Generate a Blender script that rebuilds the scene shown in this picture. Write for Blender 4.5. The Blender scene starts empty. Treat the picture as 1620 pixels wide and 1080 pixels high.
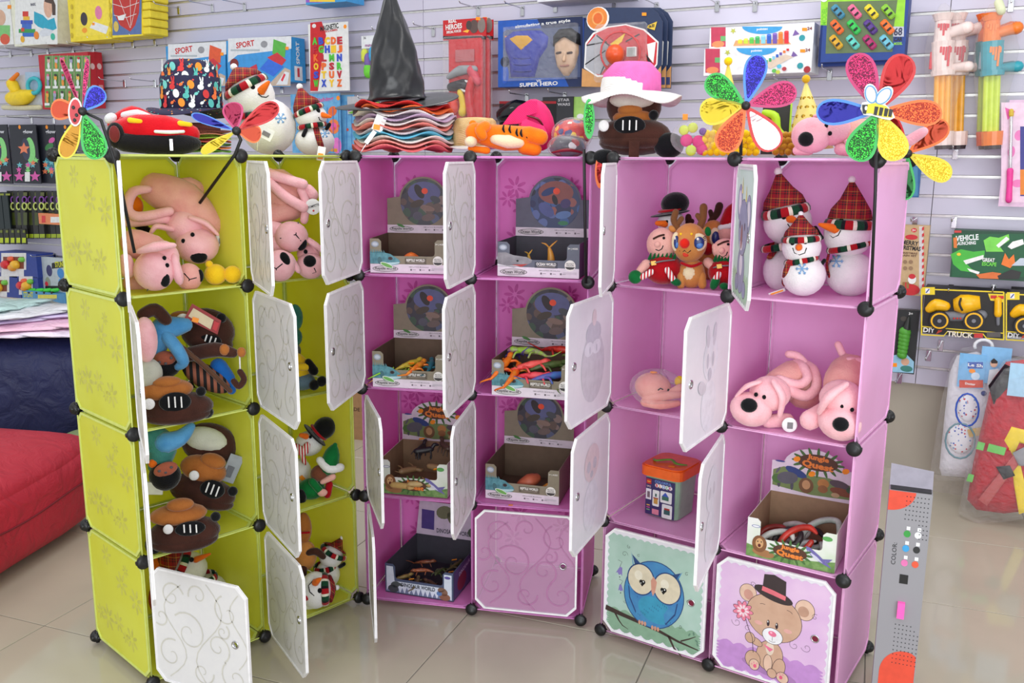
import bpy, math, random
import numpy as np
from mathutils import Matrix, Vector, Euler
S = bpy.context.scene
COL = S.collection
PI = math.pi
# ------------------------------------------------------------------ camera
FPX, PITCH, ROLL, CAMH = 1466.26, 0.1984, 0.0061, 1.512
cp, sp = math.cos(PITCH), math.sin(PITCH)
F_ = Vector((0, cp, -sp)); R0 = Vector((1, 0, 0)); U0 = Vector((0, sp, cp))
R_ = math.cos(ROLL)*R0 + math.sin(ROLL)*U0
U_ = -math.sin(ROLL)*R0 + math.cos(ROLL)*U0
O_ = Vector((0, 0, CAMH))
cd = bpy.data.cameras.new('camera'); cam = bpy.data.objects.new('camera', cd); COL.objects.link(cam)
Rm = Matrix((R_, U_, -F_)).transposed()
cam.matrix_world = Matrix.Translation(O_) @ Rm.to_4x4()
cd.sensor_width = 36; cd.lens = 36*FPX/1620; cd.clip_start = 0.02; cd.clip_end = 100
S.camera = cam
# ------------------------------------------------------------------ world, lights, exposure
W_ = bpy.data.worlds.new('world'); S.world = W_; W_.use_nodes = True
bg = W_.node_tree.nodes['Background']; bg.inputs[0].default_value = (0.93, 0.96, 1.0, 1); bg.inputs[1].default_value = 0.86
def area(name, loc, rot, sx, sy, power, col=(1, 1, 1)):
    l = bpy.data.lights.new(name, 'AREA'); l.shape = 'RECTANGLE'; l.size = sx; l.size_y = sy; l.energy = power; l.color = col
    o = bpy.data.objects.new(name, l); COL.objects.link(o); o.location = loc; o.rotation_euler = rot
    return o
for lx, ly in ((-1.6, 0.6), (1.5, 0.2), (-0.9, 2.6), (1.3, 2.0), (-2.6, 4.0), (0.4, 3.9), (3.2, 1.6)):
    area('ceiling_panel_light', (lx, ly, 3.25), (0, 0, -0.49), 1.2, 0.6, 15, (1.0, 0.985, 0.96))
area('front_fill_light', (0.3, -2.6, 1.7), (math.radians(86), 0, 0), 5.4, 2.4, 210, (0.93, 0.97, 1.0))  # unseen fill added on the camera side to brighten fronts and cabinet interiors
S.view_settings.view_transform = 'Standard'; S.view_settings.look = 'None'
S.view_settings.gamma = 1.0; S.view_settings.use_curve_mapping = False
S.view_settings.exposure = -0.10
# ------------------------------------------------------------------ pixel helpers (points on real planes)
def ray(px, py): return F_ + R_*((px-810)/FPX) - U_*((py-540)/FPX)
def on_z(px, py, z):
    d = ray(px, py); return O_ + d*((z-O_.z)/d.z)
WA, WB = 5.104, -0.5338                       # back wall: y = WA + WB x
WSC = math.sqrt(1+WB*WB)
WU = Vector((1, WB, 0)).normalized(); WN = Vector((WB, -1, 0)).normalized()
def on_wall(px, py, d=0.0):
    r = ray(px, py); a = WA - d*WSC
    t = (a-O_.y+WB*O_.x)/(r.y-WB*r.x); return O_ + r*t
def at_depth(px, py, z): return O_ + ray(px, py)*z
# ------------------------------------------------------------------ materials
def lin(c):
    r = []
    for x in c:
        x = x/255.0
        r.append(x/12.92 if x <= 0.04045 else ((x+0.055)/1.055)**2.4)
    return (*r, 1.0)
_M = {}
def mat(name, rgb=(200, 200, 200), rough=0.5, kind='plain', metal=0.0, rgb2=None, scale=40, alpha=1.0, trans=0.0, emis=0):
    if name in _M: return _M[name]
    m = bpy.data.materials.new(name); m.use_nodes = True; nt = m.node_tree; N = nt.nodes; Lk = nt.links
    b = N['Principled BSDF']; out = N['Material Output']
    c1 = lin(rgb); c2 = lin(rgb2) if rgb2 else tuple(min(1, x*0.88) for x in c1[:3]) + (1,)
    b.inputs['Roughness'].default_value = rough; b.inputs['Metallic'].default_value = metal
    tc = N.new('ShaderNodeTexCoord'); nz = N.new('ShaderNodeTexNoise'); nz.inputs['Scale'].default_value = scale
    nz.inputs['Detail'].default_value = 3
    Lk.new(tc.outputs['Object'], nz.inputs['Vector'])
    mx = N.new('ShaderNodeMix'); mx.data_type = 'RGBA'; mx.inputs['A'].default_value = c1; mx.inputs['B'].default_value = c2
    rp = N.new('ShaderNodeMapRange'); rp.inputs['From Min'].default_value = 0.4; rp.inputs['From Max'].default_value = 0.7
    Lk.new(nz.outputs['Fac'], rp.inputs['Value']); Lk.new(rp.outputs['Result'], mx.inputs['Factor'])
    Lk.new(mx.outputs['Result'], b.inputs['Base Color'])
    def bump(src, strength, dist=0.002):
        bp = N.new('ShaderNodeBump'); bp.inputs['Strength'].default_value = strength; bp.inputs['Distance'].default_value = dist
        Lk.new(src, bp.inputs['Height']); Lk.new(bp.outputs['Normal'], b.inputs['Normal'])
    if kind == 'plush':
        n2 = N.new('ShaderNodeTexNoise'); n2.inputs['Scale'].default_value = 260; n2.inputs['Detail'].default_value = 4
        Lk.new(tc.outputs['Object'], n2.inputs['Vector']); bump(n2.outputs['Fac'], 0.5, 0.004)
        nz.inputs['Scale'].default_value = 22
        b.inputs['Sheen Weight'].default_value = 0.35; b.inputs['Sheen Roughness'].default_value = 0.4
        b.inputs['Specular IOR Level'].default_value = 0.15
    elif kind == 'cloth':
        n2 = N.new('ShaderNodeTexNoise'); n2.inputs['Scale'].default_value = 9; n2.inputs['Detail'].default_value = 5; n2.inputs['Distortion'].default_value = 1.2
        Lk.new(tc.outputs['Object'], n2.inputs['Vector']); bump(n2.outputs['Fac'], 0.55, 0.03)
    elif kind == 'weave':
        n2 = N.new('ShaderNodeTexWave'); n2.inputs['Scale'].default_value = 90; n2.wave_type = 'BANDS'; n2.bands_direction = 'DIAGONAL'
        Lk.new(tc.outputs['Object'], n2.inputs['Vector']); bump(n2.outputs['Fac'], 0.5, 0.002)
    elif kind == 'holo':
        v = N.new('ShaderNodeTexVoronoi'); v.inputs['Scale'].default_value = 520
        Lk.new(tc.outputs['Object'], v.inputs['Vector'])
        r = N.new('ShaderNodeMapRange'); r.inputs['From Min'].default_value = 0.55; r.inputs['From Max'].default_value = 1.0
        sx = N.new('ShaderNodeSeparateColor'); Lk.new(v.outputs['Color'], sx.inputs['Color'])
        Lk.new(sx.outputs['Red'], r.inputs['Value']); Lk.new(r.outputs['Result'], mx.inputs['Factor'])
        bump(sx.outputs['Green'], 0.6, 0.002)
    elif kind == 'foil':
        n2 = N.new('ShaderNodeTexNoise'); n2.inputs['Scale'].default_value = 14; n2.inputs['Distortion'].default_value = 1.5
        Lk.new(tc.outputs['Object'], n2.inputs['Vector']); bump(n2.outputs['Fac'], 0.55, 0.014)
    elif kind == 'pp':                                   # thin translucent polypropylene sheet
        tl = N.new('ShaderNodeBsdfTranslucent'); Lk.new(mx.outputs['Result'], tl.inputs['Color'])
        ms = N.new('ShaderNodeMixShader'); ms.inputs[0].default_value = 0.42
        Lk.new(b.outputs[0], ms.inputs[1]); Lk.new(tl.outputs[0], ms.inputs[2]); Lk.new(ms.outputs[0], out.inputs['Surface'])
        rp.inputs['From Min'].default_value = 0.45; rp.inputs['From Max'].default_value = 0.6
        w = N.new('ShaderNodeTexNoise'); w.inputs['Scale'].default_value = 350
        Lk.new(tc.outputs['Object'], w.inputs['Vector']); bump(w.outputs['Fac'], 0.12, 0.001)
    if alpha < 1:                                        # clear film / frosted sheet
        tr = N.new('ShaderNodeBsdfTransparent')
        ms = N.new('ShaderNodeMixShader'); ms.inputs[0].default_value = alpha
        Lk.new(tr.outputs[0], ms.inputs[1]); Lk.new(b.outputs[0], ms.inputs[2]); Lk.new(ms.outputs[0], out.inputs['Surface'])
        if kind == 'film':
            n2 = N.new('ShaderNodeTexNoise'); n2.inputs['Scale'].default_value = 16; n2.inputs['Detail'].default_value = 4; n2.inputs['Distortion'].default_value = 2.5
            Lk.new(tc.outputs['Object'], n2.inputs['Vector']); bump(n2.outputs['Fac'], 1.0, 0.03)
            fr = N.new('ShaderNodeLayerWeight'); fr.inputs[0].default_value = 0.25
            ad = N.new('ShaderNodeMath'); ad.operation = 'ADD'; ad.use_clamp = True; ad.inputs[1].default_value = alpha
            mu = N.new('ShaderNodeMath'); mu.operation = 'MULTIPLY'; mu.inputs[1].default_value = 0.35
            Lk.new(fr.outputs['Facing'], mu.inputs[0]); Lk.new(mu.outputs[0], ad.inputs[0]); Lk.new(ad.outputs[0], ms.inputs[0])
    if emis:
        b.inputs['Emission Color'].default_value = c1; b.inputs['Emission Strength'].default_value = emis
    _M[name] = m
    return m
def C(rgb, rough=0.5, kind='plain', **k):               # colour shorthand
    return mat('%s_%02x%02x%02x_%d' % ((kind,)+tuple(int(x) for x in rgb)+(int(rough*100),)), rgb, rough, kind, **k)
def stripes(name, cols, scale, direction='X', plush=True, plaid=False, coord='Object'):
    """woven striped / tartan cloth"""
    if name in _M: return _M[name]
    m = bpy.data.materials.new(name); m.use_nodes = True; nt = m.node_tree; N = nt.nodes; Lk = nt.links
    b = N['Principled BSDF']; b.inputs['Roughness'].default_value = 0.9
    tc = N.new('ShaderNodeTexCoord'); sx = N.new('ShaderNodeSeparateXYZ'); Lk.new(tc.outputs[coord], sx.inputs[0])
    def ramp(axis, cs, sc):
        mu = N.new('ShaderNodeMath'); mu.operation = 'MULTIPLY'; mu.inputs[1].default_value = sc; Lk.new(sx.outputs[axis], mu.inputs[0])
        fr = N.new('ShaderNodeMath'); fr.operation = 'FRACT'; Lk.new(mu.outputs[0], fr.inputs[0])
        cr = N.new('ShaderNodeValToRGB'); cr.color_ramp.interpolation = 'CONSTANT'
        e = cr.color_ramp.elements
        while len(e) > 1: e.remove(e[-1])
        e[0].position = 0; e[0].color = lin(cs[0][1])
        for p, c in cs[1:]:
            q = e.new(p); q.color = lin(c)
        Lk.new(fr.outputs[0], cr.inputs[0]); return cr
    a = ramp(direction, cols, scale)
    if plaid:
        a2 = ramp('Z', cols, scale)
        mx = N.new('ShaderNodeMix'); mx.data_type = 'RGBA'; mx.inputs['Factor'].default_value = 0.5
        Lk.new(a.outputs[0], mx.inputs['A']); Lk.new(a2.outputs[0], mx.inputs['B']); Lk.new(mx.outputs['Result'], b.inputs['Base Color'])
    else: Lk.new(a.outputs[0], b.inputs['Base Color'])
    n2 = N.new('ShaderNodeTexNoise'); n2.inputs['Scale'].default_value = 300; Lk.new(tc.outputs['Object'], n2.inputs['Vector'])
    bp = N.new('ShaderNodeBump'); bp.inputs['Strength'].default_value = 0.4; bp.inputs['Distance'].default_value = 0.003
    Lk.new(n2.outputs['Fac'], bp.inputs['Height']); Lk.new(bp.outputs['Normal'], b.inputs['Normal'])
    _M[name] = m; return m
def patches(name, base, cols, scale, rough=0.8, thr=0.42, rnd=1.0):
    """base colour with scattered coloured blobs (printed fabric, mixed pictures)"""
    if name in _M: return _M[name]
    m = bpy.data.materials.new(name); m.use_nodes = True; nt = m.node_tree; N = nt.nodes; Lk = nt.links
    b = N['Principled BSDF']; b.inputs['Roughness'].default_value = rough
    tc = N.new('ShaderNodeTexCoord'); v = N.new('ShaderNodeTexVoronoi'); v.inputs['Scale'].default_value = scale; v.inputs['Randomness'].default_value = rnd
    nz = N.new('ShaderNodeTexNoise'); nz.inputs['Scale'].default_value = scale*2
    mixv = N.new('ShaderNodeMix'); mixv.data_type = 'VECTOR'; mixv.inputs['Factor'].default_value = 0.006
    Lk.new(tc.outputs['Object'], nz.inputs['Vector']); Lk.new(tc.outputs['Object'], mixv.inputs['A']); Lk.new(nz.outputs['Color'], mixv.inputs['B'])
    Lk.new(mixv.outputs['Result'], v.inputs['Vector'])
    sx = N.new('ShaderNodeSeparateColor'); Lk.new(v.outputs['Color'], sx.inputs['Color'])
    cr = N.new('ShaderNodeValToRGB'); cr.color_ramp.interpolation = 'CONSTANT'; e = cr.color_ramp.elements
    while len(e) > 1: e.remove(e[-1])
    e[0].position = 0; e[0].color = lin(cols[0])
    for i, c in enumerate(cols[1:]):
        q = e.new((i+1)/len(cols)); q.color = lin(c)
    Lk.new(sx.outputs['Red'], cr.inputs[0])
    lt = N.new('ShaderNodeMath'); lt.operation = 'LESS_THAN'; lt.inputs[1].default_value = thr; Lk.new(v.outputs['Distance'], lt.inputs[0])
    mx = N.new('ShaderNodeMix'); mx.data_type = 'RGBA'; mx.inputs['A'].default_value = lin(base)
    Lk.new(lt.outputs[0], mx.inputs['Factor']); Lk.new(cr.outputs[0], mx.inputs['B']); Lk.new(mx.outputs['Result'], b.inputs['Base Color'])
    _M[name] = m; return m
# ------------------------------------------------------------------ mesh builder
def T(x=0, y=0, z=0, rx=0, ry=0, rz=0, s=1):
    """translate, then rotate by z, y, x (degrees)"""
    M = Matrix.Translation((x, y, z)) @ Euler((math.radians(rx), math.radians(ry), math.radians(rz))).to_matrix().to_4x4()
    if s != 1:
        sc = (s, s, s) if not hasattr(s, '__len__') else s
        M = M @ Matrix.Diagonal((*sc, 1))
    return M
_FONT = {}
class MB:
    def __init__(s, M=None):
        s.v = []; s.n = 0; s.f = []; s.mi = []; s.sm = []; s.mats = []; s.M = M or Matrix.Identity(4)
    def at(s, M): s.M = M; return s
    def add(s, V, F, m, smooth=False):
        A = np.array(V, float).reshape(-1, 3); Mm = np.array(s.M)
        A = A @ Mm[:3, :3].T + Mm[:3, 3]
        if m not in s.mats: s.mats.append(m)
        k = s.mats.index(m); n = s.n
        s.v.append(A); s.n += len(A)
        for f in F: s.f.append([i+n for i in f]); s.mi.append(k); s.sm.append(smooth)
        return s
    def box(s, c, d, m, rot=None, bev=0):
        x, y, z = [q/2 for q in d]; R = T(*c) @ (rot or Matrix.Identity(4)); o = s.M; s.M = o @ R
        if bev <= 0:
            V = [(-x,-y,-z),(x,-y,-z),(x,y,-z),(-x,y,-z),(-x,-y,z),(x,-y,z),(x,y,z),(-x,y,z)]
            s.add(V, [(3,2,1,0),(4,5,6,7),(0,1,5,4),(1,2,6,5),(2,3,7,6),(3,0,4,7)], m)
        else:
            b = min(bev, x*.99, y*.99, z*.99); V = []; idx = {}
            for i in (-1, 1):
                for j in (-1, 1):
                    for k in (-1, 1):
                        for a in range(3):
                            p = [i*(x-b), j*(y-b), k*(z-b)]; p[a] = (i, j, k)[a]*(x, y, z)[a]
                            idx[(i, j, k, a)] = len(V); V.append(p)
            F = []
            for a in range(3):
                u, w = (a+1) % 3, (a+2) % 3
                for sg in (-1, 1):
                    q = []
                    for su, sw in ((-1,-1),(1,-1),(1,1),(-1,1)):
                        t = [0,0,0]; t[a] = sg; t[u] = su; t[w] = sw; q.append(idx[(*t, a)])
                    F.append(q if sg > 0 else q[::-1])
                for su in (-1, 1):
                    for sw in (-1, 1):
                        q = []
                        t = [0,0,0]; t[u] = su; t[w] = sw
                        t[a] = -1; p1 = idx[(*t, u)]; p2 = idx[(*t, w)]
                        t[a] = 1; p3 = idx[(*t, w)]; p4 = idx[(*t, u)]
                        q = [p1, p2, p3, p4]; F.append(q if su*sw < 0 else q[::-1])
            for i in (-1, 1):
                for j in (-1, 1):
                    for k in (-1, 1):
                        q = [idx[(i,j,k,0)], idx[(i,j,k,1)], idx[(i,j,k,2)]]; F.append(q if i*j*k > 0 else q[::-1])
            s.add(V, F, m)
        s.M = o; return s
    def ell(s, c, r, m, rot=None, seg=14, ring=9, smooth=True, zmin=-1.0, warp=None):
        if not hasattr(r, '__len__'): r = (r, r, r)
        V = []; F = []
        a0 = math.asin(max(-1, zmin))
        for i in range(ring+1):
            ph = a0 + (PI/2-a0)*i/ring
            for j in range(seg):
                th = 2*PI*j/seg; p = Vector((math.cos(ph)*math.cos(th)*r[0], math.cos(ph)*math.sin(th)*r[1], math.sin(ph)*r[2]))
                if warp: p = Vector(warp(*p))
                V.append(p)
        for i in range(ring):
            for j in range(seg):
                a, b2 = i*seg+j, i*seg+(j+1) % seg; F.append((a, b2, b2+seg, a+seg))
        if zmin > -1: F.append(list(range(seg))[::-1])
        o = s.M; s.M = o @ T(*c) @ (rot or Matrix.Identity(4)); s.add(V, F, m, smooth); s.M = o; return s
    def tube(s, P, r, m, seg=8, cap=True, smooth=True, closed=False, flat=1.0):
        P = [Vector(p) for p in P]; n = len(P)
        rr = r if hasattr(r, '__len__') else [r]*n
        V = []; F = []; up = None
        for i, p in enumerate(P):
            if closed: d = (P[(i+1) % n]-P[i-1])
            else: d = P[min(i+1, n-1)]-P[max(i-1, 0)]
            if d.length < 1e-9: d = Vector((0, 0, 1))
            d.normalize()
            if up is None:
                up = Vector((0, 0, 1)) if abs(d.z) < 0.9 else Vector((1, 0, 0))
            a = d.cross(up); 
            if a.length < 1e-6: a = d.orthogonal()
            a.normalize(); b2 = a.cross(d).normalized(); up = b2
            for j in range(seg):
                t = 2*PI*j/seg; V.append(p + a*(math.cos(t)*rr[i]) + b2*(math.sin(t)*rr[i]*flat))
        for i in range(n if closed else n-1):
            for j in range(seg):
                k = (i+1) % n
                F.append((i*seg+j, i*seg+(j+1) % seg, k*seg+(j+1) % seg, k*seg+j))
        if cap and not closed:
            F.append(list(range(seg))[::-1]); F.append([(n-1)*seg+j for j in range(seg)])
        return s.add(V, F, m, smooth)
    def cap(s, P, r, m, seg=10, flat=1.0):
        """rounded sausage along a smoothed path"""
        P = [Vector(p) for p in P]; rr = list(r) if hasattr(r, '__len__') else [r]*len(P)
        Q = []; q = []
        n = len(P)
        for i in range(n-1):
            p0, p1, p2, p3 = P[max(i-1, 0)], P[i], P[i+1], P[min(i+2, n-1)]
            for k in range(4):
                t = k/4; Q.append(0.5*((2*p1)+(p2-p0)*t+(2*p0-5*p1+4*p2-p3)*t*t+(3*p1-p0-3*p2+p3)*t**3)); q.append(rr[i]*(1-t)+rr[i+1]*t)
        Q.append(P[-1]); q.append(rr[-1])
        d0 = (Q[0]-Q[1]).normalized(); d1 = (Q[-1]-Q[-2]).normalized()
        A = [Q[0]+d0*q[0]*math.sin(a) for a in (PI*.5, PI*.36, PI*.2)]; a_ = [q[0]*math.cos(a) for a in (PI*.49, PI*.36, PI*.2)]
        B = [Q[-1]+d1*q[-1]*math.sin(a) for a in (PI*.2, PI*.36, PI*.5)]; b_ = [q[-1]*math.cos(a) for a in (PI*.2, PI*.36, PI*.49)]
        return s.tube(A+Q+B, a_+q+b_, m, seg, True, True, False, flat)
    def lathe(s, prof, m, seg=24, c=(0, 0, 0), rot=None, smooth=True, cap=True, wob=None):
        V = []; F = []
        for i, (r, z) in enumerate(prof):
            for j in range(seg):
                t = 2*PI*j/seg; k, dz = (1, 0) if not wob else wob(i/(len(prof)-1), t)
                V.append((r*k*math.cos(t), r*k*math.sin(t), z+dz))
        for i in range(len(prof)-1):
            for j in range(seg):
                a, b2 = i*seg+j, i*seg+(j+1) % seg; F.append((a, b2, b2+seg, a+seg))
        if cap: F.append(list(range(seg))[::-1]); F.append([(len(prof)-1)*seg+j for j in range(seg)])
        o = s.M; s.M = o @ T(*c) @ (rot or Matrix.Identity(4)); s.add(V, F, m, smooth); s.M = o; return s
    def prism(s, P, z0, z1, m, smooth=False):
        n = len(P); V = [(x, y, z0) for x, y in P]+[(x, y, z1) for x, y in P]
        F = [list(range(n))[::-1], list(range(n, 2*n))]+[(i, (i+1) % n, n+(i+1) % n, n+i) for i in range(n)]
        return s.add(V, F, m, smooth)
    # flat print: shapes in the local xy plane at height z
    def p2(s, P, m, z=0.0): return s.add([(x, y, z) for x, y in P], [list(range(len(P)))], m)
    def e2(s, x, y, rx, ry, m, z=0.0, rot=0, n=20, a0=0, a1=360):
        c, d = math.cos(math.radians(rot)), math.sin(math.radians(rot)); P = []
        full = abs(a1-a0) >= 360
        for i in range(n if full else n+1):
            t = math.radians(a0+(a1-a0)*i/n); u, w = rx*math.cos(t), ry*math.sin(t); P.append((x+u*c-w*d, y+u*d+w*c))
        return s.p2(P, m, z)
    def r2(s, x, y, w, h, m, z=0.0, rot=0):
        c, d = math.cos(math.radians(rot)), math.sin(math.radians(rot))
        return s.p2([(x+u*w/2*c-k*h/2*d, y+u*w/2*d+k*h/2*c) for u, k in ((-1,-1),(1,-1),(1,1),(-1,1))], m, z)
    def l2(s, P, w, m, z=0.0, closed=False):
        n = len(P); V = []; F = []; ww = w if hasattr(w, '__len__') else [w]*n
        for i in range(n):
            a = P[(i-1) % n] if closed or i else P[0]; b2 = P[(i+1) % n] if closed or i < n-1 else P[-1]
            dx, dy = b2[0]-a[0], b2[1]-a[1]; L = math.hypot(dx, dy) or 1
            V += [(P[i][0]-dy/L*ww[i]/2, P[i][1]+dx/L*ww[i]/2, z), (P[i][0]+dy/L*ww[i]/2, P[i][1]-dx/L*ww[i]/2, z)]
        for i in range(n if closed else n-1):
            k = (i+1) % n; F.append((2*i, 2*i+1, 2*k+1, 2*k))
        return s.add(V, F, m)
    def txt(s, t, x, y, h, m, z=0.0, rot=0, bold=0.0, w=None, ext=0.0, shear=0):
        """lettering; h = capital height, centred on x, y; w squeezes it to a width"""
        key = (t, bold, shear)
        if key not in _FONT:
            cu = bpy.data.curves.new('t', 'FONT'); cu.body = t; cu.size = 1; cu.resolution_u = 2; cu.offset = bold; cu.shear = shear
            cu.fill_mode = 'FRONT' if hasattr(cu, 'fill_mode') else cu.fill_mode
            o = bpy.data.objects.new('t', cu); COL.objects.link(o)
            me = bpy.data.meshes.new_from_object(o.evaluated_get(bpy.context.evaluated_depsgraph_get()))
            V = np.array([v.co[:] for v in me.vertices]).reshape(-1, 3); Fc = [list(p.vertices) for p in me.polygons]
            bpy.data.objects.remove(o); bpy.data.curves.remove(cu); bpy.data.meshes.remove(me); _FONT[key] = (V, Fc)
        V, Fc = _FONT[key]
        if not len(V): return s
        V = V.copy(); lo, hi = V.min(0), V.max(0); k = h/max(hi[1]-lo[1], 1e-6) if True else h
        V[:, 0] -= (lo[0]+hi[0])/2; V[:, 1] -= (lo[1]+hi[1])/2; kx = k if w is None else w/max(hi[0]-lo[0], 1e-6)
        V[:, 0] *= kx; V[:, 1] *= k; V[:, 2] = 0
        o = s.M; s.M = o @ T(x, y, z, 0, 0, rot); s.add(V, Fc, m); s.M = o; return s
    def build(s, name, parent=None, M=None):
        me = bpy.data.meshes.new(name)
        V = np.concatenate(s.v) if s.v else np.zeros((0, 3))
        me.from_pydata(V.tolist(), [], s.f)
        for m in s.mats: me.materials.append(m)
        me.polygons.foreach_set('material_index', s.mi); me.polygons.foreach_set('use_smooth', s.sm); me.update()
        o = bpy.data.objects.new(name, me); COL.objects.link(o)
        if parent: o.parent = parent
        if M is not None: o.matrix_local = M
        return o
def tag(o, label=None, cat=None, group=None, kind=None):
    if label: o['label'] = label
    if cat: o['category'] = cat
    if group: o['group'] = group
    if kind: o['kind'] = kind
    return o
def thing(name, label, cat, M, group=None, kind=None):
    o = bpy.data.objects.new(name, None); COL.objects.link(o); o.empty_display_size = 0.05
    o.matrix_world = M; return tag(o, label, cat, group, kind)
def inst(src, parent=None, M=None, name=None):
    c = src.copy(); COL.objects.link(c); c.parent = parent
    if M is not None: c.matrix_local = M
    return c
KIDS = {}
def copy_tree(root, M, label=None, group=None):
    c = root.copy(); COL.objects.link(c); c.matrix_world = M
    if label: c['label'] = label
    if group: c['group'] = group
    kids = [o for o in COL.objects if o.parent == root]
    for k in kids:
        d = k.copy(); COL.objects.link(d); d.parent = c
        for g in [o for o in COL.objects if o.parent == k]:
            e = g.copy(); COL.objects.link(e); e.parent = d
    return c
def arc(cx, cy, r, a0, a1, n=10, ry=None):
    ry = ry or r
    return [(cx+r*math.cos(math.radians(a0+(a1-a0)*i/n)), cy+ry*math.sin(math.radians(a0+(a1-a0)*i/n))) for i in range(n+1)]
def spiral(x, y, r, a0, turns, n=26, k=0.12):
    return [(x+r*(k+(1-k)*(1-i/n))*math.cos(a0+turns*2*PI*i/n), y+r*(k+(1-k)*(1-i/n))*math.sin(a0+turns*2*PI*i/n)) for i in range(n+1)]
def star(x, y, r, n=5, k=0.45, rot=90):
    return [(x+(r if i % 2 == 0 else r*k)*math.cos(math.radians(rot+i*180/n)), y+(r if i % 2 == 0 else r*k)*math.sin(math.radians(rot+i*180/n))) for i in range(2*n)]
BLACK = C((18, 18, 20), 0.45); WHITE = C((238, 238, 236), 0.5); CHROME = mat('chrome', (205, 205, 208), 0.18, metal=1.0)
# ------------------------------------------------------------------ floor: glossy cream tiles
TS = 0.625
tile_m = mat('glossy_tile', (182, 174, 156), 0.09, rgb2=(176, 168, 151), scale=3)
grout = mat('grout', (120, 116, 106), 0.8)
fn = Vector((0.9336, -0.358, 0)); fm = Vector((0.358, 0.9336, 0))
FM = Matrix(((fn.x, fm.x, 0, 0), (fn.y, fm.y, 0, 0), (0, 0, 1, 0), (0, 0, 0, 1)))   # floor frame
fl = MB(FM).box((-0.5, 3.0, -0.052), (12, 12, 0.1), grout).build('floor'); tag(fl, kind='structure')
tm = MB().box((0, 0, -0.0035), (TS-0.0035, TS-0.0035, 0.007), tile_m, bev=0.0012)
t0 = None
for i in range(-8, 8):
    for j in range(-3, 13):
        u = -1.163+TS/2+i*TS; v = 2.05+TS/2+(j-3)*TS
        wp = FM @ Vector((u, v, 0))
        if wp.y > WA+WB*wp.x+0.40: continue
        if abs(wp.x) > 1.1*(wp.y+1.2): continue
        if t0 is None: t0 = tm.build('tile', fl, FM @ T(u, v, 0))
        else: inst(t0, fl, FM @ T(u, v, 0))
# ------------------------------------------------------------------ slatwall on the back wall
WM = Matrix(((WU.x, WN.x, 0, 0), (WU.y, WN.y, 0, WA), (0, 0, 1, 0), (0, 0, 0, 1)))   # x along wall, y towards the room
plaster = mat('beige_wall_paint', (168, 160, 146), 0.7, scale=2)
wall = MB(WM).box((-0.5, -0.09, 1.45), (10.5, 0.14, 2.9), plaster).build('wall_back'); tag(wall, kind='structure')
PIT = 0.08546; ZT = 2.3731
slat_m = mat('lavender_slat', (202, 198, 215), 0.32, rgb2=(197, 192, 210), scale=1.5)
alu = mat('groove_aluminium', (205, 203, 200), 0.3, metal=0.7)
def seam_u(px, py):
    p = on_wall(px, py); return (p-Vector((0, WA, 0))).dot(WU)
s1 = seam_u(670, 60); s2 = seam_u(1474, 330); sl = seam_u(266, 120)
cuts = [s1-2*(s1-sl)-0.3, sl, s1, s2, s2+2.65] if s1-sl > 0.8 else [s1-5.3, s1-2.65, s1, s2, s2+2.65]
cuts = [sl-2.6, sl, s1, s2, s2+2.65]
sec = [(0, 0.0), (0, PIT-0.011), (-0.003, PIT-0.011)]
for a, b in zip(cuts[:-1], cuts[1:]):
    L = b-a-0.003
    P = [(0.0, 0.0), (0.0, PIT-0.012), (-0.007, PIT-0.012), (-0.007, PIT-0.0015), (-0.017, PIT-0.0015), (-0.017, 0.0)]
    V = [(x, y, z) for x in (-L/2, L/2) for y, z in P]; n = 6
    sb = MB().add(V, [list(range(n)), list(range(n, 2*n))[::-1]]+[((i+1) % n, i, n+i, n+(i+1) % n) for i in range(n)], slat_m)
    ab = MB().box((0, -0.006, PIT-0.0065), (L, 0.0016, 0.0095), alu).box((0, -0.001, PIT-0.0128), (L, 0.006, 0.0012), alu)
    s0 = g0 = None
    for k in range(-4, 22):
        z = ZT-(k+1)*PIT+0.006
        if z < 0.46: continue
        M = WM @ T((a+b)/2, 0, z)
        if s0 is None: s0 = sb.build('slat', wall, M); g0 = ab.build('groove_strip', wall, M)
        else: inst(s0, wall, M); inst(g0, wall, M)
trim = MB(WM).box((-0.5, -0.014, 0.04), (10.5, 0.012, 0.08), mat('skirting', (178, 170, 156), 0.4)).build('baseboard_back'); tag(trim, kind='structure')
# ------------------------------------------------------------------ cube cabinets
CW, CH, CD, CZ = 0.3657, 0.37, 0.3713, 0.025
CABP = [(-1.0254, 2.4108, 0.81146), (-0.4880, 2.9317, -0.19054), (0.2914, 2.7317, -0.59449)]
CABM = [Matrix.Translation((x, y, 0)) @ Matrix.Rotation(a, 4, 'Z') for x, y, a in CABP]
CABI = [m.inverted() for m in CABM]
def sh(row): return CZ + (3-row)*CH + 0.003          # shelf top height below row (0 = top row)
TOPZ = CZ + 4*CH + 0.003
def Lz(k, px, py, z):                                # cabinet-local point of a pixel on a horizontal plane
    return CABI[k] @ on_z(px, py, z)
def Ly(k, px, py, y):                                # ... on the plane local y = const
    o = CABI[k] @ O_; d = CABI[k].to_3x3() @ ray(px, py); return o + d*((y-o.y)/d.y)
def Lx(k, px, py, x):
    o = CABI[k] @ O_; d = CABI[k].to_3x3() @ ray(px, py); return o + d*((x-o.x)/d.x)
PANEL = [mat('lime_plastic', (242, 243, 92), 0.38, 'pp', rgb2=(244, 246, 102), scale=6),
         mat('orchid_plastic', (244, 156, 224), 0.38, 'pp', rgb2=(241, 151, 220), scale=6),
         mat('rose_plastic', (252, 206, 242), 0.38, 'pp', rgb2=(250, 202, 239), scale=6)]
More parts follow.
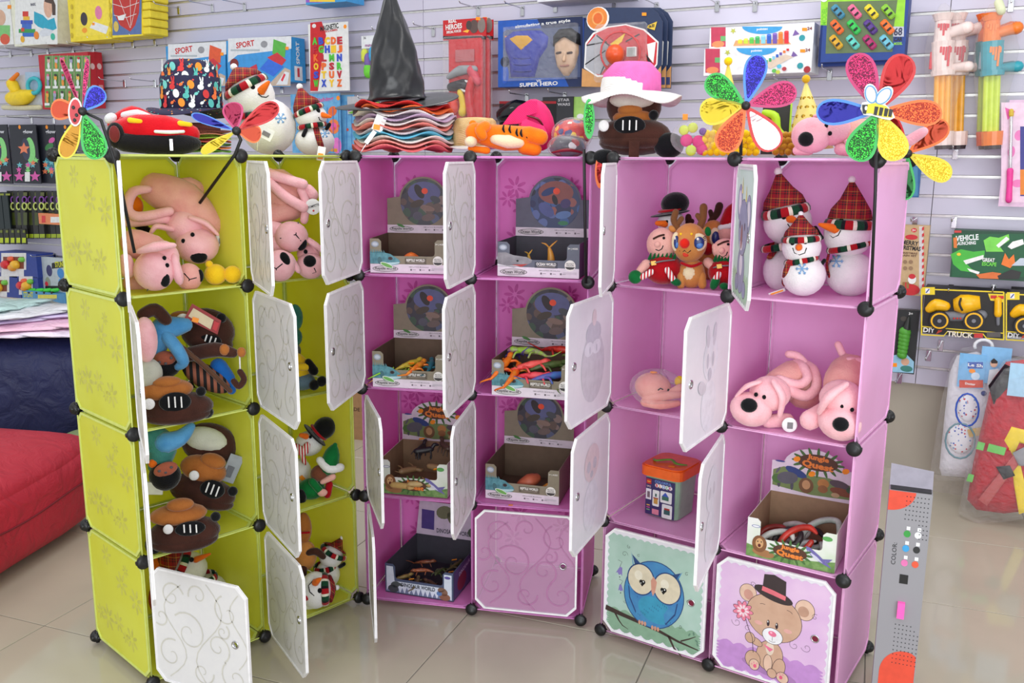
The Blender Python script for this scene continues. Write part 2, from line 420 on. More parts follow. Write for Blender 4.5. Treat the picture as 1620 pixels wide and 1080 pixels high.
RIM = [mat('lime_rim', (214, 226, 120), 0.4), mat('orchid_rim', (222, 140, 205), 0.4), mat('rose_rim', (238, 178, 222), 0.4)]
FLOW = [mat('lime_flower', (234, 232, 120), 0.4, 'pp'), mat('orchid_flower', (230, 120, 204), 0.4, 'pp'), mat('rose_flower', (224, 134, 199), 0.4, 'pp')]
DOORM = [mat('frosted_door', (226, 224, 224), 0.35, 'plain', rgb2=(223, 221, 222), alpha=0.93),
         mat('frosted_door_b', (224, 220, 222), 0.35, 'plain', rgb2=(221, 217, 219), alpha=0.93),
         mat('frosted_door_c', (232, 228, 236), 0.35, 'plain', rgb2=(229, 225, 233), alpha=0.95)]
DOORS = mat('sheer_door', (232, 190, 222), 0.3, 'plain', rgb2=(230, 187, 220), alpha=0.28)
DRIM = mat('door_rim', (240, 238, 240), 0.4)
VINE = mat('vine_print', (205, 202, 193), 0.4); VINEB = mat('vine_print_plum', (176, 116, 158), 0.4)
def panel_mb(w, h, m, rim):
    """flat sheet in xz with cut corners, raised rim and inner crease, centred"""
    b = MB(); c = 0.026; g = 0.005; x, z = w/2-g, h/2-g
    O = [(-x+c, -z), (x-c, -z), (x, -z+c), (x, z-c), (x-c, z), (-x+c, z), (-x, z-c), (-x, -z+c)]
    b.at(T(0, 0, 0, 90)); b.prism(O, -0.0013, 0.0013, m)
    I = [(px*(1-0.007/x), pz*(1-0.007/z)) for px, pz in O]
    n = 8
    for s in (-1, 1):
        V = [(*p, s*0.0013) for p in O]+[(*p, s*0.0034) for p in O]+[(*p, s*0.0034) for p in I]+[(*p, s*0.0013) for p in I]
        F = []
        for r in range(3):
            for i in range(n):
                q = (r*n+i, r*n+(i+1) % n, (r+1)*n+(i+1) % n, (r+1)*n+i); F.append(q if s > 0 else q[::-1])
        b.add(V, F, rim)
    return b
def flower_print(b, x, y, r, m, z, n=7, rot=0):
    for k in range(n):
        a = rot+2*PI*k/n
        b.e2(x+r*.58*math.cos(a), y+r*.58*math.sin(a), r*.4, r*.15, m, z, rot=math.degrees(a), n=12)
VINES = [(0.075, 0.27, 0.045, 0.3, 1.2), (0.17, 0.29, 0.035, 3.4, -1.1), (0.27, 0.26, 0.05, 1.9, 1.0), (0.13, 0.17, 0.065, 2.4, -1.35), (0.23, 0.15, 0.045, 5.2, 1.3),
         (0.06, 0.09, 0.05, 1.2, 1.1), (0.17, 0.06, 0.04, 0.1, -1.2), (0.285, 0.07, 0.05, 2.2, 1.2), (0.03, 0.2, 0.03, 4, 1), (0.25, 0.2, 0.025, 1, -1.3)]
def vines(b, m, s, z):
    for x, y, r, a, t in VINES:
        P = [(px, py+0.0) for px, py in spiral(x, y, r, a, t)]
        b.l2([(p[0], p[1]) for p in P], [0.0022+0.003*(1-i/len(P)) for i in range(len(P))], m, z)
    for x0, y0, x1, y1, q in ((0.05, 0.02, 0.11, 0.31, 0.05), (0.2, 0.01, 0.2, 0.33, -0.05), (0.3, 0.1, 0.31, 0.32, 0.03)):
        b.l2([(x0+(x1-x0)*t/12+q*math.sin(PI*t/6), y0+(y1-y0)*t/12) for t in range(13)], 0.0035, m, z)
DW, DH = 0.338, 0.346
def door_mb(m, vine=None):
    """door in local coords: hinge edge at x=0, z from 0 to DH, outside face towards -y"""
    b = MB(); c = 0.030; hx, hz = 0.292, DH*0.5; hr = 0.0085
    O = [(c, 0), (DW-c, 0), (DW, c), (DW, DH-c), (DW-c, DH), (c, DH), (0, DH-c), (0, c)]
    # outer ring resampled by angle about the finger hole, corners kept
    ang = sorted(set([math.atan2(y-hz, x-hx) for x, y in O]+[2*PI*i/24-PI for i in range(24)]))
    def hit(a):
        dx, dy = math.cos(a), math.sin(a); best = None
        for i in range(8):
            x1, y1 = O[i]; x2, y2 = O[(i+1) % 8]; ex, ey = x2-x1, y2-y1; den = dx*ey-dy*ex
            if abs(den) < 1e-12: continue
            t = ((x1-hx)*ey-(y1-hz)*ex)/den; u = ((x1-hx)*dy-(y1-hz)*dx)/den
            if t > 0 and -1e-6 <= u <= 1+1e-6 and (best is None or t < best): best = t
        return (hx+dx*best, hz+dy*best)
    n = len(ang); OO = [hit(a) for a in ang]; II = [(hx+hr*math.cos(a), hz+hr*math.sin(a)) for a in ang]
    th = 0.0016
    V = [(x, s*th, z) for s in (-1, 1) for R in (OO, II) for x, z in R]; F = []
    for i in range(n):
        j = (i+1) % n
        F += [(i, j, n+j, n+i), (2*n+j, 2*n+i, 3*n+i, 3*n+j), (j, i, 2*n+i, 2*n+j), (n+i, n+j, 3*n+j, 3*n+i)]
    b.add(V, F, m)
    cx, cz = DW/2, DH/2
    I = [(cx+(x-cx)*0.965, cz+(z-cz)*0.965) for x, z in O]
    for s in (-1, 1):
        V = [(x, s*th, z) for x, z in O]+[(x, s*0.004, z) for x, z in O]+[(x, s*0.004, z) for x, z in I]+[(x, s*th, z) for x, z in I]
        F = [(r*8+i, r*8+(i+1) % 8, (r+1)*8+(i+1) % 8, (r+1)*8+i) for r in range(3) for i in range(8)]
        b.add(V, F if s < 0 else [f[::-1] for f in F], DRIM)
    if vine:
        for s in (-1, 1):
            b.at(T(0, 0, 0, 90, 0, 0)); vines(b, vine, s, s*0.0022)   # local y up -> z ; z -> -y
    b.at(Matrix.Identity(4)); return b
knob = MB().lathe([(0.0085, -0.0045), (0.0115, -0.0045), (0.012, -0.002), (0.012, 0.002), (0.0115, 0.0045), (0.0085, 0.0045), (0.0085, -0.0045)], CHROME, 20, rot=T(0, 0, 0, 90), cap=False)
conn = MB(); conn.at(T(0, 0, 0, 90))
CN = mat('connector_black', (16, 16, 18), 0.42)
conn.lathe([(0.0, -0.012), (0.012, -0.012), (0.0135, 0.0), (0.0195, 0.003), (0.0205, 0.006), (0.0190, 0.0105), (0.012, 0.0135), (0.0, 0.0145)], CN, 22)
conn.at(Matrix.Identity(4))
for d in ((1, 0, 0), (-1, 0, 0), (0, 0, 1), (0, 0, -1), (0, 1, 0)):
    v = Vector(d); conn.tube([v*0.006, v*0.019], 0.0065, CN, 8)
conn_me = None; knob_me = None
OPEN = [[(0, 0, 114), (0, 1, 111.5), (0, 2, 113), (0, 3, 70.5), (1, 0, 112), (1, 1, 103), (1, 2, 105), (1, 3, 104)],
        [(0, 0, 88.5), (0, 1, 88), (0, 2, 62.5), (0, 3, 67.5), (1, 0, 90.5), (1, 1, 91.5), (1, 2, 88), (1, 3, 0)],
        [(0, 0, 68), (0, 1, 82.5), (0, 2, 79), (0, 3, 0), (1, 0, 62.5), (1, 1, 87.5), (1, 2, 78.5), (1, 3, 0)]]
CAB = []; DOOR = {}
for k, lab in enumerate(('lime green cube storage cabinet with white swirl doors standing open, left of the row',
                         'orchid pink cube cabinet with swirl doors in the middle of the row',
                         'light rose cube cabinet with owl and bear doors at the right of the row')):
    root = thing('cube_cabinet', lab, 'cabinet', CABM[k], 'cube storage cabinets in a row'); CAB.append(root)
    pm, rm = PANEL[k], RIM[k]
    side = back = shelf = None
    def put(src, mk, name, M):
        if src is None: return mk.build(name, root, M)
        return inst(src, root, M)
    for r in range(4):
        z = CZ+(3.5-r)*CH
        for i in range(3):
            side = put(side, panel_mb(CD, CH, pm, rm), 'side_panel', T(i*CW, CD/2, z, 0, 0, 90))
        for i in range(2):
            back = put(back, panel_mb(CW, CH, pm, rm), 'back_panel', T((i+.5)*CW, CD, z))
    for r in range(5):
        for i in range(2):
            shelf = put(shelf, panel_mb(CW, CD, pm, rm), 'shelf_panel', T((i+.5)*CW, CD/2, CZ+r*CH, 90))
    # faint flower print on panels
    random.seed(5+k)
    fp = MB()
    for j in range(9):
        flower_print(fp, random.uniform(-.14, .14), random.uniform(-.14, .14), random.uniform(.02, .045), FLOW[k], 0.0, 7, random.random()*3)
    f0 = None
    if k < 2:
        spots = [(T(-0.0018, CD/2, CZ+(3.5-r)*CH, 90, 0, -90), 0) for r in range(4)] if k == 0 else []
        spots += [(T((i+.5)*CW, CD-0.0018, CZ+(3.5-r)*CH, 90, 0, 0), 1) for r in range(4) for i in range(2)] if k == 1 else []
        for M, _ in spots:
            if f0 is None: f0 = fp.build('flower_print', root, M); f0['kind'] = 'stuff'
            else: inst(f0, root, M)
    # front and back edge wires
    wr = MB()
    wire = rm
    for yy in (0.0, CD):
        for i in range(3): wr.tube([(i*CW, yy, CZ), (i*CW, yy, CZ+4*CH)], 0.0022, wire, 6)
        for r in range(5): wr.tube([(0, yy, CZ+r*CH), (2*CW, yy, CZ+r*CH)], 0.0022, wire, 6)
    wr.build('wire_frame', root)
    for i in range(3):
        for yy in (0, 1):
            for r in range(5):
                M = T(i*CW, yy*CD, CZ+r*CH, 0, 0, 180*yy)
                if conn_me is None: conn_me = conn.build('connector', root, M)
                else: inst(conn_me, root, M)
    dm = None
    for col, row, ang in OPEN[k]:
        M = T(col*CW+0.014, -0.010, CZ+(3-row)*CH+0.012, 0, 0, -ang)
        if (k, row, col) == (1, 3, 1):
            d = door_mb(DOORS, VINEB).build('door', root, M); d['label'] = 'closed sheer pink door with swirl print'
        elif k == 2:
            d = door_mb(DOORM[2]).build('door', root, M) if dm is None else inst(dm, root, M); dm = d
        else:
            d = door_mb(DOORM[k], VINE).build('door', root, M) if dm is None else inst(dm, root, M); dm = d
        DOOR[(k, col, row)] = d
        if knob_me is None: knob_me = knob.build('door_ring', d, T(0.292, 0, DH*.5))
        else: inst(knob_me, d, T(0.292, 0, DH*.5))
# ------------------------------------------------------------------ soft toys: each in its own upright frame at its base
PINK = mat('pink_plush', (250, 194, 200), 0.95, 'plush', rgb2=(240, 174, 182)); PINK2 = mat('tan_pink_plush', (234, 172, 162), 0.95, 'plush', rgb2=(226, 156, 150))
NOSE = mat('black_felt', (14, 14, 17), 0.85, 'plush', rgb2=(22, 22, 26)); SNOW = mat('white_plush', (238, 236, 234), 0.95, 'plush', rgb2=(228, 226, 226))
CARROT = mat('carrot_felt', (238, 112, 30), 0.85, 'plush'); REDP = mat('red_plush', (176, 14, 26), 0.9, 'plush', rgb2=(150, 8, 20)); GREENP = mat('green_plush', (14, 110, 52), 0.85, 'plush', rgb2=(8, 84, 40))
BROWN = mat('dark_brown_plush', (72, 42, 34), 0.95, 'plush', rgb2=(58, 34, 28)); TAN = mat('tan_plush', (176, 108, 52), 0.95, 'plush', rgb2=(160, 94, 44))
BLUEP = mat('sky_blue_plush', (92, 158, 206), 0.95, 'plush', rgb2=(70, 136, 190)); TEALP = mat('teal_plush', (70, 140, 132), 0.95, 'plush', rgb2=(54, 116, 112))
YELP = mat('yellow_plush', (246, 204, 40), 0.9, 'plush', rgb2=(240, 190, 30)); DEER = mat('fawn_plush', (206, 140, 76), 0.95, 'plush', rgb2=(196, 124, 62)); FACE = mat('peach_plush', (236, 176, 164), 0.95, 'plush')
ORNG = mat('orange_plush', (240, 126, 24), 0.9, 'plush', rgb2=(232, 110, 16)); CREAM = mat('cream_plush', (240, 220, 180), 0.9, 'plush')
PLAID = stripes('tartan_plush', [(0, (150, 18, 30)), (.36, (28, 22, 26)), (.5, (160, 22, 34)), (.62, (24, 60, 44)), (.74, (150, 18, 30)), (.86, (214, 196, 80)), (.9, (140, 16, 28))], 42, plaid=True)
BANDC = [C((170, 24, 34), 0.9, 'plush'), C((24, 70, 46), 0.9, 'plush'), C((232, 226, 206), 0.9, 'plush'), C((26, 26, 30), 0.9, 'plush')]
PAPER = C((240, 240, 238), 0.6); OTAG = mat('orange_price_sticker', (255, 150, 20), 0.5)
class Toy:
    def __init__(s, name, label, cat, P, group=None, yaw=0):
        P = Vector(P); s.k = (P-O_).dot(F_)/FPX; a = math.atan2(-P.x, P.y)+math.radians(yaw)
        s.M = Matrix.Translation(P) @ Matrix.Rotation(a, 4, 'Z'); s.I = s.M.inverted()
        s.root = thing(name, label, cat, s.M, group); s.o = s.I @ O_; s.R = s.I.to_3x3()
    def p(s, X, Y, dy=0):
        d = s.R @ ray(X, Y); t = (dy*s.k-s.o.y)/d.y; return (s.o+d*t)/s.k
    def part(s, name, items, parent=None, label=None, kind=None):
        b = MB(Matrix.Diagonal((s.k, s.k, s.k, 1)))
        for it in items:
            q = it[0]; a = it[1:]
            if q == 'e':
                X, Y, dy, rx, ry, rz, m = a[:7]; rot = T(0, 0, 0, 0, a[7]) if len(a) > 7 else None
                sg = 18 if rx > 14 else 12
                b.ell(s.p(X, Y, dy), (rx, ry, rz), m, rot, sg, 11 if rx > 14 else 8)
            elif q == 'c': b.cap([s.p(*P) for P in a[0]], a[1], a[2], 10, a[3] if len(a) > 3 else 1.0)
            elif q == 't': b.tube([s.p(*P) for P in a[0]], a[1], a[2], 8)
            elif q == 'b':
                X, Y, dy, w, d, h, m = a[:7]; b.box(s.p(X, Y, dy), (w, d, h), m, T(0, 0, 0, 0, a[7]) if len(a) > 7 else None, bev=min(w, d, h)*.15)
            elif q == 'g':                                     # plate outline in photo pixels, thickness th
                P, dy, th, m = a[:4]; V = [s.p(x, y, dy) for x, y in P]+[s.p(x, y, dy)+Vector((0, th, 0)) for x, y in P]; n = len(P)
                b.add(V, [list(range(n))[::-1], list(range(n, 2*n))]+[((i+1) % n, i, n+i, n+(i+1) % n) for i in range(n)], m)
            elif q == 'x':                                     # text facing the viewer
                tx, X, Y, dy, w, h, m = a[:7]; c = s.p(X, Y, dy); o = b.M
                b.M = o @ T(c.x, c.y, c.z) @ T(0, 0, 0, 0, a[7] if len(a) > 7 else 0) @ T(0, 0, 0, 90); b.txt(tx, 0, 0, h, m, 0, 0, 0.02, w); b.M = o
            elif q == 'r': ringband(b, s.p(*a[0]), s.p(*a[1]), a[2], a[3], a[4], a[5] if len(a) > 5 else 20)
        o = b.build(name, parent or s.root)
        if label: o['label'] = label
        if kind: o['kind'] = kind
        return o
def ringband(b, P0, P1, r0, r1, mats, seg):
    d = (P1-P0).normalized(); u = d.orthogonal().normalized(); v = d.cross(u)
    prof = [(0, r0*.94), (0.12, r0*1.04), (0.5, (r0+r1)/2*1.08), (0.88, r1*1.04), (1, r1*.94)]
    R = [[P0+(P1-P0)*t+(u*math.cos(2*PI*j/seg)+v*math.sin(2*PI*j/seg))*r for j in range(seg)] for t, r in prof]
    for j in range(seg):
        m = mats[[0, 0, 2, 1, 1, 3, 0, 0, 2, 1, 1, 3][j % 12]]
        V = [R[i][q % seg] for q in (j, j+1) for i in range(5)]
        b.add(V, [(i, i+5, i+6, i+1) for i in range(4)], m, True)
def fr(E, X, Y, push=0.0):
    """depth of the front surface of ellipsoid E=(X,Y,dy,rx,ry,rz) at pixel X,Y"""
    q = 1-((X-E[0])/E[3])**2-((Y-E[1])/E[5])**2
    return E[2]-E[4]*math.sqrt(max(q, 0.02))-push
def shelf_pt(k, row, px, py): return on_z(px, py, sh(row))
def top_pt(k, px, v, py=244):                     # a point on a cabinet's top at pixel column px, v metres behind its front
    l = Ly(k, px, py, v); w = CABM[k] @ Vector((l.x, v, TOPZ)); return w
def dog(label, P, snout, nose, skull=None, eyes=(), ears=(), bodies=(), limbs=(), seams=(), tagat=None, group='pink plush dogs', tagtext=None, m=None, seam2=()):
    m = m or PINK
    t = Toy('plush_dog', label, 'plush dog', P, group)
    S1 = (snout[0], snout[1], 0, snout[2], snout[2]*.95, snout[3]); items = [('e', *S1, m, snout[4] if len(snout) > 4 else 0)]
    if skull:
        S2 = (skull[0], skull[1], skull[4] if len(skull) > 4 else 14, skull[2], skull[2]*.95, skull[3]); items.append(('e', *S2, m))
    h = t.part('head', items)
    t.part('nose', [('e', nose[0], nose[1], fr(S1, nose[0], nose[1])+1, nose[2], min(nose[2], nose[3])*.7, nose[3], NOSE, nose[4] if len(nose) > 4 else 0)], h)
    for x, y in eyes: t.part('eye', [('e', x, y, min(fr(S2, x, y), fr(S1, x, y) if abs(y-S1[1]) < S1[5] and abs(x-S1[0]) < S1[3] else 99)-0.5, 3.2, 2.2, 3.6, NOSE)], h)
    for P_, r in ears: t.part('ear', [('c', P_, r, m, 0.55)])
    for P_, r in bodies: t.part('body', [('c', P_, r, PINK2 if group else m)])
    for P_, r in limbs: t.part('leg', [('c', P_, r, m)])
    if seams:
        for s_ in seams: t.part('mouth_seam', [('t', [(x, y, fr(S1, x, y, 0.4)) for x, y in s_], 0.9, NOSE)], h)
    if tagat:
        x, y, dy, r = tagat; g = t.part('hang_tag', [('e', x, y, dy, r, 1.0, r, PAPER)])
        if tagtext:
            t.part('tag_print', [('x', 'TROUPETTE' if 0 else tagtext, x, y-1, dy-2.2, r*1.6, r*.3, BLACK, -15), ('e', x+1, y+r*.5, dy-1.2, 1.6, .4, 1.6, C((200, 30, 40)))], g, kind='stuff')
        else:
            for i in range(5): pass
            t.part('barcode', [('b', x+1, y+1, dy-1.8, r*.7, .5, r*.85, C((120, 118, 120)))], g)
    return t
# --- right cabinet, second shelf: two pink dogs
dog('pink plush dog facing left on the rose shelf, oval tag beside it', shelf_pt(2, 1, 1195, 678), (1188, 647, 33, 27, 12), (1185, 641, 13, 11.5), (1218, 622, 32, 28, 12),
    [(1196, 624), (1209, 628)], [([(1226, 606, -12), (1238, 628, -16), (1234, 655, -10)], [8, 10, 7]), ([(1200, 604, -4), (1181, 611, -8), (1165, 626, -2)], [6, 7, 4])],
    [([(1230, 612, 45), (1258, 600, 75), (1272, 618, 70)], [27, 33, 30])],
    [([(1232, 600, 25), (1262, 608, 30), (1277, 598, 40), (1270, 580, 60), (1260, 574, 80)], 7.5), ([(1250, 618, 22), (1275, 626, 28), (1291, 612, 40), (1288, 588, 60), (1277, 578, 80)], 8.5),
     ([(1248, 560, 90), (1262, 563, 85), (1274, 575, 80)], 6.5), ([(1215, 666, 15), (1245, 664, 20)], 11)], [[(1176, 655), (1175, 661), (1180, 666)], [(1175, 661), (1170, 663)]], (1249, 672, -6, 12))
dog('pink plush dog leaning against the right wall of the right cabinet shelf', shelf_pt(2, 1, 1330, 698), (1328, 668, 34, 28, 20), (1330, 671, 12.5, 11.5), (1331, 630, 34, 30, 14),
    [(1332, 642), (1348, 648)], [([(1335, 610, -16), (1310, 628, -20), (1298, 648, -12)], [9, 14, 9])],
    [([(1335, 608, 50), (1345, 590, 75), (1350, 600, 90)], [34, 33, 30])], [([(1344, 572, 60), (1372, 574, 70)], 8), ([(1326, 545, 90), (1332, 558, 88), (1340, 572, 85)], 6), ([(1312, 642, 40), (1282, 664, 10)], [12, 17])],
    [[(1323, 684), (1320, 690), (1316, 693)], [(1320, 690), (1328, 694)]])
# --- left cabinet, top left cube
dog('pink plush dog uppermost of the pile in the top left lime cube', shelf_pt(0, 0, 312, 446), (312, 389, 33, 28), (314.5, 406, 13, 10), (293, 358, 31, 26, 16), [(304.6, 371), (290, 381)],
    [([(304, 345, -8), (326, 353, -12), (343, 369, -10)], [7, 8, 5]), ([(268, 362, -5), (248, 358, -12), (240, 366, -12)], [9, 8, 6])],
    [([(250, 300, 46), (288, 318, 38), (326, 352, 22)], [28, 34, 26]), ([(298, 298, 55), (309, 300, 58)], [19, 16])],
    [([(234, 299, 20), (210, 304, 10), (202, 330, 4), (220, 343, 0), (268, 334, 0)], [6, 8, 8, 8, 7]), ([(203, 352, 12), (262, 346, 6)], 8)], [], (349, 380, 14, 10))
dog('pink plush dog with a big folded ear, lower left in the first lime cube', shelf_pt(0, 0, 244, 462), (244, 428, 31, 32), (260.5, 442, 8, 12), (258, 408, 25, 28, 14), [(260, 408), (264.5, 419.5)],
    [([(270, 388, -14), (246, 390, -24), (224, 396, -18)], [9, 14, 9]), ([(276, 412, 0), (282, 436, -6)], [13, 15])], [([(215, 385, 40), (240, 395, 45)], [24, 26])], [([(199, 412, 18), (202, 428, 18)], [11, 12])], [[(221, 433), (236, 452), (250, 451)], [(236, 452), (233, 460)]])
dog('pink plush dog snout pressed between others at the bottom of the top left lime cube', shelf_pt(0, 0, 300, 455), (299, 438, 20, 22), (317, 436, 5, 10), None, [], [], [([(210, 448, 22), (226, 452, 25)], [15, 14])], [], [[(291, 432), (300, 442), (311, 439)], [(300, 442), (291, 455)]], m=PINK2)
t = Toy('plush_toy', 'bright yellow plush toy of two round lumps before the pink dogs', 'plush toy', shelf_pt(0, 0, 355, 447))
t.part('body', [('e', 341, 434, -12, 17, 17, 16.5, YELP)]); t.part('head', [('e', 368, 434, -16, 14, 13, 14, YELP)]); t.part('tail', [('e', 331, 418, -12, 6, 6, 6, YELP)])
t = Toy('plush_toy', 'orange plush with a black tip half buried behind the pink dogs', 'plush toy', shelf_pt(0, 0, 222, 450) + Vector((0, .10, 0)))
t.part('body', [('e', 214, 326, 8, 12, 10, 16, ORNG)]); t.part('foot', [('c', [(219, 355, 0), (232, 366, 5)], 8, NOSE)])
# --- left cabinet, top right cube
A0 = shelf_pt(0, 0, 470, 440)
dog('pink plush dog snout facing up right in the upper right lime cube, black nose low', shelf_pt(0, 0, 461, 442), (461, 374, 26, 24), (478, 387, 7, 10, 30), (440, 385, 26, 22, 20), [], [([(500, 398, 6), (488, 380, 2)], [5, 6])],
    [([(440, 300, 45), (455, 318, 40)], [34, 32]), ([(424, 340, 20), (458, 332, 22)], [17, 16])], [([(422, 273, 20), (441, 280, 10), (479, 291, 6)], [9, 8, 8]), ([(424, 286, 10), (450, 310, 0), (480, 328, 0)], [7, 8, 8]), ([(476, 300, 12), (484, 322, 8), (481, 348, 8)], 6.5), ([(488, 300, 18), (494, 308, 18)], [9, 10]), ([(425, 362, 8), (440, 364, 8)], [14, 13])],
    [[(472, 351), (468, 371), (443, 377)], [(468, 371), (476, 381)]], (495, 327, 0, 12.5), tagtext='TROMPETTE')
dog('pink plush dog lowest at the left of the upper right lime cube', shelf_pt(0, 0, 443, 446), (443, 420, 24, 25), (451, 409, 7, 11, -25), None, [], [([(460, 408, 6), (470, 425, 4)], [9, 8])], [], [], [[(430, 421), (437, 425), (447, 417)], [(437, 425), (440, 442)]])
dog('pink plush dog facing the front, lowest at the right of the upper right lime cube', shelf_pt(0, 0, 492, 441), (491, 420, 22, 21), (490, 413, 10, 9.5), (488, 402, 18, 16, 12), [(483.5, 398)], [([(488, 380, 0), (500, 388, -6), (514, 400, -2)], [8, 8, 5])], [], [], [[(497, 424), (500, 430), (494, 432)]])
# ------------------------------------------------------------------ snowmen
def snowman(label, P, body, head, tip=None, pom=None, carrot=None, eyes=(), smile=(), scarf=True, flake=None, bandw=9, tail=None, arms=(), pomr=5, hatr=None, group='plush snowmen in tartan hats', tilt=0):
    t = Toy('plush_snowman', label, 'plush snowman', P, group)
    Bd = (body[0], body[1], body[3], body[2], body[2]*.92, body[4]) if body else None; H = (head[0], head[1], head[3], head[2], head[2]*.95, head[4])
    if Bd: t.part('body', [('e', *Bd, SNOW)])
    h = t.part('head', [('e', *H, SNOW)])
    if tip:
        c = Vector(head[:2]); d = Vector(tip)-c; L = d.length; u = d/L; r = hatr or head[2]*.93; off = head[4]*.30
        a = c+u*off; b2 = a+u*bandw; dz = head[3]
        hat = t.part('hat', [('t', [(b2.x, b2.y, dz), (*(b2+u*(L-off-bandw)*.3), dz+1), (*(b2+u*(L-off-bandw)*.65), dz+2), (*(Vector(pom)+(c-Vector(pom)).normalized()*2 if pom else Vector(tip)), dz+4)], [r*.97, r*.86, r*.52, 3], PLAID)])
        t.part('hat_band', [('r', (a.x, a.y, dz), (b2.x, b2.y, dz), r*1.05, r*1.0, BANDC, 40)], hat)
    if pom: t.part('pompom', [('e', pom[0], pom[1], head[3]+4, pomr, pomr, pomr, SNOW)])
    if carrot:
        (x, y), (x2, y2), r = carrot; s0 = fr(H, x, y); t.part('carrot_nose', [('c', [(x, y, s0+2), ((x+x2)/2, (y+y2)/2, s0-4), (x2, y2, s0-7)], [r, r*.75, r*.35], CARROT)], h)
    for x, y in eyes: e_ = t.part('eye', [('e', x, y, fr(H, x, y), 3.6, 2, 4.2, NOSE)], h)
    if smile: t.part('smile', [('t', [(x, y, fr(H, x, y, .3)) for x, y in smile], 0.8, NOSE)], h)
    if scarf and Bd:
        sx, sy, sr, sw = scarf if scarf is not True else (head[0], head[1]+head[4]*.88, head[2]*.82, 10)
        b1 = t.part('scarf', [('r', (sx-sw*.1, sy-sw/2, head[3]), (sx+sw*.1, sy+sw/2, head[3]), sr, sr*1.04, BANDC, 44)])
        if tail: t.part('scarf_tail', [('c', [(x, y, fr(Bd, x, y, 2)) for x, y in tail], sw*.62, PLAID, .35)])
    if flake:
        x, y, r = flake
        for i in range(3):
            a = i*PI/3; pts = [(x+r*q*math.cos(a), y+r*q*math.sin(a)) for q in (-1, -.5, 0, .5, 1)]
            it = [('t', [(p[0], p[1], fr(Bd, *p, .3)) for p in pts], .8, C((120, 170, 215)))]
            for q in (-.65, .65):
                m_ = (x+r*q*math.cos(a), y+r*q*math.sin(a)); g = 1 if q > 0 else -1
                for da in (.8, -.8):
                    e_ = (m_[0]+g*r*.3*math.cos(a+da), m_[1]+g*r*.3*math.sin(a+da)); it.append(('t', [(*m_, fr(Bd, *m_, .3)), (*e_, fr(Bd, *e_, .3))], .7, C((120, 170, 215))))
            t.part('snowflake_arm', it, kind='stuff')
    for a in arms: t.part('stick_arm', [('c', a, 3.2, NOSE)])
    return t
snowman('large plush snowman at the back left, its orange nose pointing right', shelf_pt(2, 0, 1240, 462), (1240, 428, 33, 48, 36), (1246, 352, 38, 45, 36), (1233, 284), (1231, 271), ((1250, 346), (1262, 350), 7), [(1240, 343)], [(1246, 354), (1250, 360), (1256, 362)], (1236, 388, 30, 11), bandw=15, tail=[(1228, 392), (1219, 405)], pomr=6.5)
snowman('large plush snowman with a blue snowflake at the right of the top right rose cube', shelf_pt(2, 0, 1345, 470), (1346, 433, 39, 30, 36), (1342, 372, 38, 30, 35), (1350, 297), (1348, 284), ((1322, 362), (1297, 355), 8), [(1331, 349)], [(1312, 371), (1318, 376), (1326, 372), (1330, 364)], (1344, 389, 33, 10), (1323, 413, 11), bandw=15, tail=[(1312, 398), (1308, 418), (1311, 434)], pomr=6, arms=[[(1300, 376, 26), (1290, 360, 22)]])
snowman('small plush snowman with a blue snowflake standing between the two large ones', shelf_pt(2, 0, 1272, 469), (1271, 435, 34, 0, 33), (1268, 391, 30, 0, 28), (1267, 346), (1267, 338), ((1264, 391), (1263, 394), 6), [(1254, 384), (1274, 382)], [(1254, 392), (1257, 400), (1265, 403), (1273, 400), (1276, 392)], (1268, 411, 25, 9), (1269, 425, 10), bandw=10, tail=[(1250, 412), (1243, 428), (1240, 448)], pomr=4, arms=[[(1298, 420, 0), (1304, 412, -4)]])
t = Toy('price_tag', 'long orange and white price tag on the shelf before the small snowman', 'tag', shelf_pt(2, 0, 1229, 464))
t.part('card', [('b', 1229, 462, -8, 26, 1, 5, PAPER, -22)]); t.part('stripe', [('b', 1229, 462.4, -9.4, 20, .6, 2.5, OTAG, -22)])
snowman('plush snowman lying on its side behind the half open bottom door of the lime cabinet', shelf_pt(0, 3, 300, 985)+Vector((0, 0, .0)), (330, 935, 30, 20, 28), (298, 898, 29, 10, 26), (250, 882), None, ((310, 885), (332, 876), 5), [(303, 885)], [], (322, 914, 20, 10), bandw=12, group='plush snowmen in tartan hats')
t = Toy('plush_toy', 'orange plush nose poking out at the far left of the bottom lime cube', 'plush toy', shelf_pt(0, 3, 252, 985))
t.part('body', [('c', [(246, 892, 0), (256, 888, 0)], [9, 7], CARROT)]); t.part('base', [('e', 262, 945, 20, 26, 24, 34, REDP)])
snowman('plush snowman with tartan hat seen from behind in the lower right lime cube', shelf_pt(0, 3, 522, 945), (518, 908, 20, 26, 22), (524, 880, 19, 26, 18), (534, 862), (542, 850), None, [], [], (514, 896, 17, 9), bandw=8, pomr=4.2, arms=[[(538, 896, 26), (544, 892, 20)]], hatr=21)
snowman('plush snowman head tipped sideways at the front of the lower right lime cube', shelf_pt(0, 3, 500, 965), (488, 950, 20, 22, 14), (499, 933, 25, 6, 30), (528, 930), (533, 929), ((499, 921), (507, 915), 6), [(506, 934)], [(495, 918), (488, 926), (490, 936), (497, 942)], (480, 938, 20, 8), bandw=12, pomr=4.2, hatr=24)
t = Toy('plush_reindeer', 'fawn plush reindeer squeezed upside down beside the snowmen in the lower right lime cube', 'plush reindeer', shelf_pt(0, 3, 482, 955)+Vector((0, .03, 0)))
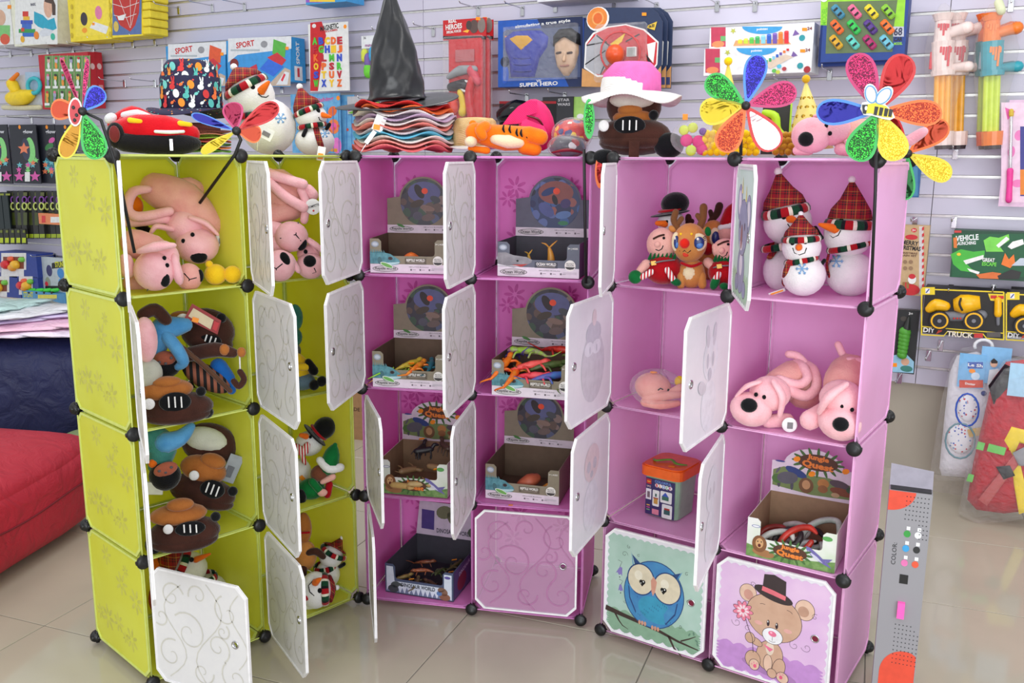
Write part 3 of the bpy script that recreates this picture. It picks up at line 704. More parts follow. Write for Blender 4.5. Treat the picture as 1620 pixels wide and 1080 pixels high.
t.part('body', [('e', 481, 835, 14, 12, 12, 26, TAN)]); t.part('head', [('e', 484, 878, 12, 17, 16, 24, DEER)]); t.part('antler', [('c', [(488, 874, 0), (500, 872, -4), (511, 880, -2)], [5, 6, 5], BROWN)]); t.part('antler', [('c', [(480, 900, 0), (478, 914, -4)], [6, 7], BROWN)]); t.part('collar', [('c', [(474, 843, 0), (489, 842, -2)], 1.8, REDP)])
# snowmen in top hats
def tophat(t, brim, crown, r, h, rot, par=None):
    hb = t.part('top_hat', [('e', brim[0], brim[1], brim[2], r*1.42, r*1.3, 2.6, NOSE, rot), ('e', crown[0], crown[1], crown[2], r, r, h, NOSE, rot)])
    f = .40; bx = brim[0]+(crown[0]-brim[0])*f; by = brim[1]+(crown[1]-brim[1])*f
    t.part('hat_ribbon', [('e', bx, by, brim[2], r*1.03, r*1.03, h*.22, REDP, rot)], hb)
t = Toy('plush_snowman', 'plush snowman in a black top hat and striped scarf in the third lime cube', 'plush snowman', shelf_pt(0, 2, 475, 775))
t.part('body', [('e', 475, 748, 12, 18, 17, 24, SNOW)]); h = t.part('head', [('e', 489, 701, 12, 22, 20, 20, SNOW)])
t.part('carrot_nose', [('c', [(484, 690, -8), (476, 688, -14)], [5, 3.4], CARROT)], h); t.part('eye', [('e', 491, 691, -6, 2.6, 2, 2.8, NOSE)], h)
STR = stripes('candy_stripe_knit', [(0, (200, 26, 40)), (.5, (240, 236, 232))], 110); t.part('scarf', [('c', [(468, 708, -4), (480, 714, -10), (486, 704, -10)], [7, 8, 5], STR)]); t.part('scarf_tail', [('c', [(476, 715, -10), (481, 728, -10)], [7, 8], STR, .5)])
tophat(t, (498, 688, 10), (513, 677, 10), 17, 19, 48); t.part('price_sticker', [('b', 479, 757, -10, 6, 1, 11, OTAG, -35)])
t = Toy('plush_elf', 'plush elf in green suit and green fur-trimmed hat beside the top hat snowman', 'plush elf', shelf_pt(0, 2, 500, 788))
t.part('body', [('e', 492, 773, 8, 22, 18, 17, GREENP)]); t.part('head', [('e', 506, 748, 6, 15, 14, 13, C((122, 70, 50), .9, 'plush'), -20)]); t.part('hat', [('c', [(521, 736, 4), (526, 716, 6), (530, 704, 8)], [16, 12, 4], GREENP)]); t.part('hat_trim', [('c', [(506, 728, 0), (520, 741, -8), (538, 739, 0)], [6, 7, 7], SNOW)])
t.part('ear', [('c', [(510, 762, -4), (526, 754, -6)], [4, 5.5], FACE)]); t.part('hand', [('e', 510, 779, -10, 8, 6, 6, FACE)]); t.part('sleeve', [('c', [(494, 762, -6), (506, 776, -8)], [6, 6], GREENP)]); t.part('shoe', [('e', 476, 786, -6, 9, 10, 13, NOSE)]); t.part('boot', [('c', [(521, 766, 4), (518, 782, 2)], 6, REDP)])
# teal toy and yellow toy in dungarees
t = Toy('plush_toy', 'pale teal plush figure standing behind the door of the second lime cube', 'plush toy', shelf_pt(0, 1, 462, 615)+Vector((0, .1, 0)))
t.part('head', [('e', 467, 502, 0, 12, 12, 21, TEALP)]); t.part('body', [('e', 464, 533, 0, 14, 12, 16, TEALP)]); t.part('leg', [('e', 466, 555, 0, 10, 10, 14, C((110, 112, 118), .9, 'plush'))])
t = Toy('plush_toy', 'yellow plush toy in grey blue dungarees with black shoes in the second lime cube', 'plush toy', shelf_pt(0, 1, 480, 618))
t.part('body', [('e', 470, 583, 8, 19, 17, 26, YELP, -10)]); t.part('dungarees', [('e', 478, 603, 4, 21, 18, 14, C((104, 128, 146), .9, 'plush'))]); t.part('arm', [('c', [(470, 580, -10), (484, 580, -12)], 6, YELP)]); t.part('glove', [('c', [(488, 573, -10), (496, 586, -10)], [6, 8], NOSE)])
for x, y in ((497, 609), (509, 603)): t.part('shoe', [('e', x, y, -14, 8, 8, 8.5, NOSE, 30)])
# ------------------------------------------------------------------ brown plush trucks (plain)
def truck(label, P, body, hood, hump, lamp, grille, knob_, extra=(), group='brown plush trucks'):
    t = Toy('plush_truck', label, 'plush truck', P, group)
    Bd = (*body[:2], body[4], body[2], body[2]*.6, body[3]); rot = body[5]
    b = t.part('body', [('e', *Bd, BROWN, rot)]); t.part('lower_panel', [('e', body[0], body[1]+body[3]*.45, body[4]-2, body[2]*.95, body[2]*.58, body[3]*.6, BROWN, rot)])
    t.part('hood', [('e', *hood[:2], body[4]+2, hood[2], hood[2]*.7, hood[3], TAN, rot)]); t.part('hood_scoop', [('e', *hump[:2], body[4]-8, hump[2], hump[2]*.7, hump[3], TAN, rot)])
    d = body[4]-body[2]*.62
    t.part('headlamp', [('e', *lamp[:2], d+3, lamp[2]*.95, 3, lamp[2], SNOW)])
    g = t.part('grille', [('e', *grille[:2], d+5, grille[2], 6, grille[3], NOSE, rot)])
    for i in (-1, 0, 1):
        t.part('grille_bar', [('b', grille[0]+i*grille[2]*.42, grille[1]+i*grille[2]*.42*math.tan(math.radians(rot)), d-1.5, 2.2, 2, grille[3]*1.1, SNOW, rot)], g)
    t.part('side_knob', [('e', *knob_[:2], body[4]-14, 8, 8, 8, NOSE)])
    for n, it in extra: t.part(n, it)
    return t
SOLE = C((168, 92, 70), .9, 'plush')
truck('brown plush truck lying on the second lime shelf under the blue cloth', shelf_pt(0, 1, 285, 672), (280, 644, 56, 25, 20, 0), (262, 616, 42, 17), (264, 604, 22, 9), (236, 639, 9), (277, 636, 24, 16), (318, 619), [('wheel', [('e', 326, 652, 20, 12, 12, 10, NOSE)])])
truck('brown plush truck tipped to the right, upper one on the third lime shelf', shelf_pt(0, 2, 330, 838)+Vector((.02, .05, 0)), (320, 776, 53, 24, 10, 22), (322, 742, 36, 22), (337, 729, 20, 12), (307, 752, 8), (336, 774, 19, 15), (368, 777),
      [('cab', [('e', 332, 702, 38, 44, 24, 34, BROWN, 20)]), ('windscreen', [('e', 326, 695, 24, 34, 14, 20, C((205, 206, 190), .9, 'plush'), 20)]), ('care_tag', [('b', 367, 741, 14, 22, 1, 46, C((150, 155, 160)), 25)]), ('barcode', [('b', 363, 746, 11, 10, 1, 18, C((90, 92, 98)), 25)])])
truck('brown plush truck lowest on the third lime shelf, black wheel at its left', shelf_pt(0, 2, 292, 872), (292, 842, 55, 27, 16, 0), (282, 813, 44, 15), (285, 798, 21, 10), (266, 837, 8), (301, 836, 23, 12), (341, 817), [('wheel', [('e', 242, 862, 16, 12, 12, 17, NOSE)])])
truck('brown plush truck upside down in the second lime cube with red tag', shelf_pt(0, 1, 320, 665)+Vector((.03, .16, 0)), (328, 522, 42, 34, 10, 20), (300, 508, 30, 14), (303, 520, 8, 7), (290, 508, 12), (333, 537, 17, 10), (350, 503),
      [('hang_tag', [('g', [(304, 480), (350, 507), (344, 529), (292, 503)], -30, 1, C((150, 30, 30)))]), ('tag_picture', [('g', [(306, 487), (338, 506), (333, 521), (298, 500)], -31.2, .6, C((214, 196, 160)))]), ('price_sticker', [('g', [(305, 501), (315, 504), (313, 511), (303, 508)], -32.5, .6, OTAG)]), ('tag_text_block', [('g', [(339, 507), (347, 511), (342, 524), (336, 520)], -32.2, .6, C((190, 30, 40)))])])
t = Toy('plush_boom', 'brown plush crane arm with tan ends and a dangling hook in the second lime cube', 'plush toy', shelf_pt(0, 1, 340, 660)+Vector((.02, .05, 0)))
t.part('arm', [('c', [(302, 560, 10), (340, 553, -4), (368, 558, -10)], [12, 12, 8], BROWN)]); t.part('tip', [('e', 355, 553, -14, 8, 8, 9, TAN)]); t.part('tip', [('e', 382, 557, -14, 7, 7, 8, TAN)]); t.part('cord', [('t', [(379, 562, -14), (380, 588, -14)], 1.2, SNOW)]); t.part('hook', [('c', [(380, 588, -14), (386, 600, -14), (378, 611, -14), (370, 603, -14)], 5, BROWN)])
t = Toy('plush_bear', 'striped plush toy with a black paw wrapped in sky blue cloth', 'plush toy', shelf_pt(0, 1, 300, 662)+Vector((0, .05, 0)))
STB = stripes('brown_black_stripe', [(0, (150, 88, 66)), (.5, (20, 18, 20))], 55, 'X')
t.part('body', [('e', 328, 597, 14, 42, 26, 19, STB, 32)]); t.part('edge', [('c', [(276, 540, -2), (320, 576, -14), (364, 618, -6)], 4, C((96, 66, 50), .9, 'plush'))])
p_ = t.part('paw', [('e', 262, 578, 4, 23, 22, 19, NOSE)]); t.part('sole', [('e', 261, 567, -10, 16, 10, 12, SOLE)], p_)
for x, y in ((252, 573), (262, 575), (271, 566)): t.part('paw_pad', [('e', x, y, -20, 2.4, 1.6, 2.2, C((90, 84, 88), .9))], p_)
t.part('cloth', [('c', [(244, 545, 6), (258, 522, 0), (292, 514, 4)], [20, 20, 12], BLUEP)]); t.part('cloth_fold', [('c', [(262, 530, -12), (280, 552, -18), (290, 572, -16), (282, 580, -14)], [10, 10, 9, 6], BLUEP)]); t.part('cloth_end', [('c', [(346, 580, 16), (360, 600, 16), (366, 616, 14)], [14, 13, 8], C((30, 100, 180), .9, 'plush'))])
t = Toy('plush_dog', 'pink plush lump pressed against the door side of the second lime cube', 'plush dog', shelf_pt(0, 1, 232, 675)+Vector((0, .02, 0)))
t.part('head', [('e', 230, 537, 0, 18, 20, 36, PINK)]); t.part('body', [('e', 234, 590, 6, 22, 20, 24, C((190, 190, 176), .9, 'plush'))]); t.part('leg', [('c', [(226, 497, 16), (245, 490, 24), (262, 505, 28)], [9, 11, 10], BROWN)])
t = Toy('plush_toy', 'teal and blue plush with a black paw at the left of the third lime cube', 'plush toy', shelf_pt(0, 2, 250, 870)+Vector((0, .06, 0)))
t.part('body', [('c', [(238, 690, 14), (255, 706, 8), (250, 735, 6)], [20, 25, 16], TEALP)]); t.part('cloth', [('c', [(262, 700, -6), (285, 692, -2), (302, 675, 6)], [17, 13, 7], BLUEP)])
p_ = t.part('paw', [('e', 261, 752, -6, 24, 20, 24, NOSE)]); t.part('sole', [('e', 262, 742, -22, 18, 6, 11, SOLE, -15)], p_); t.part('button', [('e', 242, 733, -8, 7, 6, 7, CARROT)]); t.part('label_patch', [('b', 244, 772, -12, 26, 6, 20, C((205, 205, 190), .9), 8)])
for x, y in ((252, 745), (262, 747), (271, 739)): t.part('paw_pad', [('e', x, y, -27, 2.6, 1.6, 2.2, C((90, 84, 88), .9))], p_)
# ------------------------------------------------------------------ rose cabinet, top left cube
def elf(label, P, f, b, arms=(), shoes=(), legs=(), belt=None):
    t = Toy('plush_elf', label, 'plush elf', P, 'plush elves in red suits')
    H = (f[0], f[1], f[4], f[2], f[2]*.9, f[3]); B = (b[0], b[1], b[4], b[2], b[2]*.9, b[3])
    t.part('body', [('e', *B, REDP)]); h = t.part('head', [('e', *H, FACE)])
    x0 = f[0]-f[2]*.45; y0 = f[1]-f[3]*.1
    t.part('nose', [('e', x0+4, y0+3, fr(H, x0+4, y0+3), 5, 5, 5, FACE)], h); t.part('eye', [('e', x0+14, y0-7, fr(H, x0+14, y0-7), 2.2, 1.5, 2.2, NOSE)], h)
    t.part('eyebrow', [('c', [(x, y, fr(H, x, y)) for x, y in ((x0-2, y0-6), (x0+6, y0-10), (x0+14, y0-12))], 1.6, BROWN)], h); t.part('smile', [('t', [(x, y, fr(H, x, y, .4)) for x, y in ((x0+1, y0+11), (x0+6, y0+13), (x0+11, y0+10), (x0+13, y0+5))], .8, NOSE)], h)
    yc = (f[1]+f[3]*.75)
    for i in range(7):
        x = f[0]-f[2]*.8+i*f[2]*.27; t.part('collar_point', [('c', [(x, yc+3, f[4]-f[2]*.55), (x+2, yc-5, f[4]-f[2]*.75)], [3.4, .8], GREENP, .5)])
    if belt:
        bt = t.part('belt', [('c', [(x, y, fr(B, x, y, .5)) for x, y in belt], 2.6, C((120, 116, 118), .5), .5)]); x, y = belt[len(belt)//3]; t.part('buckle', [('b', x, y, fr(B, x, y, 3), 8, 1.5, 7, C((200, 160, 80), .4, metal=.6), -10)], bt)
    for a, r in arms: t.part('arm', [('c', a, r, FACE)])
    for x, y, d, rx, rz, ro in shoes: t.part('shoe', [('e', x, y, d, rx, 8, rz, GREENP, ro)])
    for a in legs: t.part('leg', [('c', a, 5, STR)])
    return t
elf('plush elf in red suit seated at the left of the top rose cube', shelf_pt(2, 0, 1048, 453), (1047, 386, 24, 26, 14), (1050, 425, 31, 25, 14), [([(1022, 418, 0), (1012, 428, -6)], [8, 6])], [(1005, 438, -12, 11, 11, 30), (1069, 446, -16, 9, 6, 20)], [[(1030, 430, -14), (1016, 438, -14)], [(1056, 427, -16), (1064, 441, -18)]], [(1024, 418), (1034, 416), (1048, 413), (1066, 411)])
elf('plush elf with a pink ear at the right of the top rose cube', shelf_pt(2, 0, 1140, 457), (1147, 395, 20, 18, 10), (1145, 430, 25, 22, 10), [([(1131, 390, 4), (1133, 398, 2)], [5, 5]), ([(1120, 415, 14), (1131, 424, 6)], [8, 7])], [(1131, 447, -12, 7, 12, 20), (1146, 453, -14, 8, 6, 10)], [[(1137, 434, -12), (1133, 440, -14)]], [(1130, 423), (1138, 421), (1150, 420), (1160, 420)])
t = Toy('plush_snowman', 'plush snowman with a tall black top hat behind the left elf in the rose cube', 'plush snowman', shelf_pt(2, 0, 1068, 448)+Vector((.02, .07, 0)))
h = t.part('head', [('e', 1062, 352, 0, 22, 20, 19, SNOW)]); t.part('body', [('e', 1068, 405, 4, 28, 24, 36, SNOW)]); t.part('carrot_nose', [('c', [(1052, 354, -16), (1040, 353, -20)], [6, 4], CARROT)], h); t.part('eye', [('e', 1055, 351, -18, 3, 2, 3, NOSE)], h); tophat(t, (1060, 338, 0), (1068, 322, 0), 22, 18, -10)
BL = C((22, 44, 110), .3); EYEL = C((70, 120, 190), .3)
t = Toy('plush_reindeer', 'front plush reindeer with huge blue eyes and red nose in the rose cube', 'plush reindeer', shelf_pt(2, 0, 1093, 454))
H = (1091, 384, 0, 27, 26, 31); h = t.part('head', [('e', *H, DEER)]); B = (1094, 432, 4, 21, 20, 24); b = t.part('body', [('e', *B, DEER)]); t.part('belly', [('e', 1092, 432, -6, 13, 11, 15, CREAM)], b)
for x, y, rx, rz in ((1069, 382, 6.5, 15), (1105, 383, 13, 14)):
    pz = t.part('eye_patch', [('e', x, y, fr(H, x, y)+3, rx, 5, rz, CREAM)], h)
    t.part('eye', [('e', x+1, y+1, fr(H, x, y)-2, rx*.62, 2.5, rz*.68, BL)], h); t.part('iris', [('e', x+2, y+5, fr(H, x, y)-3.2, rx*.42, 1.8, rz*.35, EYEL)], h); t.part('eye_glint', [('e', x-1, y-5, fr(H, x, y)-4.5, rx*.16, 1, 2.2, WHITE)], h)
    t.part('eyelashes', [('t', [(x+rx*.55, y-7+i*3, fr(H, x, y)-1), (x+rx*.9, y-10+i*3, fr(H, x, y)+1)], .6, NOSE) for i in range(3)], h, kind='stuff')
t.part('nose', [('e', 1083, 385, fr(H, 1083, 385), 8, 7, 8, C((226, 40, 26), .9, 'plush'))], h); t.part('tongue', [('e', 1085, 402, fr(H, 1085, 402), 5, 2, 4.5, C((214, 60, 40), .9))], h); t.part('mouth', [('t', [(x, y, fr(H, x, y, .4)) for x, y in ((1075, 396), (1078, 400), (1083, 396), (1088, 400), (1093, 396))], .8, NOSE)], h)
for x in (1077, 1094): t.part('forehead_spot', [('e', x, 370, fr(H, x, 370), 2, 1, 2, YELP)], h)
AN = C((122, 78, 46), .9, 'plush')
t.part('antler', [('c', [(1106, 362, 6), (1112, 346, 6), (1113, 328, 6)], [6, 6, 6.5], AN), ('c', [(1110, 350, 6), (1104, 341, 6)], [4.5, 4.5], AN)]); t.part('antler', [('c', [(1072, 360, 6), (1066, 348, 6), (1069, 336, 6)], [5, 5.5, 5.5], AN), ('c', [(1072, 354, 6), (1078, 346, 6)], 4.5, AN)])
t.part('ear', [('e', 1117, 366, 6, 7, 4, 8, DEER, -20)]); t.part('ear_lining', [('e', 1120, 366, 2, 5, 2.5, 7.5, GREENP, -10)]); t.part('ear', [('e', 1064, 362, 6, 7, 4, 5, DEER, 30)]); t.part('collar', [('c', [(1078, 416, -12), (1094, 421, -19), (1109, 416, -12)], 2.4, REDP)])
for x in (1078, 1110): t.part('leg', [('c', [(x, 436, -4), (x+(1 if x > 1090 else -1), 450, -8)], [7, 7], DEER)])
t = Toy('plush_reindeer', 'second plush reindeer peeking out behind the front one with dark antlers', 'plush reindeer', shelf_pt(2, 0, 1130, 450)+Vector((.05, .09, 0)))
H = (1128, 372, 0, 19, 18, 24); h = t.part('head', [('e', *H, DEER)]); t.part('body', [('e', 1122, 415, 4, 20, 18, 28, DEER)]); t.part('antler', [('c', [(1124, 350, 4), (1134, 338, 4), (1138, 326, 4)], [5, 6, 6.5], BROWN), ('c', [(1127, 346, 4), (1124, 335, 4)], 4, BROWN)]); t.part('antler', [('c', [(1090, 356, 4), (1089, 343, 4)], [7, 5], BROWN), ('c', [(1082, 354, 4), (1094, 350, 4)], 4.5, BROWN)])
t.part('eye_patch', [('e', 1131, 374, -15, 9, 5, 14, CREAM)], h); t.part('eye', [('e', 1132, 376, -20, 6, 3, 10, BL)], h); t.part('ear', [('e', 1137, 358, 0, 9, 4, 6, DEER, -10)]); t.part('ear_lining', [('e', 1139, 358, -3, 5, 2, 5, GREENP)]); t.part('collar', [('e', 1120, 392, -6, 10, 14, 12, REDP)])
t = Toy('plush_santa', 'plush santa with red hat half hidden by the koala door', 'plush santa', shelf_pt(2, 0, 1152, 452)+Vector((.05, .08, 0)))
t.part('head', [('e', 1151, 369, 0, 16, 15, 17, FACE)]); t.part('body', [('e', 1154, 410, 4, 20, 18, 32, REDP)]); t.part('hat', [('c', [(1152, 354, 0), (1158, 335, 2), (1162, 325, 4)], [14, 12, 6], REDP)]); t.part('hat_trim', [('c', [(1140, 360, -6), (1155, 357, -12), (1166, 358, -8)], 4.5, SNOW)])
# bagged octopus
t = Toy('plush_octopus', 'pink plush octopus in a clear bag on the middle left rose shelf', 'plush octopus', shelf_pt(2, 1, 1035, 646))
OC = mat('coral_plush', (240, 170, 160), .95, 'plush', rgb2=(232, 150, 144)); H = (1033, 612, 8, 29, 26, 23); h = t.part('head', [('e', *H, OC, 8)])
for P_ in ([(1022, 630, -8), (1050, 626, -16), (1078, 624, -10)], [(1020, 636, -12), (1045, 640, -18), (1072, 638, -14)], [(1062, 622, -6), (1076, 614, -2)]): t.part('arm', [('c', P_, [7, 7.5, 5][:len(P_)], OC)])
t.part('eye', [('e', 1057, 618, fr(H, 1054, 618)+2, 3, 2, 3.4, NOSE)], h); t.part('eyelid', [('t', [(1041, 617, -19), (1045, 614, -20), (1049, 616, -19)], 1, NOSE)], h); t.part('fin', [('e', 1075, 603, 8, 8, 6, 9, YELP)]); t.part('price_sticker', [('e', 1034, 588.5, 4, 6, 5, 1.6, OTAG)])
FILM = mat('clear_film', (250, 250, 252), .08, 'film', alpha=.07)
t.part('bag', [('e', 1040, 614, 2, 44, 34, 31, FILM, 5)])
# ------------------------------------------------------------------ printed art on the doors (flat prints, real size)
def FP(M, off=0.0): return M @ T(0, -off, 0, 90)          # print plane: x right, y up, facing -y
def cloud(x0, y0, x1, y1, n, amp):
    P = []
    for (ax, ay), (bx, by) in (((x0, y0), (x1, y0)), ((x1, y0), (x1, y1)), ((x1, y1), (x0, y1)), ((x0, y1), (x0, y0))):
        dx, dy = bx-ax, by-ay; L = math.hypot(dx, dy)
        for i in range(n*4):
            t = i/(n*4); q = abs(math.sin(PI*t*n))*amp; P.append((ax+dx*t+dy/L*q, ay+dy*t-dx/L*q))
    return P
INK = C((52, 34, 44), .5)
def owl_art():
    b = MB(FP(Matrix.Identity(4), 0.0022)); z = 0.0; st = 0.00012
    S_ = lambda x, y: (x*DW, y*DH)
    bgm = mat('sage_print', (160, 190, 176), .45, rgb2=(176, 200, 190), scale=12); b.p2(cloud(.045*DW, .06*DH, .95*DW, .94*DH, 13, .006), bgm, z)
    b.p2(cloud(.06*DW, .05*DH, .94*DW, .22*DH, 8, .010), C((134, 168, 142), .45), z+st)
    bl = mat('owl_blue', (62, 124, 178), .45, rgb2=(72, 142, 186), scale=30); dk = C((40, 70, 120), .45); br = C((62, 46, 42), .5)
    for P, w in (([(.02, .19), (.2, .165), (.4, .14), (.55, .12), (.75, .075), (.95, .05)], [.05, .04, .035, .03, .022, .01]), ([(.12, .16), (.16, .1), (.2, .06), (.26, .04)], [.02, .014, .01, .004]), ([(.66, .10), (.72, .0), (.80, -.06)], [.025, .018, .008]), ([(.78, .085), (.86, .13), (.92, .17)], [.014, .011, .006])):
        b.l2([S_(x, y+.03) for x, y in P], [q*DH for q in w], br, z+2*st)
    for x, y, r in ((.86, .2, 60), (.9, .22, 100), (.93, .16, -40), (.94, .13, -70), (.76, .03, 120)): b.e2(*S_(x, y), .006, .0028, C((96, 130, 112), .5), z+3*st, r, 10)
    b.p2([S_(*p) for p in ((.265, .83), (.30, .68), (.5, .74), (.7, .66), (.77, .76), (.70, .6), (.3, .6))], bl, z+3*st)
    b.e2(.50*DW, .47*DH, .292*DW, .325*DH, dk, z+3.5*st, -20, 40); b.e2(.50*DW, .47*DH, .284*DW, .316*DH, bl, z+4*st, -20, 40)
    b.e2(.52*DW, .33*DH, .17*DW, .12*DH, C((58, 150, 184), .45), z+4.5*st, -12, 24)
    b.p2([S_(*p) for p in ((.275, .80), (.31, .70), (.36, .735))], dk, z+5*st); b.p2([S_(*p) for p in ((.755, .745), (.66, .70), (.71, .67))], dk, z+5*st)
    for P in ([(.245, .50), (.26, .38), (.33, .25), (.345, .33), (.30, .44)], [(.74, .46), (.72, .34), (.63, .22), (.61, .30), (.67, .40)]): b.p2([S_(*p) for p in P], dk, z+5*st); b.p2([S_(x*.96+.5*.04, y+.012) for x, y in P], bl, z+5.5*st)
    for cx, cy in ((.37, .585), (.63, .565)):
        b.e2(cx*DW, cy*DH, .138*DW, .152*DH, dk, z+5*st, -8, 32); b.e2(cx*DW, cy*DH, .126*DW, .140*DH, C((216, 204, 178), .45), z+6*st, -8, 32); b.e2(cx*DW-.008, cy*DH+.012, .04*DW, .045*DH, C((228, 220, 200), .45), z+6.5*st)
    for cx, cy, s_ in ((.385, .555, 1), (.595, .535, -1)):
        b.e2(cx*DW-.0035, cy*DH+.003, .0062, .0068, BLACK, z+7*st); b.e2(cx*DW+.0045, cy*DH+.004, .0062, .0068, BLACK, z+7*st); b.p2([(cx*DW-.0095, cy*DH+.001), (cx*DW, cy*DH-.012), (cx*DW+.0105, cy*DH+.002)], BLACK, z+7*st)
        b.e2(cx*DW+.004, cy*DH+.005, .002, .0026, WHITE, z+8*st); b.e2(cx*DW-.004, cy*DH-.001, .0014, .0018, WHITE, z+8*st)
    b.p2([S_(*p) for p in ((.47, .60), (.495, .645), (.53, .60), (.515, .50), (.495, .46), (.48, .50))], C((206, 148, 128), .45), z+8*st)
    for i in range(26):
        r_ = i*0.618 % 1; x = .34+.34*r_; y = .42-.2*((i*.37) % 1); b.l2([S_(x, y), S_(x+.004, y-.016)], .0012, dk, z+6*st)
    for fx, fy in ((.40, .175), (.53, .16)):
        for d in (-.028, 0, .028): b.e2((fx+d)*DW, fy*DH, .0042, .0075, C((206, 150, 124), .5), z+6*st, 0, 12)
    vi = C((134, 120, 186), .45)
    for x, y, s_, r in ((.155, .60, 1, -15), (.17, .44, .8, 5)):
        c_, d_ = math.cos(math.radians(r)), math.sin(math.radians(r)); P = [(-.035, -.03), (-.012, .05), (.012, .05), (.035, -.03), (.018, -.015), (0, -.032), (-.018, -.015)]
        b.p2([S_(x+s_*(px*c_-py*d_), y+s_*(px*d_+py*c_)) for px, py in P], vi, z+3*st); b.l2([S_(x, y+.05*s_), S_(x+.02, y+.1*s_), S_(x-.02, y+.11*s_)], .0012, INK, z+3*st); b.e2(x*DW, (y-.05*s_)*DH, .0018, .0024, INK, z+3*st, 0, 8)
    for x, y, r, a in ((.2, .78, .02, 0), (.24, .86, .012, 2), (.34, .8, .01, 1), (.22, .33, .012, 3), (.81, .75, .012, 1), (.83, .5, .01, 0), (.77, .25, .012, 4), (.6, .74, .009, 2)): b.l2(spiral(x*DW, y*DH, r*DW*1.6, a, 1.1, 14), .0009, INK, z+3*st)
    b.e2(.292, DH*.5, .0088, .0088, C((120, 24, 54), .4), z+12*st); return b  # last disc painted dark for the dim interior behind the finger hole
def bear_art():
    b = MB(FP(Matrix.Identity(4), 0.0022)); st = 0.00012; S_ = lambda x, y: (x*DW, y*DH)
    b.p2(cloud(.05*DW, .04*DH, .95*DW, .95*DH, 12, .006), mat('lilac_print', (214, 176, 216), .45, rgb2=(224, 192, 222), scale=9), 0)
    b.p2(cloud(.06*DW, .04*DH, .92*DW, .24*DH, 7, .010), C((192, 140, 204), .45), st)
    b.e2(.5*DW, .10*DH, .24*DW, .05*DH, C((168, 122, 176), .45), 2*st, -8)
    fur = mat('bear_fur_print', (204, 166, 142), .45, rgb2=(196, 156, 132), scale=25); fl_ = C((224, 188, 166), .45)
    def sh2(x, y, rx, ry, m, z, rot=0, o=.0014): b.e2(x*DW, y*DH, rx*DW+o, ry*DH+o, INK, z, rot, 30); b.e2(x*DW, y*DH, rx*DW, ry*DH, m, z+st*.6, rot, 30)
    sh2(.285, .735, .072, .075, fl_, 2*st); sh2(.29, .72, .04, .045, C((204, 150, 136), .45), 3.4*st, 20, 0)
    sh2(.765, .715, .078, .085, fl_, 2*st); sh2(.755, .70, .045, .045, C((190, 148, 126), .45), 3.4*st, 20, 0)
    sh2(.5, .235, .11, .135, fur, 3*st, -12); sh2(.36, .16, .065, .075, fur, 4*st); sh2(.585, .15, .05, .085, fur, 4*st, -12); sh2(.49, .165, .035, .075, fl_, 4*st); b.e2(.5*DW, .3*DH, .035*DW, .06*DH, C((228, 208, 190), .45), 4.5*st)
    sh2(.375, .325, .06, .03, fur, 4*st, -20); sh2(.325, .345, .04, .045, fur, 5*st)
    sh2(.375, .115, .042, .048, fl_, 6*st, -10); sh2(.62, .075, .05, .045, fl_, 6*st, -30); sh2(.53, .085, .038, .04, fur, 6*st)
    for x, y in ((.382, .105), (.608, .075)): b.e2(x*DW, y*DH, .005, .006, C((226, 92, 130), .45), 7.4*st, 0, 14)
    for cx, cy, R in ((.382, .105, .03), (.608, .075, .032)):
        for a in (60, 110, 160): b.e2((cx+R*math.cos(math.radians(a)))*DW, (cy+R*math.sin(math.radians(a)))*DH, .0026, .003, C((226, 150, 160), .45), 7.4*st, 0, 10)
    sh2(.515, .575, .235, .20, fur, 5*st, -10); sh2(.515, .415, .085, .068, C((238, 236, 240), .45), 7*st, -6)
    b.e2(.513*DW, .435*DH, .035*DW, .024*DH, C((232, 116, 150), .4), 8.5*st, -8); b.e2(.503*DW, .443*DH, .01*DW, .008*DH, C((246, 190, 205), .4), 9*st)
    b.l2([S_(.515, .41), S_(.515, .375)], .001, INK, 8.5*st); b.l2([S_(x, y) for x, y in arc(.515, .378, .03, 200, 340, 8, .014)], .001, INK, 8.5*st)
    for x, y in ((.472, .52), (.545, .515)): b.e2(x*DW, y*DH, .012*DW, .028*DH, INK, 8*st); b.e2(x*DW-.001, y*DH+.004, .0014, .003, WHITE, 9*st, 0, 10)
    for P in (arc(.42, .655, .035, 60, 140, 8, .02), arc(.62, .645, .05, 20, 90, 8, .03)): b.l2([S_(*p) for p in P], .0011, INK, 8*st)
    for x, y in ((.39, .5), (.64, .495)): b.e2(x*DW, y*DH, .035*DW, .018*DH, C((224, 168, 160), .45), 7*st)
    hatc = C((58, 46, 48), .5); b.e2(.50*DW, .775*DH, .168*DW, .052*DH, hatc, 9*st, -12, 30)
    b.p2([S_(*p) for p in ((.405, .80), (.415, .935), (.50, .95), (.60, .915), (.605, .765), (.5, .77))], hatc, 10*st); b.p2([S_(*p) for p in ((.40, .79), (.405, .83), (.50, .815), (.605, .79), (.602, .752), (.5, .772))], C((226, 112, 124), .45), 11*st)
    b.l2([S_(*p) for p in ((.26, .55), (.30, .44), (.345, .35), (.36, .22))], .0016, INK, 7*st)
    for i in range(9):
        a = 2*PI*i/9; b.e2((.25+.052*math.cos(a))*DW, (.565+.052*math.sin(a))*DH, .040*DW, .020*DH, INK, (8+i*.05)*st, math.degrees(a)); b.e2((.25+.052*math.cos(a))*DW, (.565+.052*math.sin(a))*DH, .036*DW, .017*DH, C((232, 130, 156), .45), (8.6+i*.05)*st, math.degrees(a)); b.e2((.25+.035*math.cos(a))*DW, (.565+.035*math.sin(a))*DH, .02*DW, .009*DH, C((244, 216, 224), .45), (9.4+i*.05)*st, math.degrees(a))
    b.e2(.25*DW, .565*DH, .016*DW, .016*DH, C((226, 92, 120), .4), 10.5*st)
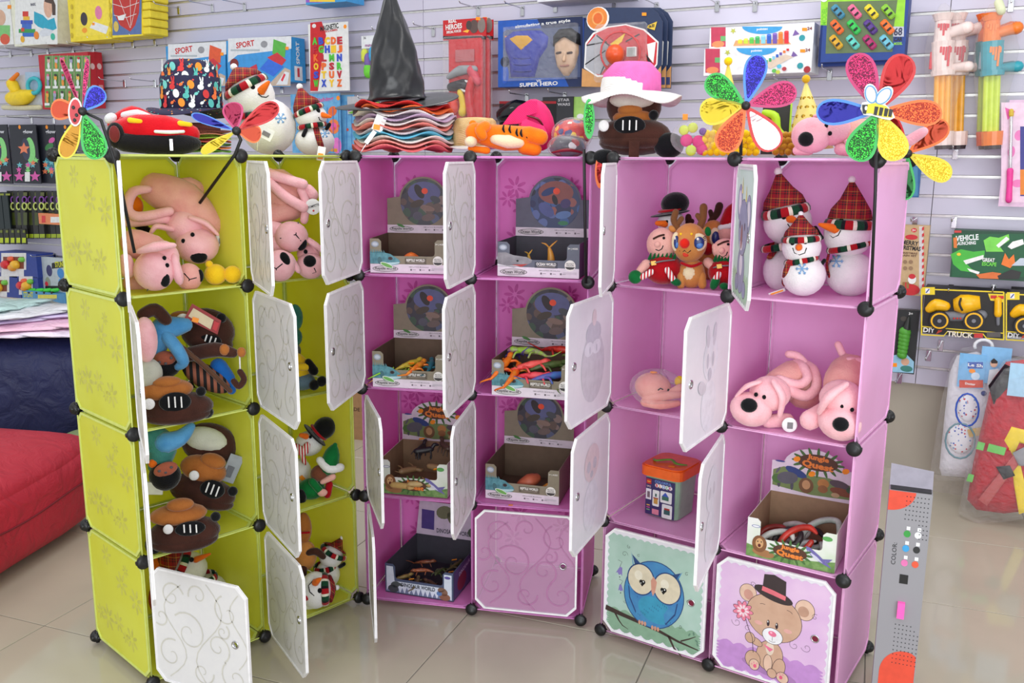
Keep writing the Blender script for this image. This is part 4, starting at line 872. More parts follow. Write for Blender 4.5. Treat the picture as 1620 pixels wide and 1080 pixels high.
    b.p2([S_(*p) for p in ((.44, .325), (.53, .30), (.50, .27))], C((232, 116, 150), .4), 6.6*st)
    for x, y, r, a in ((.32, .82, .016, 0), (.85, .68, .02, 1), (.70, .39, .03, 2), (.80, .40, .03, 3.4), (.3, .42, .02, 1), (.2, .45, .03, 3)): b.l2(spiral(x*DW, y*DH, r*DW*1.5, a, 1.1, 14), .0009, INK, 3*st)
    b.e2(.292, DH*.5, .0088, .0088, C((120, 24, 54), .4), 14*st); return b  # dark disc paints the shaded interior seen through the finger hole
def koala_art():
    b = MB(FP(Matrix.Identity(4), 0.0022)); st = 0.00012; S_ = lambda x, y: (x*DW, y*DH)
    b.p2(cloud(.05*DW, .05*DH, .95*DW, .95*DH, 12, .005), mat('mint_print', (206, 228, 222), .45, rgb2=(190, 220, 206), scale=7), 0); b.p2(cloud(.06*DW, .05*DH, .92*DW, .2*DH, 8, .012), C((172, 208, 176), .45), st)
    g = C((150, 156, 186), .45)
    def sh2(x, y, rx, ry, m, z, rot=0): b.e2(x*DW, y*DH, rx*DW+.0014, ry*DH+.0014, INK, z, rot, 26); b.e2(x*DW, y*DH, rx*DW, ry*DH, m, z+st*.6, rot, 26)
    for x, y in ((.28, .72), (.78, .66)): sh2(x, y, .13, .13, g, 2*st); b.e2(x*DW, y*DH, .08*DW, .09*DH, C((228, 222, 234), .45), 3*st)
    sh2(.5, .24, .2, .17, g, 3*st); b.e2(.5*DW, .28*DH, .09*DW, .08*DH, C((226, 222, 236), .45), 4*st); sh2(.3, .13, .09, .06, g, 4*st); sh2(.72, .12, .09, .06, g, 4*st)
    sh2(.52, .55, .25, .2, g, 5*st); b.e2(.47*DW, .42*DH, .08*DW, .04*DH, C((236, 228, 236), .45), 6*st); sh2(.47, .48, .05, .085, C((150, 108, 108), .45), 6.5*st)
    for x in (.36, .62): b.e2(x*DW, .56*DH, .018*DW, .03*DH, INK, 7*st)
    for x, y in ((.4, .85), (.62, .8)): b.p2([S_(x-.04, y-.06), S_(x, y+.06), S_(x+.04, y-.06)], C((240, 226, 150), .45), 6*st)
    return b
for (c_, r_), f, lb in (((0, 3), owl_art, 'white door printed with a blue owl on a branch'), ((1, 3), bear_art, 'lilac door printed with a bear in a top hat'), ((1, 0), koala_art, 'pale green door printed with a grey koala')):
    d = DOOR[(2, c_, r_)]; d['label'] = lb; f().build('door_print', d)['kind'] = 'stuff'
def ghost(shapes, m):                                    # print showing faintly on the inner face
    b = MB(T(0, 0.0022, 0, 90, 0, 0))
    b.M = Matrix(((1, 0, 0, 0), (0, 0, 1, 0.0022), (0, 1, 0, 0), (0, 0, 0, 1)))
    for i, (x, y, rx, ry, mm, rot) in enumerate(shapes): b.e2(x*DW, y*DH, rx*DW, ry*DH, mm, .0001*(i+1), rot, 26)
    return b
G1 = C((208, 204, 214), .4); G2 = C((222, 206, 212), .4); G3 = C((198, 196, 208), .4); G4 = C((226, 224, 234), .4)
ghost([(.45, .42, .26, .30, G1, 0), (.45, .70, .17, .10, G3, 0), (.44, .83, .05, .07, G2, 0), (.38, .58, .10, .06, G4, 0), (.55, .58, .10, .06, G4, 0), (.38, .57, .014, .03, G3, 0), (.53, .57, .014, .03, G3, 0)], 0).build('door_print', DOOR[(2, 0, 1)])['kind'] = 'stuff'
ghost([(.45, .25, .17, .2, G4, 0), (.45, .62, .16, .17, G4, 0), (.38, .80, .04, .09, G1, 10), (.53, .80, .04, .09, G1, -10), (.39, .62, .05, .09, DOORM[2], 0), (.53, .62, .05, .09, DOORM[2], 0), (.40, .61, .025, .06, G3, 0), (.52, .61, .025, .06, G3, 0), (.46, .50, .04, .05, G3, 0), (.62, .42, .09, .05, G1, 20)], 0).build('door_print', DOOR[(2, 1, 1)])['kind'] = 'stuff'
ghost([(.5, .3, .2, .22, G4, 0), (.5, .68, .2, .16, G2, 0), (.42, .66, .05, .05, G3, 0), (.58, .66, .05, .05, G3, 0), (.5, .58, .04, .03, G3, 0)], 0).build('door_print', DOOR[(2, 0, 2)])['kind'] = 'stuff'
ghost([(.5, .3, .2, .22, G4, 0), (.5, .68, .22, .18, G4, 0), (.42, .66, .05, .05, G1, 0), (.58, .66, .05, .05, G1, 0)], 0).build('door_print', DOOR[(2, 1, 2)])['kind'] = 'stuff'
# ------------------------------------------------------------------ counter display boxes
def counter_box(k, row, BL, BRx, TLy, backTL, label, style, depth=None, width=None):
    z0 = sh(row)+0.0005; A = on_z(*BL, z0); r = ray(BRx[0], BRx[1]); B = on_z(*BRx, z0)
    ux = (B-A); ux.z = 0; W = width or ux.length; ux.normalize(); uy = Vector((-ux.y, ux.x, 0))
    # front height from the pixel above the left corner
    d = ray(BL[0]+ (2 if k == 2 else 1), TLy); q = Vector((A.x, A.y)).length; t = q/Vector((d.x, d.y)).length; H = (O_+d*t).z-z0
    if depth: D = depth
    else: P = on_z(*backTL, z0+H); D = (P-A).dot(uy)
    M = Matrix(((ux.x, uy.x, 0, A.x), (ux.y, uy.y, 0, A.y), (0, 0, 1, z0), (0, 0, 0, 1)))
    t = thing('display_box', label, 'box', M, 'open display boxes of toy animals')
    outc, inc, rimc = {'reptile': (C((138, 128, 108), .6), C((104, 84, 66), .7), C((226, 214, 224), .6)), 'ocean': (C((100, 104, 118), .6), C((70, 70, 78), .7), C((226, 218, 226), .6)),
                       'jungle': (mat('jungle_card', (226, 226, 222), .5, rgb2=(206, 218, 196), scale=14), C((150, 120, 92), .7), C((232, 230, 232), .6)), 'dino': (C((72, 82, 108), .6), C((58, 56, 66), .7), C((214, 222, 232), .6))}[style]
    th = 0.0018; n0 = H*.50; e = W*.15; rr = W*.035
    F = [(0, 0), (W, 0), (W, H*.93)] + [(W-e+rr-rr*math.cos(0)*0, H*.93)] + [(W-e-rr*0-rr*math.sin(math.radians(a))*1, n0+rr-rr*math.cos(math.radians(a))) for a in ()]
    F = [(0, 0), (W, 0), (W, H*.98), (W-e+rr, H*.98), (W-e, H*.98-rr), (W-e, n0+rr), (W-e-rr*.3, n0+rr*.3), (W-e-rr, n0), (e+rr, n0), (e+rr*.3, n0+rr*.3), (e, n0+rr), (e, H-rr), (e-rr, H), (0, H)]
    t_front = MB(T(0, th, 0, 90)).prism(F, 0, th, outc).build('front_panel', t)
    MB().box((W/2, D/2, th/2), (W, D, th), inc).build('bottom', t)
    for x, nm in ((th/2, 'side_panel'), (W-th/2, 'side_panel')):
        s_ = MB().box((x, D/2, H/2), (th, D-2*th, H), outc); s_.box((x+(th*.6 if x < W/2 else -th*.6), D/2, H/2), (th*.4, D-2*th, H*.995), inc); s_.build(nm, t)
    MB().box((W/2, D-th/2, H/2), (W, th, H), inc).build('back_panel', t)
    hb = CH*.62 if style != 'dino' else CH*.42; hz = H
    art = MB(FP(T(0, -.0004, 0))); txm = C((236, 232, 226), .5); u = W
    harm = MB(T(0, D, 0, 90)); hp = MB(FP(T(0, D-th-.0006, 0)))
    if style in ('reptile', 'ocean'):
        s1_, s2_ = H, H+.47*W; R = W*.345
        out = [(0, H), (W, H), (W, s2_)]+[(W*.51+R*math.cos(math.radians(a)), s2_-R*.14+R*math.sin(math.radians(a))) for a in range(8, 173, 8)]+[(0, s2_)]
        harm.prism(out, 0, th, outc).build('header_card', t)
        hp.e2(W*.51, s2_-R*.14, R*.93, R*.93, patches('wild_scene_'+style, (58, 56, 66) if style == 'reptile' else (52, 66, 104), [(96, 78, 70), (60, 84, 66), (130, 110, 104), (84, 90, 120), (40, 36, 40)] if style == 'reptile' else [(40, 46, 84), (92, 110, 160), (150, 90, 84), (60, 96, 150), (30, 34, 50)], 34, .45, .55), .0002, 0, 40)
        hp.e2(W*.52, s2_+R*.25, R*.66, R*.42, C((92, 96, 140), .5) if style == 'reptile' else C((140, 84, 78), .5), .0003)
        # animals painted in the round scene
        for x, y, rx, ry, c, ro in ((.34, -.05, .3, .1, (70, 60, 50), 20), (.6, -.2, .3, .08, (136, 112, 100), -10), (.8, .1, .22, .09, (70, 74, 80), -20), (.4, .35, .16, .22, (44, 34, 36), 30), (.35, -.45, .2, .12, (84, 82, 96), 0), (.62, -.5, .28, .1, (110, 92, 88), 10)) if style == 'reptile' else ((.35, .35, .3, .09, (40, 60, 110), 25), (.3, -.2, .34, .15, (84, 96, 150), -40), (.7, -.35, .3, .1, (96, 130, 180), 10), (.75, .0, .2, .12, (70, 60, 110), 20), (.5, .1, .1, .14, (30, 30, 40), 20), (.7, -.6, .2, .06, (60, 130, 90), 0)):
            hp.e2(W*.51+(x-.5)*2*R*.8, s2_-R*.14+y*R*1.2, rx*R, ry*R*1.4, C(c, .5), .0004, ro, 14)
        hp.e2(W*.53, s2_+R*.30, R*.13, R*.12, C((236, 76, 40), .5), .0007, 0, 10)
        lt = ('Reptile world', 'REPTILE WORLD') if style == 'reptile' else ('Ocean World', 'OCEAN WORLD')
        hp.r2(W/2, H+.055*W, W, .11*W, rimc, .0009)
        for q, y in ((hp, H+.055*W), (art, .055*W)):
            if q is hp: q.M = q.M @ T(0, 0, .001)
            if q is art: q.r2(W/2, .058*W, W*.998, .116*W, rimc, 0)
            q.e2(W*.2, y, W*.17, W*.04, C((90, 84, 84), .5), .0003); q.e2(W*.2, y, W*.162, W*.034, C((200, 194, 196), .5), .0004); q.txt(lt[0], W*.2, y, W*.042, C((50, 46, 48), .5), .0005, 0, .02, W*.27)
            if style == 'reptile': q.e2(W*.19, y+W*.045, W*.06, W*.018, C((70, 128, 60), .5), .0006, -20, 12)
            q.txt('SIMULATION MODELING', W*.64, y+W*.028, W*.014, C((120, 110, 118), .5), .0004, 0, .01, W*.26)
            for i in range(3): q.r2(W*(.54+i*.12), y-W*.008, W*.022, W*.022, C((110, 100, 108), .5), .0004); q.r2(W*(.58+i*.12), y-W*.008, W*.04, W*.006, C((150, 140, 148), .5), .0004)
            if q is art: q.r2(W*.89, y+.005*W, W*.16, W*.028, C((206, 198, 206), .5), .0004)
        art.r2(W*.6, H*.36, W*.28, H*.17, C((96, 86, 72), .5) if style == 'reptile' else C((66, 68, 80), .5), .0003); art.txt(lt[1], W*.6, H*.385, W*.036, txm, .0005, 0, .03, W*.24); art.r2(W*.6, H*.315, W*.22, W*.006, C((170, 160, 146), .5), .0005)
        art.e2(W*.89, H*.365, W*.066, W*.066, txm, .0003); art.p2([(W*.83, H*.33), (W*.95, H*.33), (W*.93, H*.27), (W*.89, H*.25), (W*.85, H*.27)], C((60, 56, 56), .5), .0005); art.txt('PROTECT', W*.89, H*.42, W*.018, C((90, 86, 86), .5), .0005, 0, .02, W*.09); art.txt('WILDLIFE', W*.89, H*.37, W*.018, C((90, 86, 86), .5), .0005, 0, .02, W*.09)
        art.txt('3+ | AGES', W*.92, H*.85, W*.026, txm, .0004, 0, .02, W*.12); art.e2(W*.07, H*.84, W*.05, H*.085, C((150, 160, 176), .5), .0003); art.e2(W*.07, H*.84, W*.035, H*.05, C((190, 196, 206), .5), .0004)
        if style == 'reptile':
            te = mat('iguana_teal', (92, 150, 160), .5, rgb2=(60, 112, 124), scale=60)
            art.p2([(0, .12*W), (0, H*.62), (W*.04, H*.60), (W*.1, H*.63), (W*.18, H*.60), (W*.27, H*.56), (W*.33, H*.47), (W*.38, H*.40), (W*.40, H*.33), (W*.37, H*.26), (W*.28, H*.22), (W*.2, H*.2), (W*.12, .12*W)], te, .0006)
            for i in range(7): x = W*(.015+i*.028); art.p2([(x, H*.58), (x-W*.004, H*.72-i*.008*H), (x+W*.018, H*.59)], te, .0006)
            art.p2([(W*.2, H*.30), (W*.39, H*.33), (W*.385, H*.29), (W*.3, H*.24), (W*.2, H*.23)], C((176, 210, 214), .5), .0008); art.e2(W*.27, H*.43, W*.03, W*.022, C((60, 40, 40), .5), .0009); art.e2(W*.27, H*.43, W*.012, W*.014, BLACK, .001); art.e2(W*.13, H*.36, W*.03, W*.05, C((64, 108, 116), .5), .0009, 10)
            art.e2(W*.22, H*.23, W*.09, W*.03, C((230, 236, 226), .5), .001, -20); art.e2(W*.22, H*.23, W*.08, W*.022, C((110, 172, 84), .5), .0012, -20)
        else:
            sg = mat('shark_grey', (124, 122, 128), .5, rgb2=(150, 148, 152), scale=40)
            art.p2([(0, .12*W), (0, H*.68), (W*.1, H*.7), (W*.2, H*.62), (W*.36, H*.58), (W*.43, H*.5), (W*.42, H*.42), (W*.35, H*.34), (W*.2, H*.26), (W*.1, .12*W)], sg, .0006); art.p2([(0, .12*W), (0, H*.36), (W*.12, H*.3), (W*.24, H*.32), (W*.3, H*.30), (W*.18, .12*W)], C((214, 214, 218), .5), .0008); art.p2([(W*.18, H*.34), (W*.38, H*.38), (W*.3, H*.29)], C((176, 60, 56), .5), .001); art.e2(W*.25, H*.46, W*.014, W*.012, BLACK, .001)
    elif style == 'jungle':
        top = H+.62*W
        out = [(0, H), (W, H), (W, H+.40*W)]+[(W*.5+W*.36*math.cos(math.radians(a)), H+.36*W+W*.25*math.sin(math.radians(a))) for a in range(10, 171, 16)]+[(0, H+.40*W)]
        harm.prism(out, 0, th, C((228, 214, 226), .55)).build('header_card', t)
        leaf = C((70, 110, 56), .5); org = C((232, 130, 50), .5); dkb = C((84, 50, 34), .5)
        def title(q, cx, cy, s_, z=.0004):
            for i in range(16):
                a = 2*PI*i/16; q.e2(cx+s_*.46*math.cos(a), cy+s_*.22*math.sin(a), s_*.15, s_*.035, leaf, z, math.degrees(a), 10)
            q.e2(cx, cy, s_*.46, s_*.2, dkb, z+.0002); 
            q.txt('Jungle', cx, cy+s_*.10, s_*.16, org, z+.0004, -4, .05, s_*.5); q.txt('Quest', cx, cy-s_*.08, s_*.19, org, z+.0004, -4, .05, s_*.72)
        title(hp, W*.55, H+.45*W, W*.52)
        hp.p2([(0.02*W, H+.08*W), (.02*W, H+.28*W), (.15*W, H+.34*W), (.4*W, H+.28*W), (.7*W, H+.28*W), (.98*W, H+.22*W), (.98*W, H+.05*W), (.5*W, H+.03*W)], C((120, 140, 84), .5), .0003)
        for x, y, rx, ry, c, ro in ((.2, .2, .13, .08, (96, 96, 104), 10), (.08, .28, .05, .015, (96, 96, 104), 60), (.1, .12, .02, .06, (84, 84, 92), 0), (.26, .11, .02, .06, (84, 84, 92), 0), (.3, .29, .14, .05, (50, 70, 130), -20), (.43, .14, .09, .1, (120, 84, 54), 0), (.43, .15, .05, .06, (196, 150, 104), 0), (.63, .2, .07, .06, (190, 130, 70), 0), (.63, .13, .06, .05, (150, 100, 60), 0), (.82, .22, .12, .05, (90, 76, 84), -10), (.85, .13, .14, .05, (130, 74, 50), -8), (.78, .08, .05, .03, (190, 160, 120), 0), (.95, .17, .05, .04, (60, 90, 60), 0), (.08, .17, .07, .06, (80, 120, 60), 0)):
            hp.e2(W*x, H+W*y, W*rx, W*ry, C(c, .5), .0005+.00003*len(hp.f) % .0004, ro, 14)
        for x, y in ((.30, .46), (.49, .30), (.88, .40)): hp.e2(W*x, H+W*y, W*.045, W*.035, OTAG, .0014, 30, 8)
        hp.e2(W*.1, H+W*.40, W*.06, W*.012, C((70, 80, 150), .5), .0006)
        gm = mat('grass_print', (96, 134, 70), .5, rgb2=(130, 164, 96), scale=60); art.p2([(0, 0), (W, 0), (W, H*.28), (W*.85, H*.22), (W*.5, H*.14), (W*.25, H*.2), (0, H*.32)], gm, .0002)
        title(art, W*.5, H*.30, W*.42, .0008)
        art.e2(W*.15, H*.36, W*.085, H*.22, C((130, 84, 50), .5), .0005); art.e2(W*.2, H*.14, W*.13, H*.1, C((164, 116, 74), .5), .0004, -6); art.e2(W*.15, H*.38, W*.045, H*.13, C((206, 160, 112), .5), .0007); art.e2(W*.15, H*.32, W*.018, H*.045, C((90, 30, 26), .5), .0009)
        for x in (.13, .17): art.e2(W*x, H*.42, W*.007, H*.02, BLACK, .0009, 0, 8)
        art.p2([(W*.67, H*.55), (W*.72, H*.53), (W*.82, H*.38), (W*.9, H*.24), (W*.97, H*.1), (W*.84, H*.2), (W*.74, H*.32), (W*.68, H*.46)], C((112, 104, 168), .5), .0006); art.p2([(W*.69, H*.46), (W*.8, H*.33), (W*.87, H*.2), (W*.78, H*.26)], C((206, 206, 224), .5), .0008); art.p2([(W*.86, H*.3), (W*.97, H*.34), (W*.92, H*.22)], C((112, 104, 168), .5), .0007)
        art.e2(W*.9, H*.83, W*.055, H*.06, C((90, 160, 84), .5), .0004); art.e2(W*.1, H*.8, W*.05, H*.035, C((80, 90, 160), .5), .0003); art.e2(W*.1, H*.8, W*.042, H*.024, C((232, 232, 236), .5), .0004)
    else:
        harm.prism([(0, H), (W, H), (W, H+.52*W), (0.06*W, H+.52*W)], 0, th, C((200, 186, 204), .55)).build('header_card', t)
        hp.r2(.19*W, H+.24*W, .2*W, .30*W, C((76, 62, 128), .5), .0003, -2); hp.txt('DINOSAUR WORLD', W*.6, H+.09*W, W*.07, C((60, 54, 70), .5), .0004, 0, .02, W*.55)
        for x, y, rx, ry, c in ((.45, .38, .13, .1, (110, 112, 84)), (.7, .42, .14, .08, (130, 84, 70)), (.9, .12, .09, .08, (76, 84, 72)), (.55, .3, .05, .1, (100, 100, 78))): hp.e2(W*x, H+W*y, W*rx, W*ry, C(c, .5), .0005, 20, 14)
        art.p2([(W*.02, H*.04), (W*.98, H*.04), (W*.98, H*.9), (W*.87, H*.9), (W*.87, H*.42), (W*.14, H*.42), (W*.12, H*.92), (W*.02, H*.92)], C((206, 214, 226), .5), .0002)
        for i in range(14): x = W*(.05+i*.068); art.p2([(x-W*.03, H*.04), (x, H*(.2+.1*(i*37 % 5)/5)), (x+W*.03, H*.04)], C((110, 122, 150), .5), .0003)
        art.txt('DINOSAUR WORLD', W*.49, H*.33, W*.058, C((44, 48, 60), .5), .0006, 0, .03, W*.5)
        art.e2(W*.15, H*.3, W*.07, H*.11, C((70, 78, 78), .5), .0005, 20); art.e2(W*.12, H*.15, W*.08, H*.13, C((64, 70, 74), .5), .0005); art.e2(W*.22, H*.33, W*.05, H*.05, C((70, 78, 78), .5), .0006, -20)
        art.e2(W*.85, H*.3, W*.075, H*.13, C((128, 96, 78), .5), .0005, -20); art.e2(W*.88, H*.12, W*.08, H*.12, C((136, 92, 70), .5), .0005); art.e2(W*.80, H*.22, W*.04, H*.08, C((90, 120, 170), .5), .0006)
        art.e2(W*.92, H*.8, W*.045, H*.05, C((90, 80, 150), .5), .0004)
        sp_ = MB(Matrix(((0, 0, 1, W+.0006), (1, 0, 0, 0), (0, 1, 0, 0), (0, 0, 0, 1)))); sp_.r2(D*.5, H*.5, D*.94, H*.9, C((80, 66, 112), .5), 0); sp_.e2(D*.3, H*.4, D*.16, H*.3, C((130, 40, 60), .5), .0003); sp_.txt('DINOSAUR WORLD', D*.55, H*.8, H*.14, C((200, 190, 214), .5), .0004, 6, .02, D*.7); sp_.build('side_print', t)['kind'] = 'stuff'
    art.build('front_print', t)['kind'] = 'stuff'; hp.build('header_print', t)['kind'] = 'stuff'
    return t, W, H, D, M
BX = {}
BX['r2'] = counter_box(1, 2, (768, 787), (884, 799), 733, (799, 700), 'brown reptile box almost empty with one toy inside, right column of the orchid cabinet', 'reptile')
_, RW, RH, RD, _ = BX['r2']
BX['r1'] = counter_box(1, 1, (778, 624), (907, 634), 568, None, 'brown reptile box heaped with bright rubber lizards in the orchid cabinet', 'reptile', depth=RD)
BX['l1'] = counter_box(1, 1, (590, 611), (705, 617), 555, None, 'brown reptile box with lime green rubber lizards, left column second shelf', 'reptile', depth=RD, width=RW)
BX['l0'] = counter_box(1, 0, (586, 431), (705, 433.5), 377, None, 'brown reptile box on the top left orchid shelf with an orange toy inside', 'reptile', depth=RD, width=RW)
BX['r0'] = counter_box(1, 0, (787, 436), (916, 441), 382, None, 'slate ocean box with a shark on the front, top right orchid shelf', 'ocean', depth=RD)
BX['l2'] = counter_box(1, 2, (602, 779), (708, 788), 726, None, 'jungle animal box heaped with dark toy animals in the orchid cabinet', 'jungle', depth=RD)
BX['l3'] = counter_box(1, 3, (610, 935), (717, 952), 890, (662, 843), 'blue dinosaur box on the bottom left orchid shelf', 'dino')
BX['c2'] = counter_box(2, 2, (1180, 877), (1320, 907), 817, (1222, 775), 'jungle animal box full of coiled rubber snakes in the rose cabinet', 'jungle')
random.seed(11)
def in_box(key, fx, fy, z=0.0):
    t, W, H, D, M = BX[key]; return M @ Vector((W*fx, D*fy, .003+z))
def lizard(P, L, yaw, pitch, col, col2, label, roll=0, group='rubber lizards in the display boxes'):
    """body from -L/2 to L/2 along x, tail curling, four splayed legs"""
    m = mat('rubber_%02x%02x%02x' % col, col, .4, rgb2=col2, scale=60)
    t = thing('toy_lizard', label, 'toy', Matrix.Translation(P) @ Euler((math.radians(roll), math.radians(pitch), math.radians(yaw))).to_matrix().to_4x4(), group)
    r = L*.085
    MB().cap([(-L*.55, L*.12, 0), (-L*.32, L*.03, r), (0, 0, r*1.5), (L*.22, 0, r*1.6)], [r*.3, r*.75, r*1.15, r*.9], m, 8).build('body', t)
    MB().cap([(L*.22, 0, r*1.6), (L*.36, L*.02, r*1.9), (L*.46, L*.03, r*1.7)], [r*.8, r, r*.45], m, 8).build('head', t)
    MB().cap([(-L*.5, L*.1, 0), (-L*.75, L*.25, r*.4), (-L*.95, L*.15, r*1.5)], [r*.35, r*.22, r*.1], m, 6).build('tail', t)
    for sx in (-.22, .18):
        for sy in (-1, 1): MB().cap([(L*sx, sy*r*.7, r*1.2), (L*(sx+.05), sy*L*.18, r*1.2), (L*(sx+.1), sy*L*.24, 0)], [r*.45, r*.35, r*.3], m, 6).build('leg', t)
    return t
lz = [((246, 96, 88), (220, 60, 60), 'pink red rubber lizard lying across the top of the heap'), ((240, 130, 30), (230, 90, 20), 'orange rubber lizard hanging over the left rim of the heaped box'), ((150, 196, 60), (150, 80, 140), 'lime and purple rubber lizard standing on the heap'),
      ((84, 104, 50), (60, 80, 40), 'olive green rubber lizard at the right of the heap'), ((60, 110, 180), (110, 70, 160), 'blue violet rubber lizard low at the front right of the heap'), ((210, 50, 30), (160, 30, 24), 'dark red rubber lizard at the back of the heap'),
      ((90, 70, 150), (70, 60, 130), 'violet rubber lizard with its tail curling up at the back left'), ((236, 100, 30), (220, 140, 40), 'orange and yellow rubber lizard at the bottom left of the heap'), ((240, 80, 90), (230, 60, 80), 'small coral rubber lizard at the front centre'), ((100, 120, 60), (60, 90, 50), 'green brown rubber lizard standing against the door')]
pl = [(.45, .22, .085, 10, -5), (.12, .2, .085, 60, -20), (.34, .4, .12, 160, 5), (.68, .3, .085, 20, 0), (.74, .12, .06, 15, 0), (.72, .6, .12, -20, 5), (.16, .6, .10, 120, 20), (.26, .14, .06, 70, -15), (.5, .12, .055, -10, 0), (.9, .35, .10, 80, -40)]
for (c, c2, lb), (fx, fy, z, yw, pt_) in zip(lz, pl): lizard(in_box('r1', fx, fy, z-.01), .13, yw, pt_, c, c2, lb)
gl = [((150, 220, 60), (190, 230, 80), 'lime rubber lizard lying on its back at the front'), ((206, 186, 60), (180, 150, 40), 'mustard rubber lizard behind the lime one'), ((240, 150, 40), (220, 90, 30), 'orange rubber lizard at the centre of the box'), ((40, 110, 120), (30, 90, 110), 'teal rubber lizard at the right'), ((160, 190, 70), (200, 120, 40), 'green and rust rubber lizard at the right front')]
for i, (c, c2, lb) in enumerate(gl): lizard(in_box('l1', .3+.14*i, .18+.12*(i % 2), .05), .11, 15+25*i, -6, c, c2, lb+' of the left reptile box', roll=180 if i in (0, 4) else 0)
def whale(P, s, col, label, group=None, yaw=0):
    t = thing('toy_whale', label, 'toy', Matrix.Translation(P) @ Matrix.Rotation(math.radians(yaw), 4, 'Z'), group); m = mat('rubber_%02x%02x%02x' % col, col, .4, scale=60)
    MB().cap([(0, 0, 0), (0, 0, s*.5), (-s*.08, 0, s*.9)], [s*.22, s*.16, s*.07], m, 8).build('body', t)
    for sg in (-1, 1): MB().cap([(-s*.08, 0, s*.9), (-s*.08+sg*s*.16, 0, s*1.06), (-s*.08+sg*s*.34, 0, s*1.12+(s*.1 if sg > 0 else 0))], [s*.07, s*.09, s*.03], m, 8, .5).build('fluke', t)
    return t
whale(in_box('r0', .60, .3, 0.02), .07, (214, 150, 60), 'tan toy whale standing tail up in the slate ocean box', 'toy whales in the ocean box'); whale(in_box('r0', .34, .25, 0.02), .045, (206, 160, 60), 'small tan toy whale low at the left of the ocean box', 'toy whales in the ocean box', 40); whale(in_box('r0', .84, .35, .01), .06, (196, 120, 40), 'amber toy whale tail at the right of the ocean box', 'toy whales in the ocean box', 60)
def small_toy(name, label, P, parts, group=None, yaw=0):
    t = thing(name, label, 'toy', Matrix.Translation(P) @ Matrix.Rotation(math.radians(yaw), 4, 'Z'), group)
    for nm, P_, r, m in parts: MB().cap(P_, r, m, 8).build(nm, t)
    return t
small_toy('toy_turtle', 'orange and black toy turtle low in the top left reptile box', in_box('l0', .5, .2, .035), [('shell', [(-.02, 0, 0), (0, 0, .008), (.02, 0, 0)], [.012, .018, .012], C((236, 120, 40), .4)), ('head', [(.03, 0, 0), (.05, 0, .002)], [.01, .012], C((40, 34, 36), .4))])
small_toy('toy_turtle', 'coral toy turtle lying in the nearly empty reptile box', in_box('r2', .56, .2, .018), [('shell', [(-.025, 0, .02), (0, 0, .034), (.02, .01, .04)], [.02, .026, .018], C((190, 96, 66), .5)), ('head', [(.045, 0, .01), (.06, 0, .018)], [.008, .01], C((230, 150, 50), .4))])
def quad(P, L, col, yaw, label, roll=0, group='toy wild animals in the jungle box'):
    m = mat('rubber_%02x%02x%02x' % col, col, .45, scale=50)
    t = thing('toy_animal', label, 'toy', Matrix.Translation(P) @ Euler((math.radians(roll), 0, math.radians(yaw))).to_matrix().to_4x4(), group)
    MB().cap([(-L*.3, 0, L*.32), (0, 0, L*.34), (L*.28, 0, L*.38)], [L*.12, L*.13, L*.12], m, 8).build('body', t); MB().cap([(L*.3, 0, L*.4), (L*.42, 0, L*.56), (L*.55, 0, L*.54)], [L*.08, L*.08, L*.05], m, 8).build('head', t)
    for x in (-.25, .25):
        for y in (-.07, .07): MB().cap([(L*x, L*y, L*.3), (L*(x+.03), L*y*1.2, L*.12), (L*x, L*y*1.3, 0)], [L*.05, L*.035, L*.03], m, 6).build('leg', t)
    MB().cap([(-L*.4, 0, L*.36), (-L*.52, 0, L*.2)], [L*.025, L*.015], m, 6).build('tail', t); return t
qs = [(.25, .3, .09, (140, 110, 76), 40, 100, 'tan toy animal lying on its side at the left of the heap'), (.55, .35, .12, (34, 32, 38), 10, 0, 'black toy animal standing in the middle of the heap'), (.8, .3, .09, (150, 120, 84), -30, 60, 'tan toy animal at the right rim of the heap'), (.5, .12, .06, (190, 160, 104), 15, 95, 'pale yellow toy animal at the front of the heap'), (.3, .1, .05, (196, 160, 96), -8, 90, 'sandy toy animal lying along the front rim'), (.4, .65, .1, (48, 44, 48), 70, 0, 'dark toy animal at the back of the heap'), (.75, .6, .12, (86, 66, 54), 120, 20, 'brown toy animal against the header card')]
for fx, fy, z, c, yw, rl, lb in qs: quad(in_box('l2', fx, fy, z-.02), .085, c, yw, lb, rl)
MB().at(Matrix.Identity(4))
for i, (fx, fy, z) in enumerate([(.2, .15, .03), (.42, .12, .025), (.62, .14, .025), (.35, .4, .03), (.6, .45, .03), (.8, .35, .03), (.3, .65, .03), (.75, .7, .03)]):
    c = [(150, 126, 70), (110, 96, 60), (86, 60, 44), (170, 96, 60), (84, 96, 56), (130, 112, 60), (140, 80, 50), (96, 84, 50)][i]
    lizard(in_box('l3', fx, fy, z), .08, 30+55*i, 0, c, tuple(int(q*.7) for q in c), ['ochre', 'olive', 'chestnut', 'rust', 'moss green', 'khaki', 'reddish brown', 'bronze'][i]+' toy dinosaur %s of the dinosaur box' % ['at the front left', 'at the front middle', 'at the front right', 'left of centre', 'right of centre', 'at the right side', 'at the back left', 'at the back right'][i], group='toy dinosaurs in the blue box')
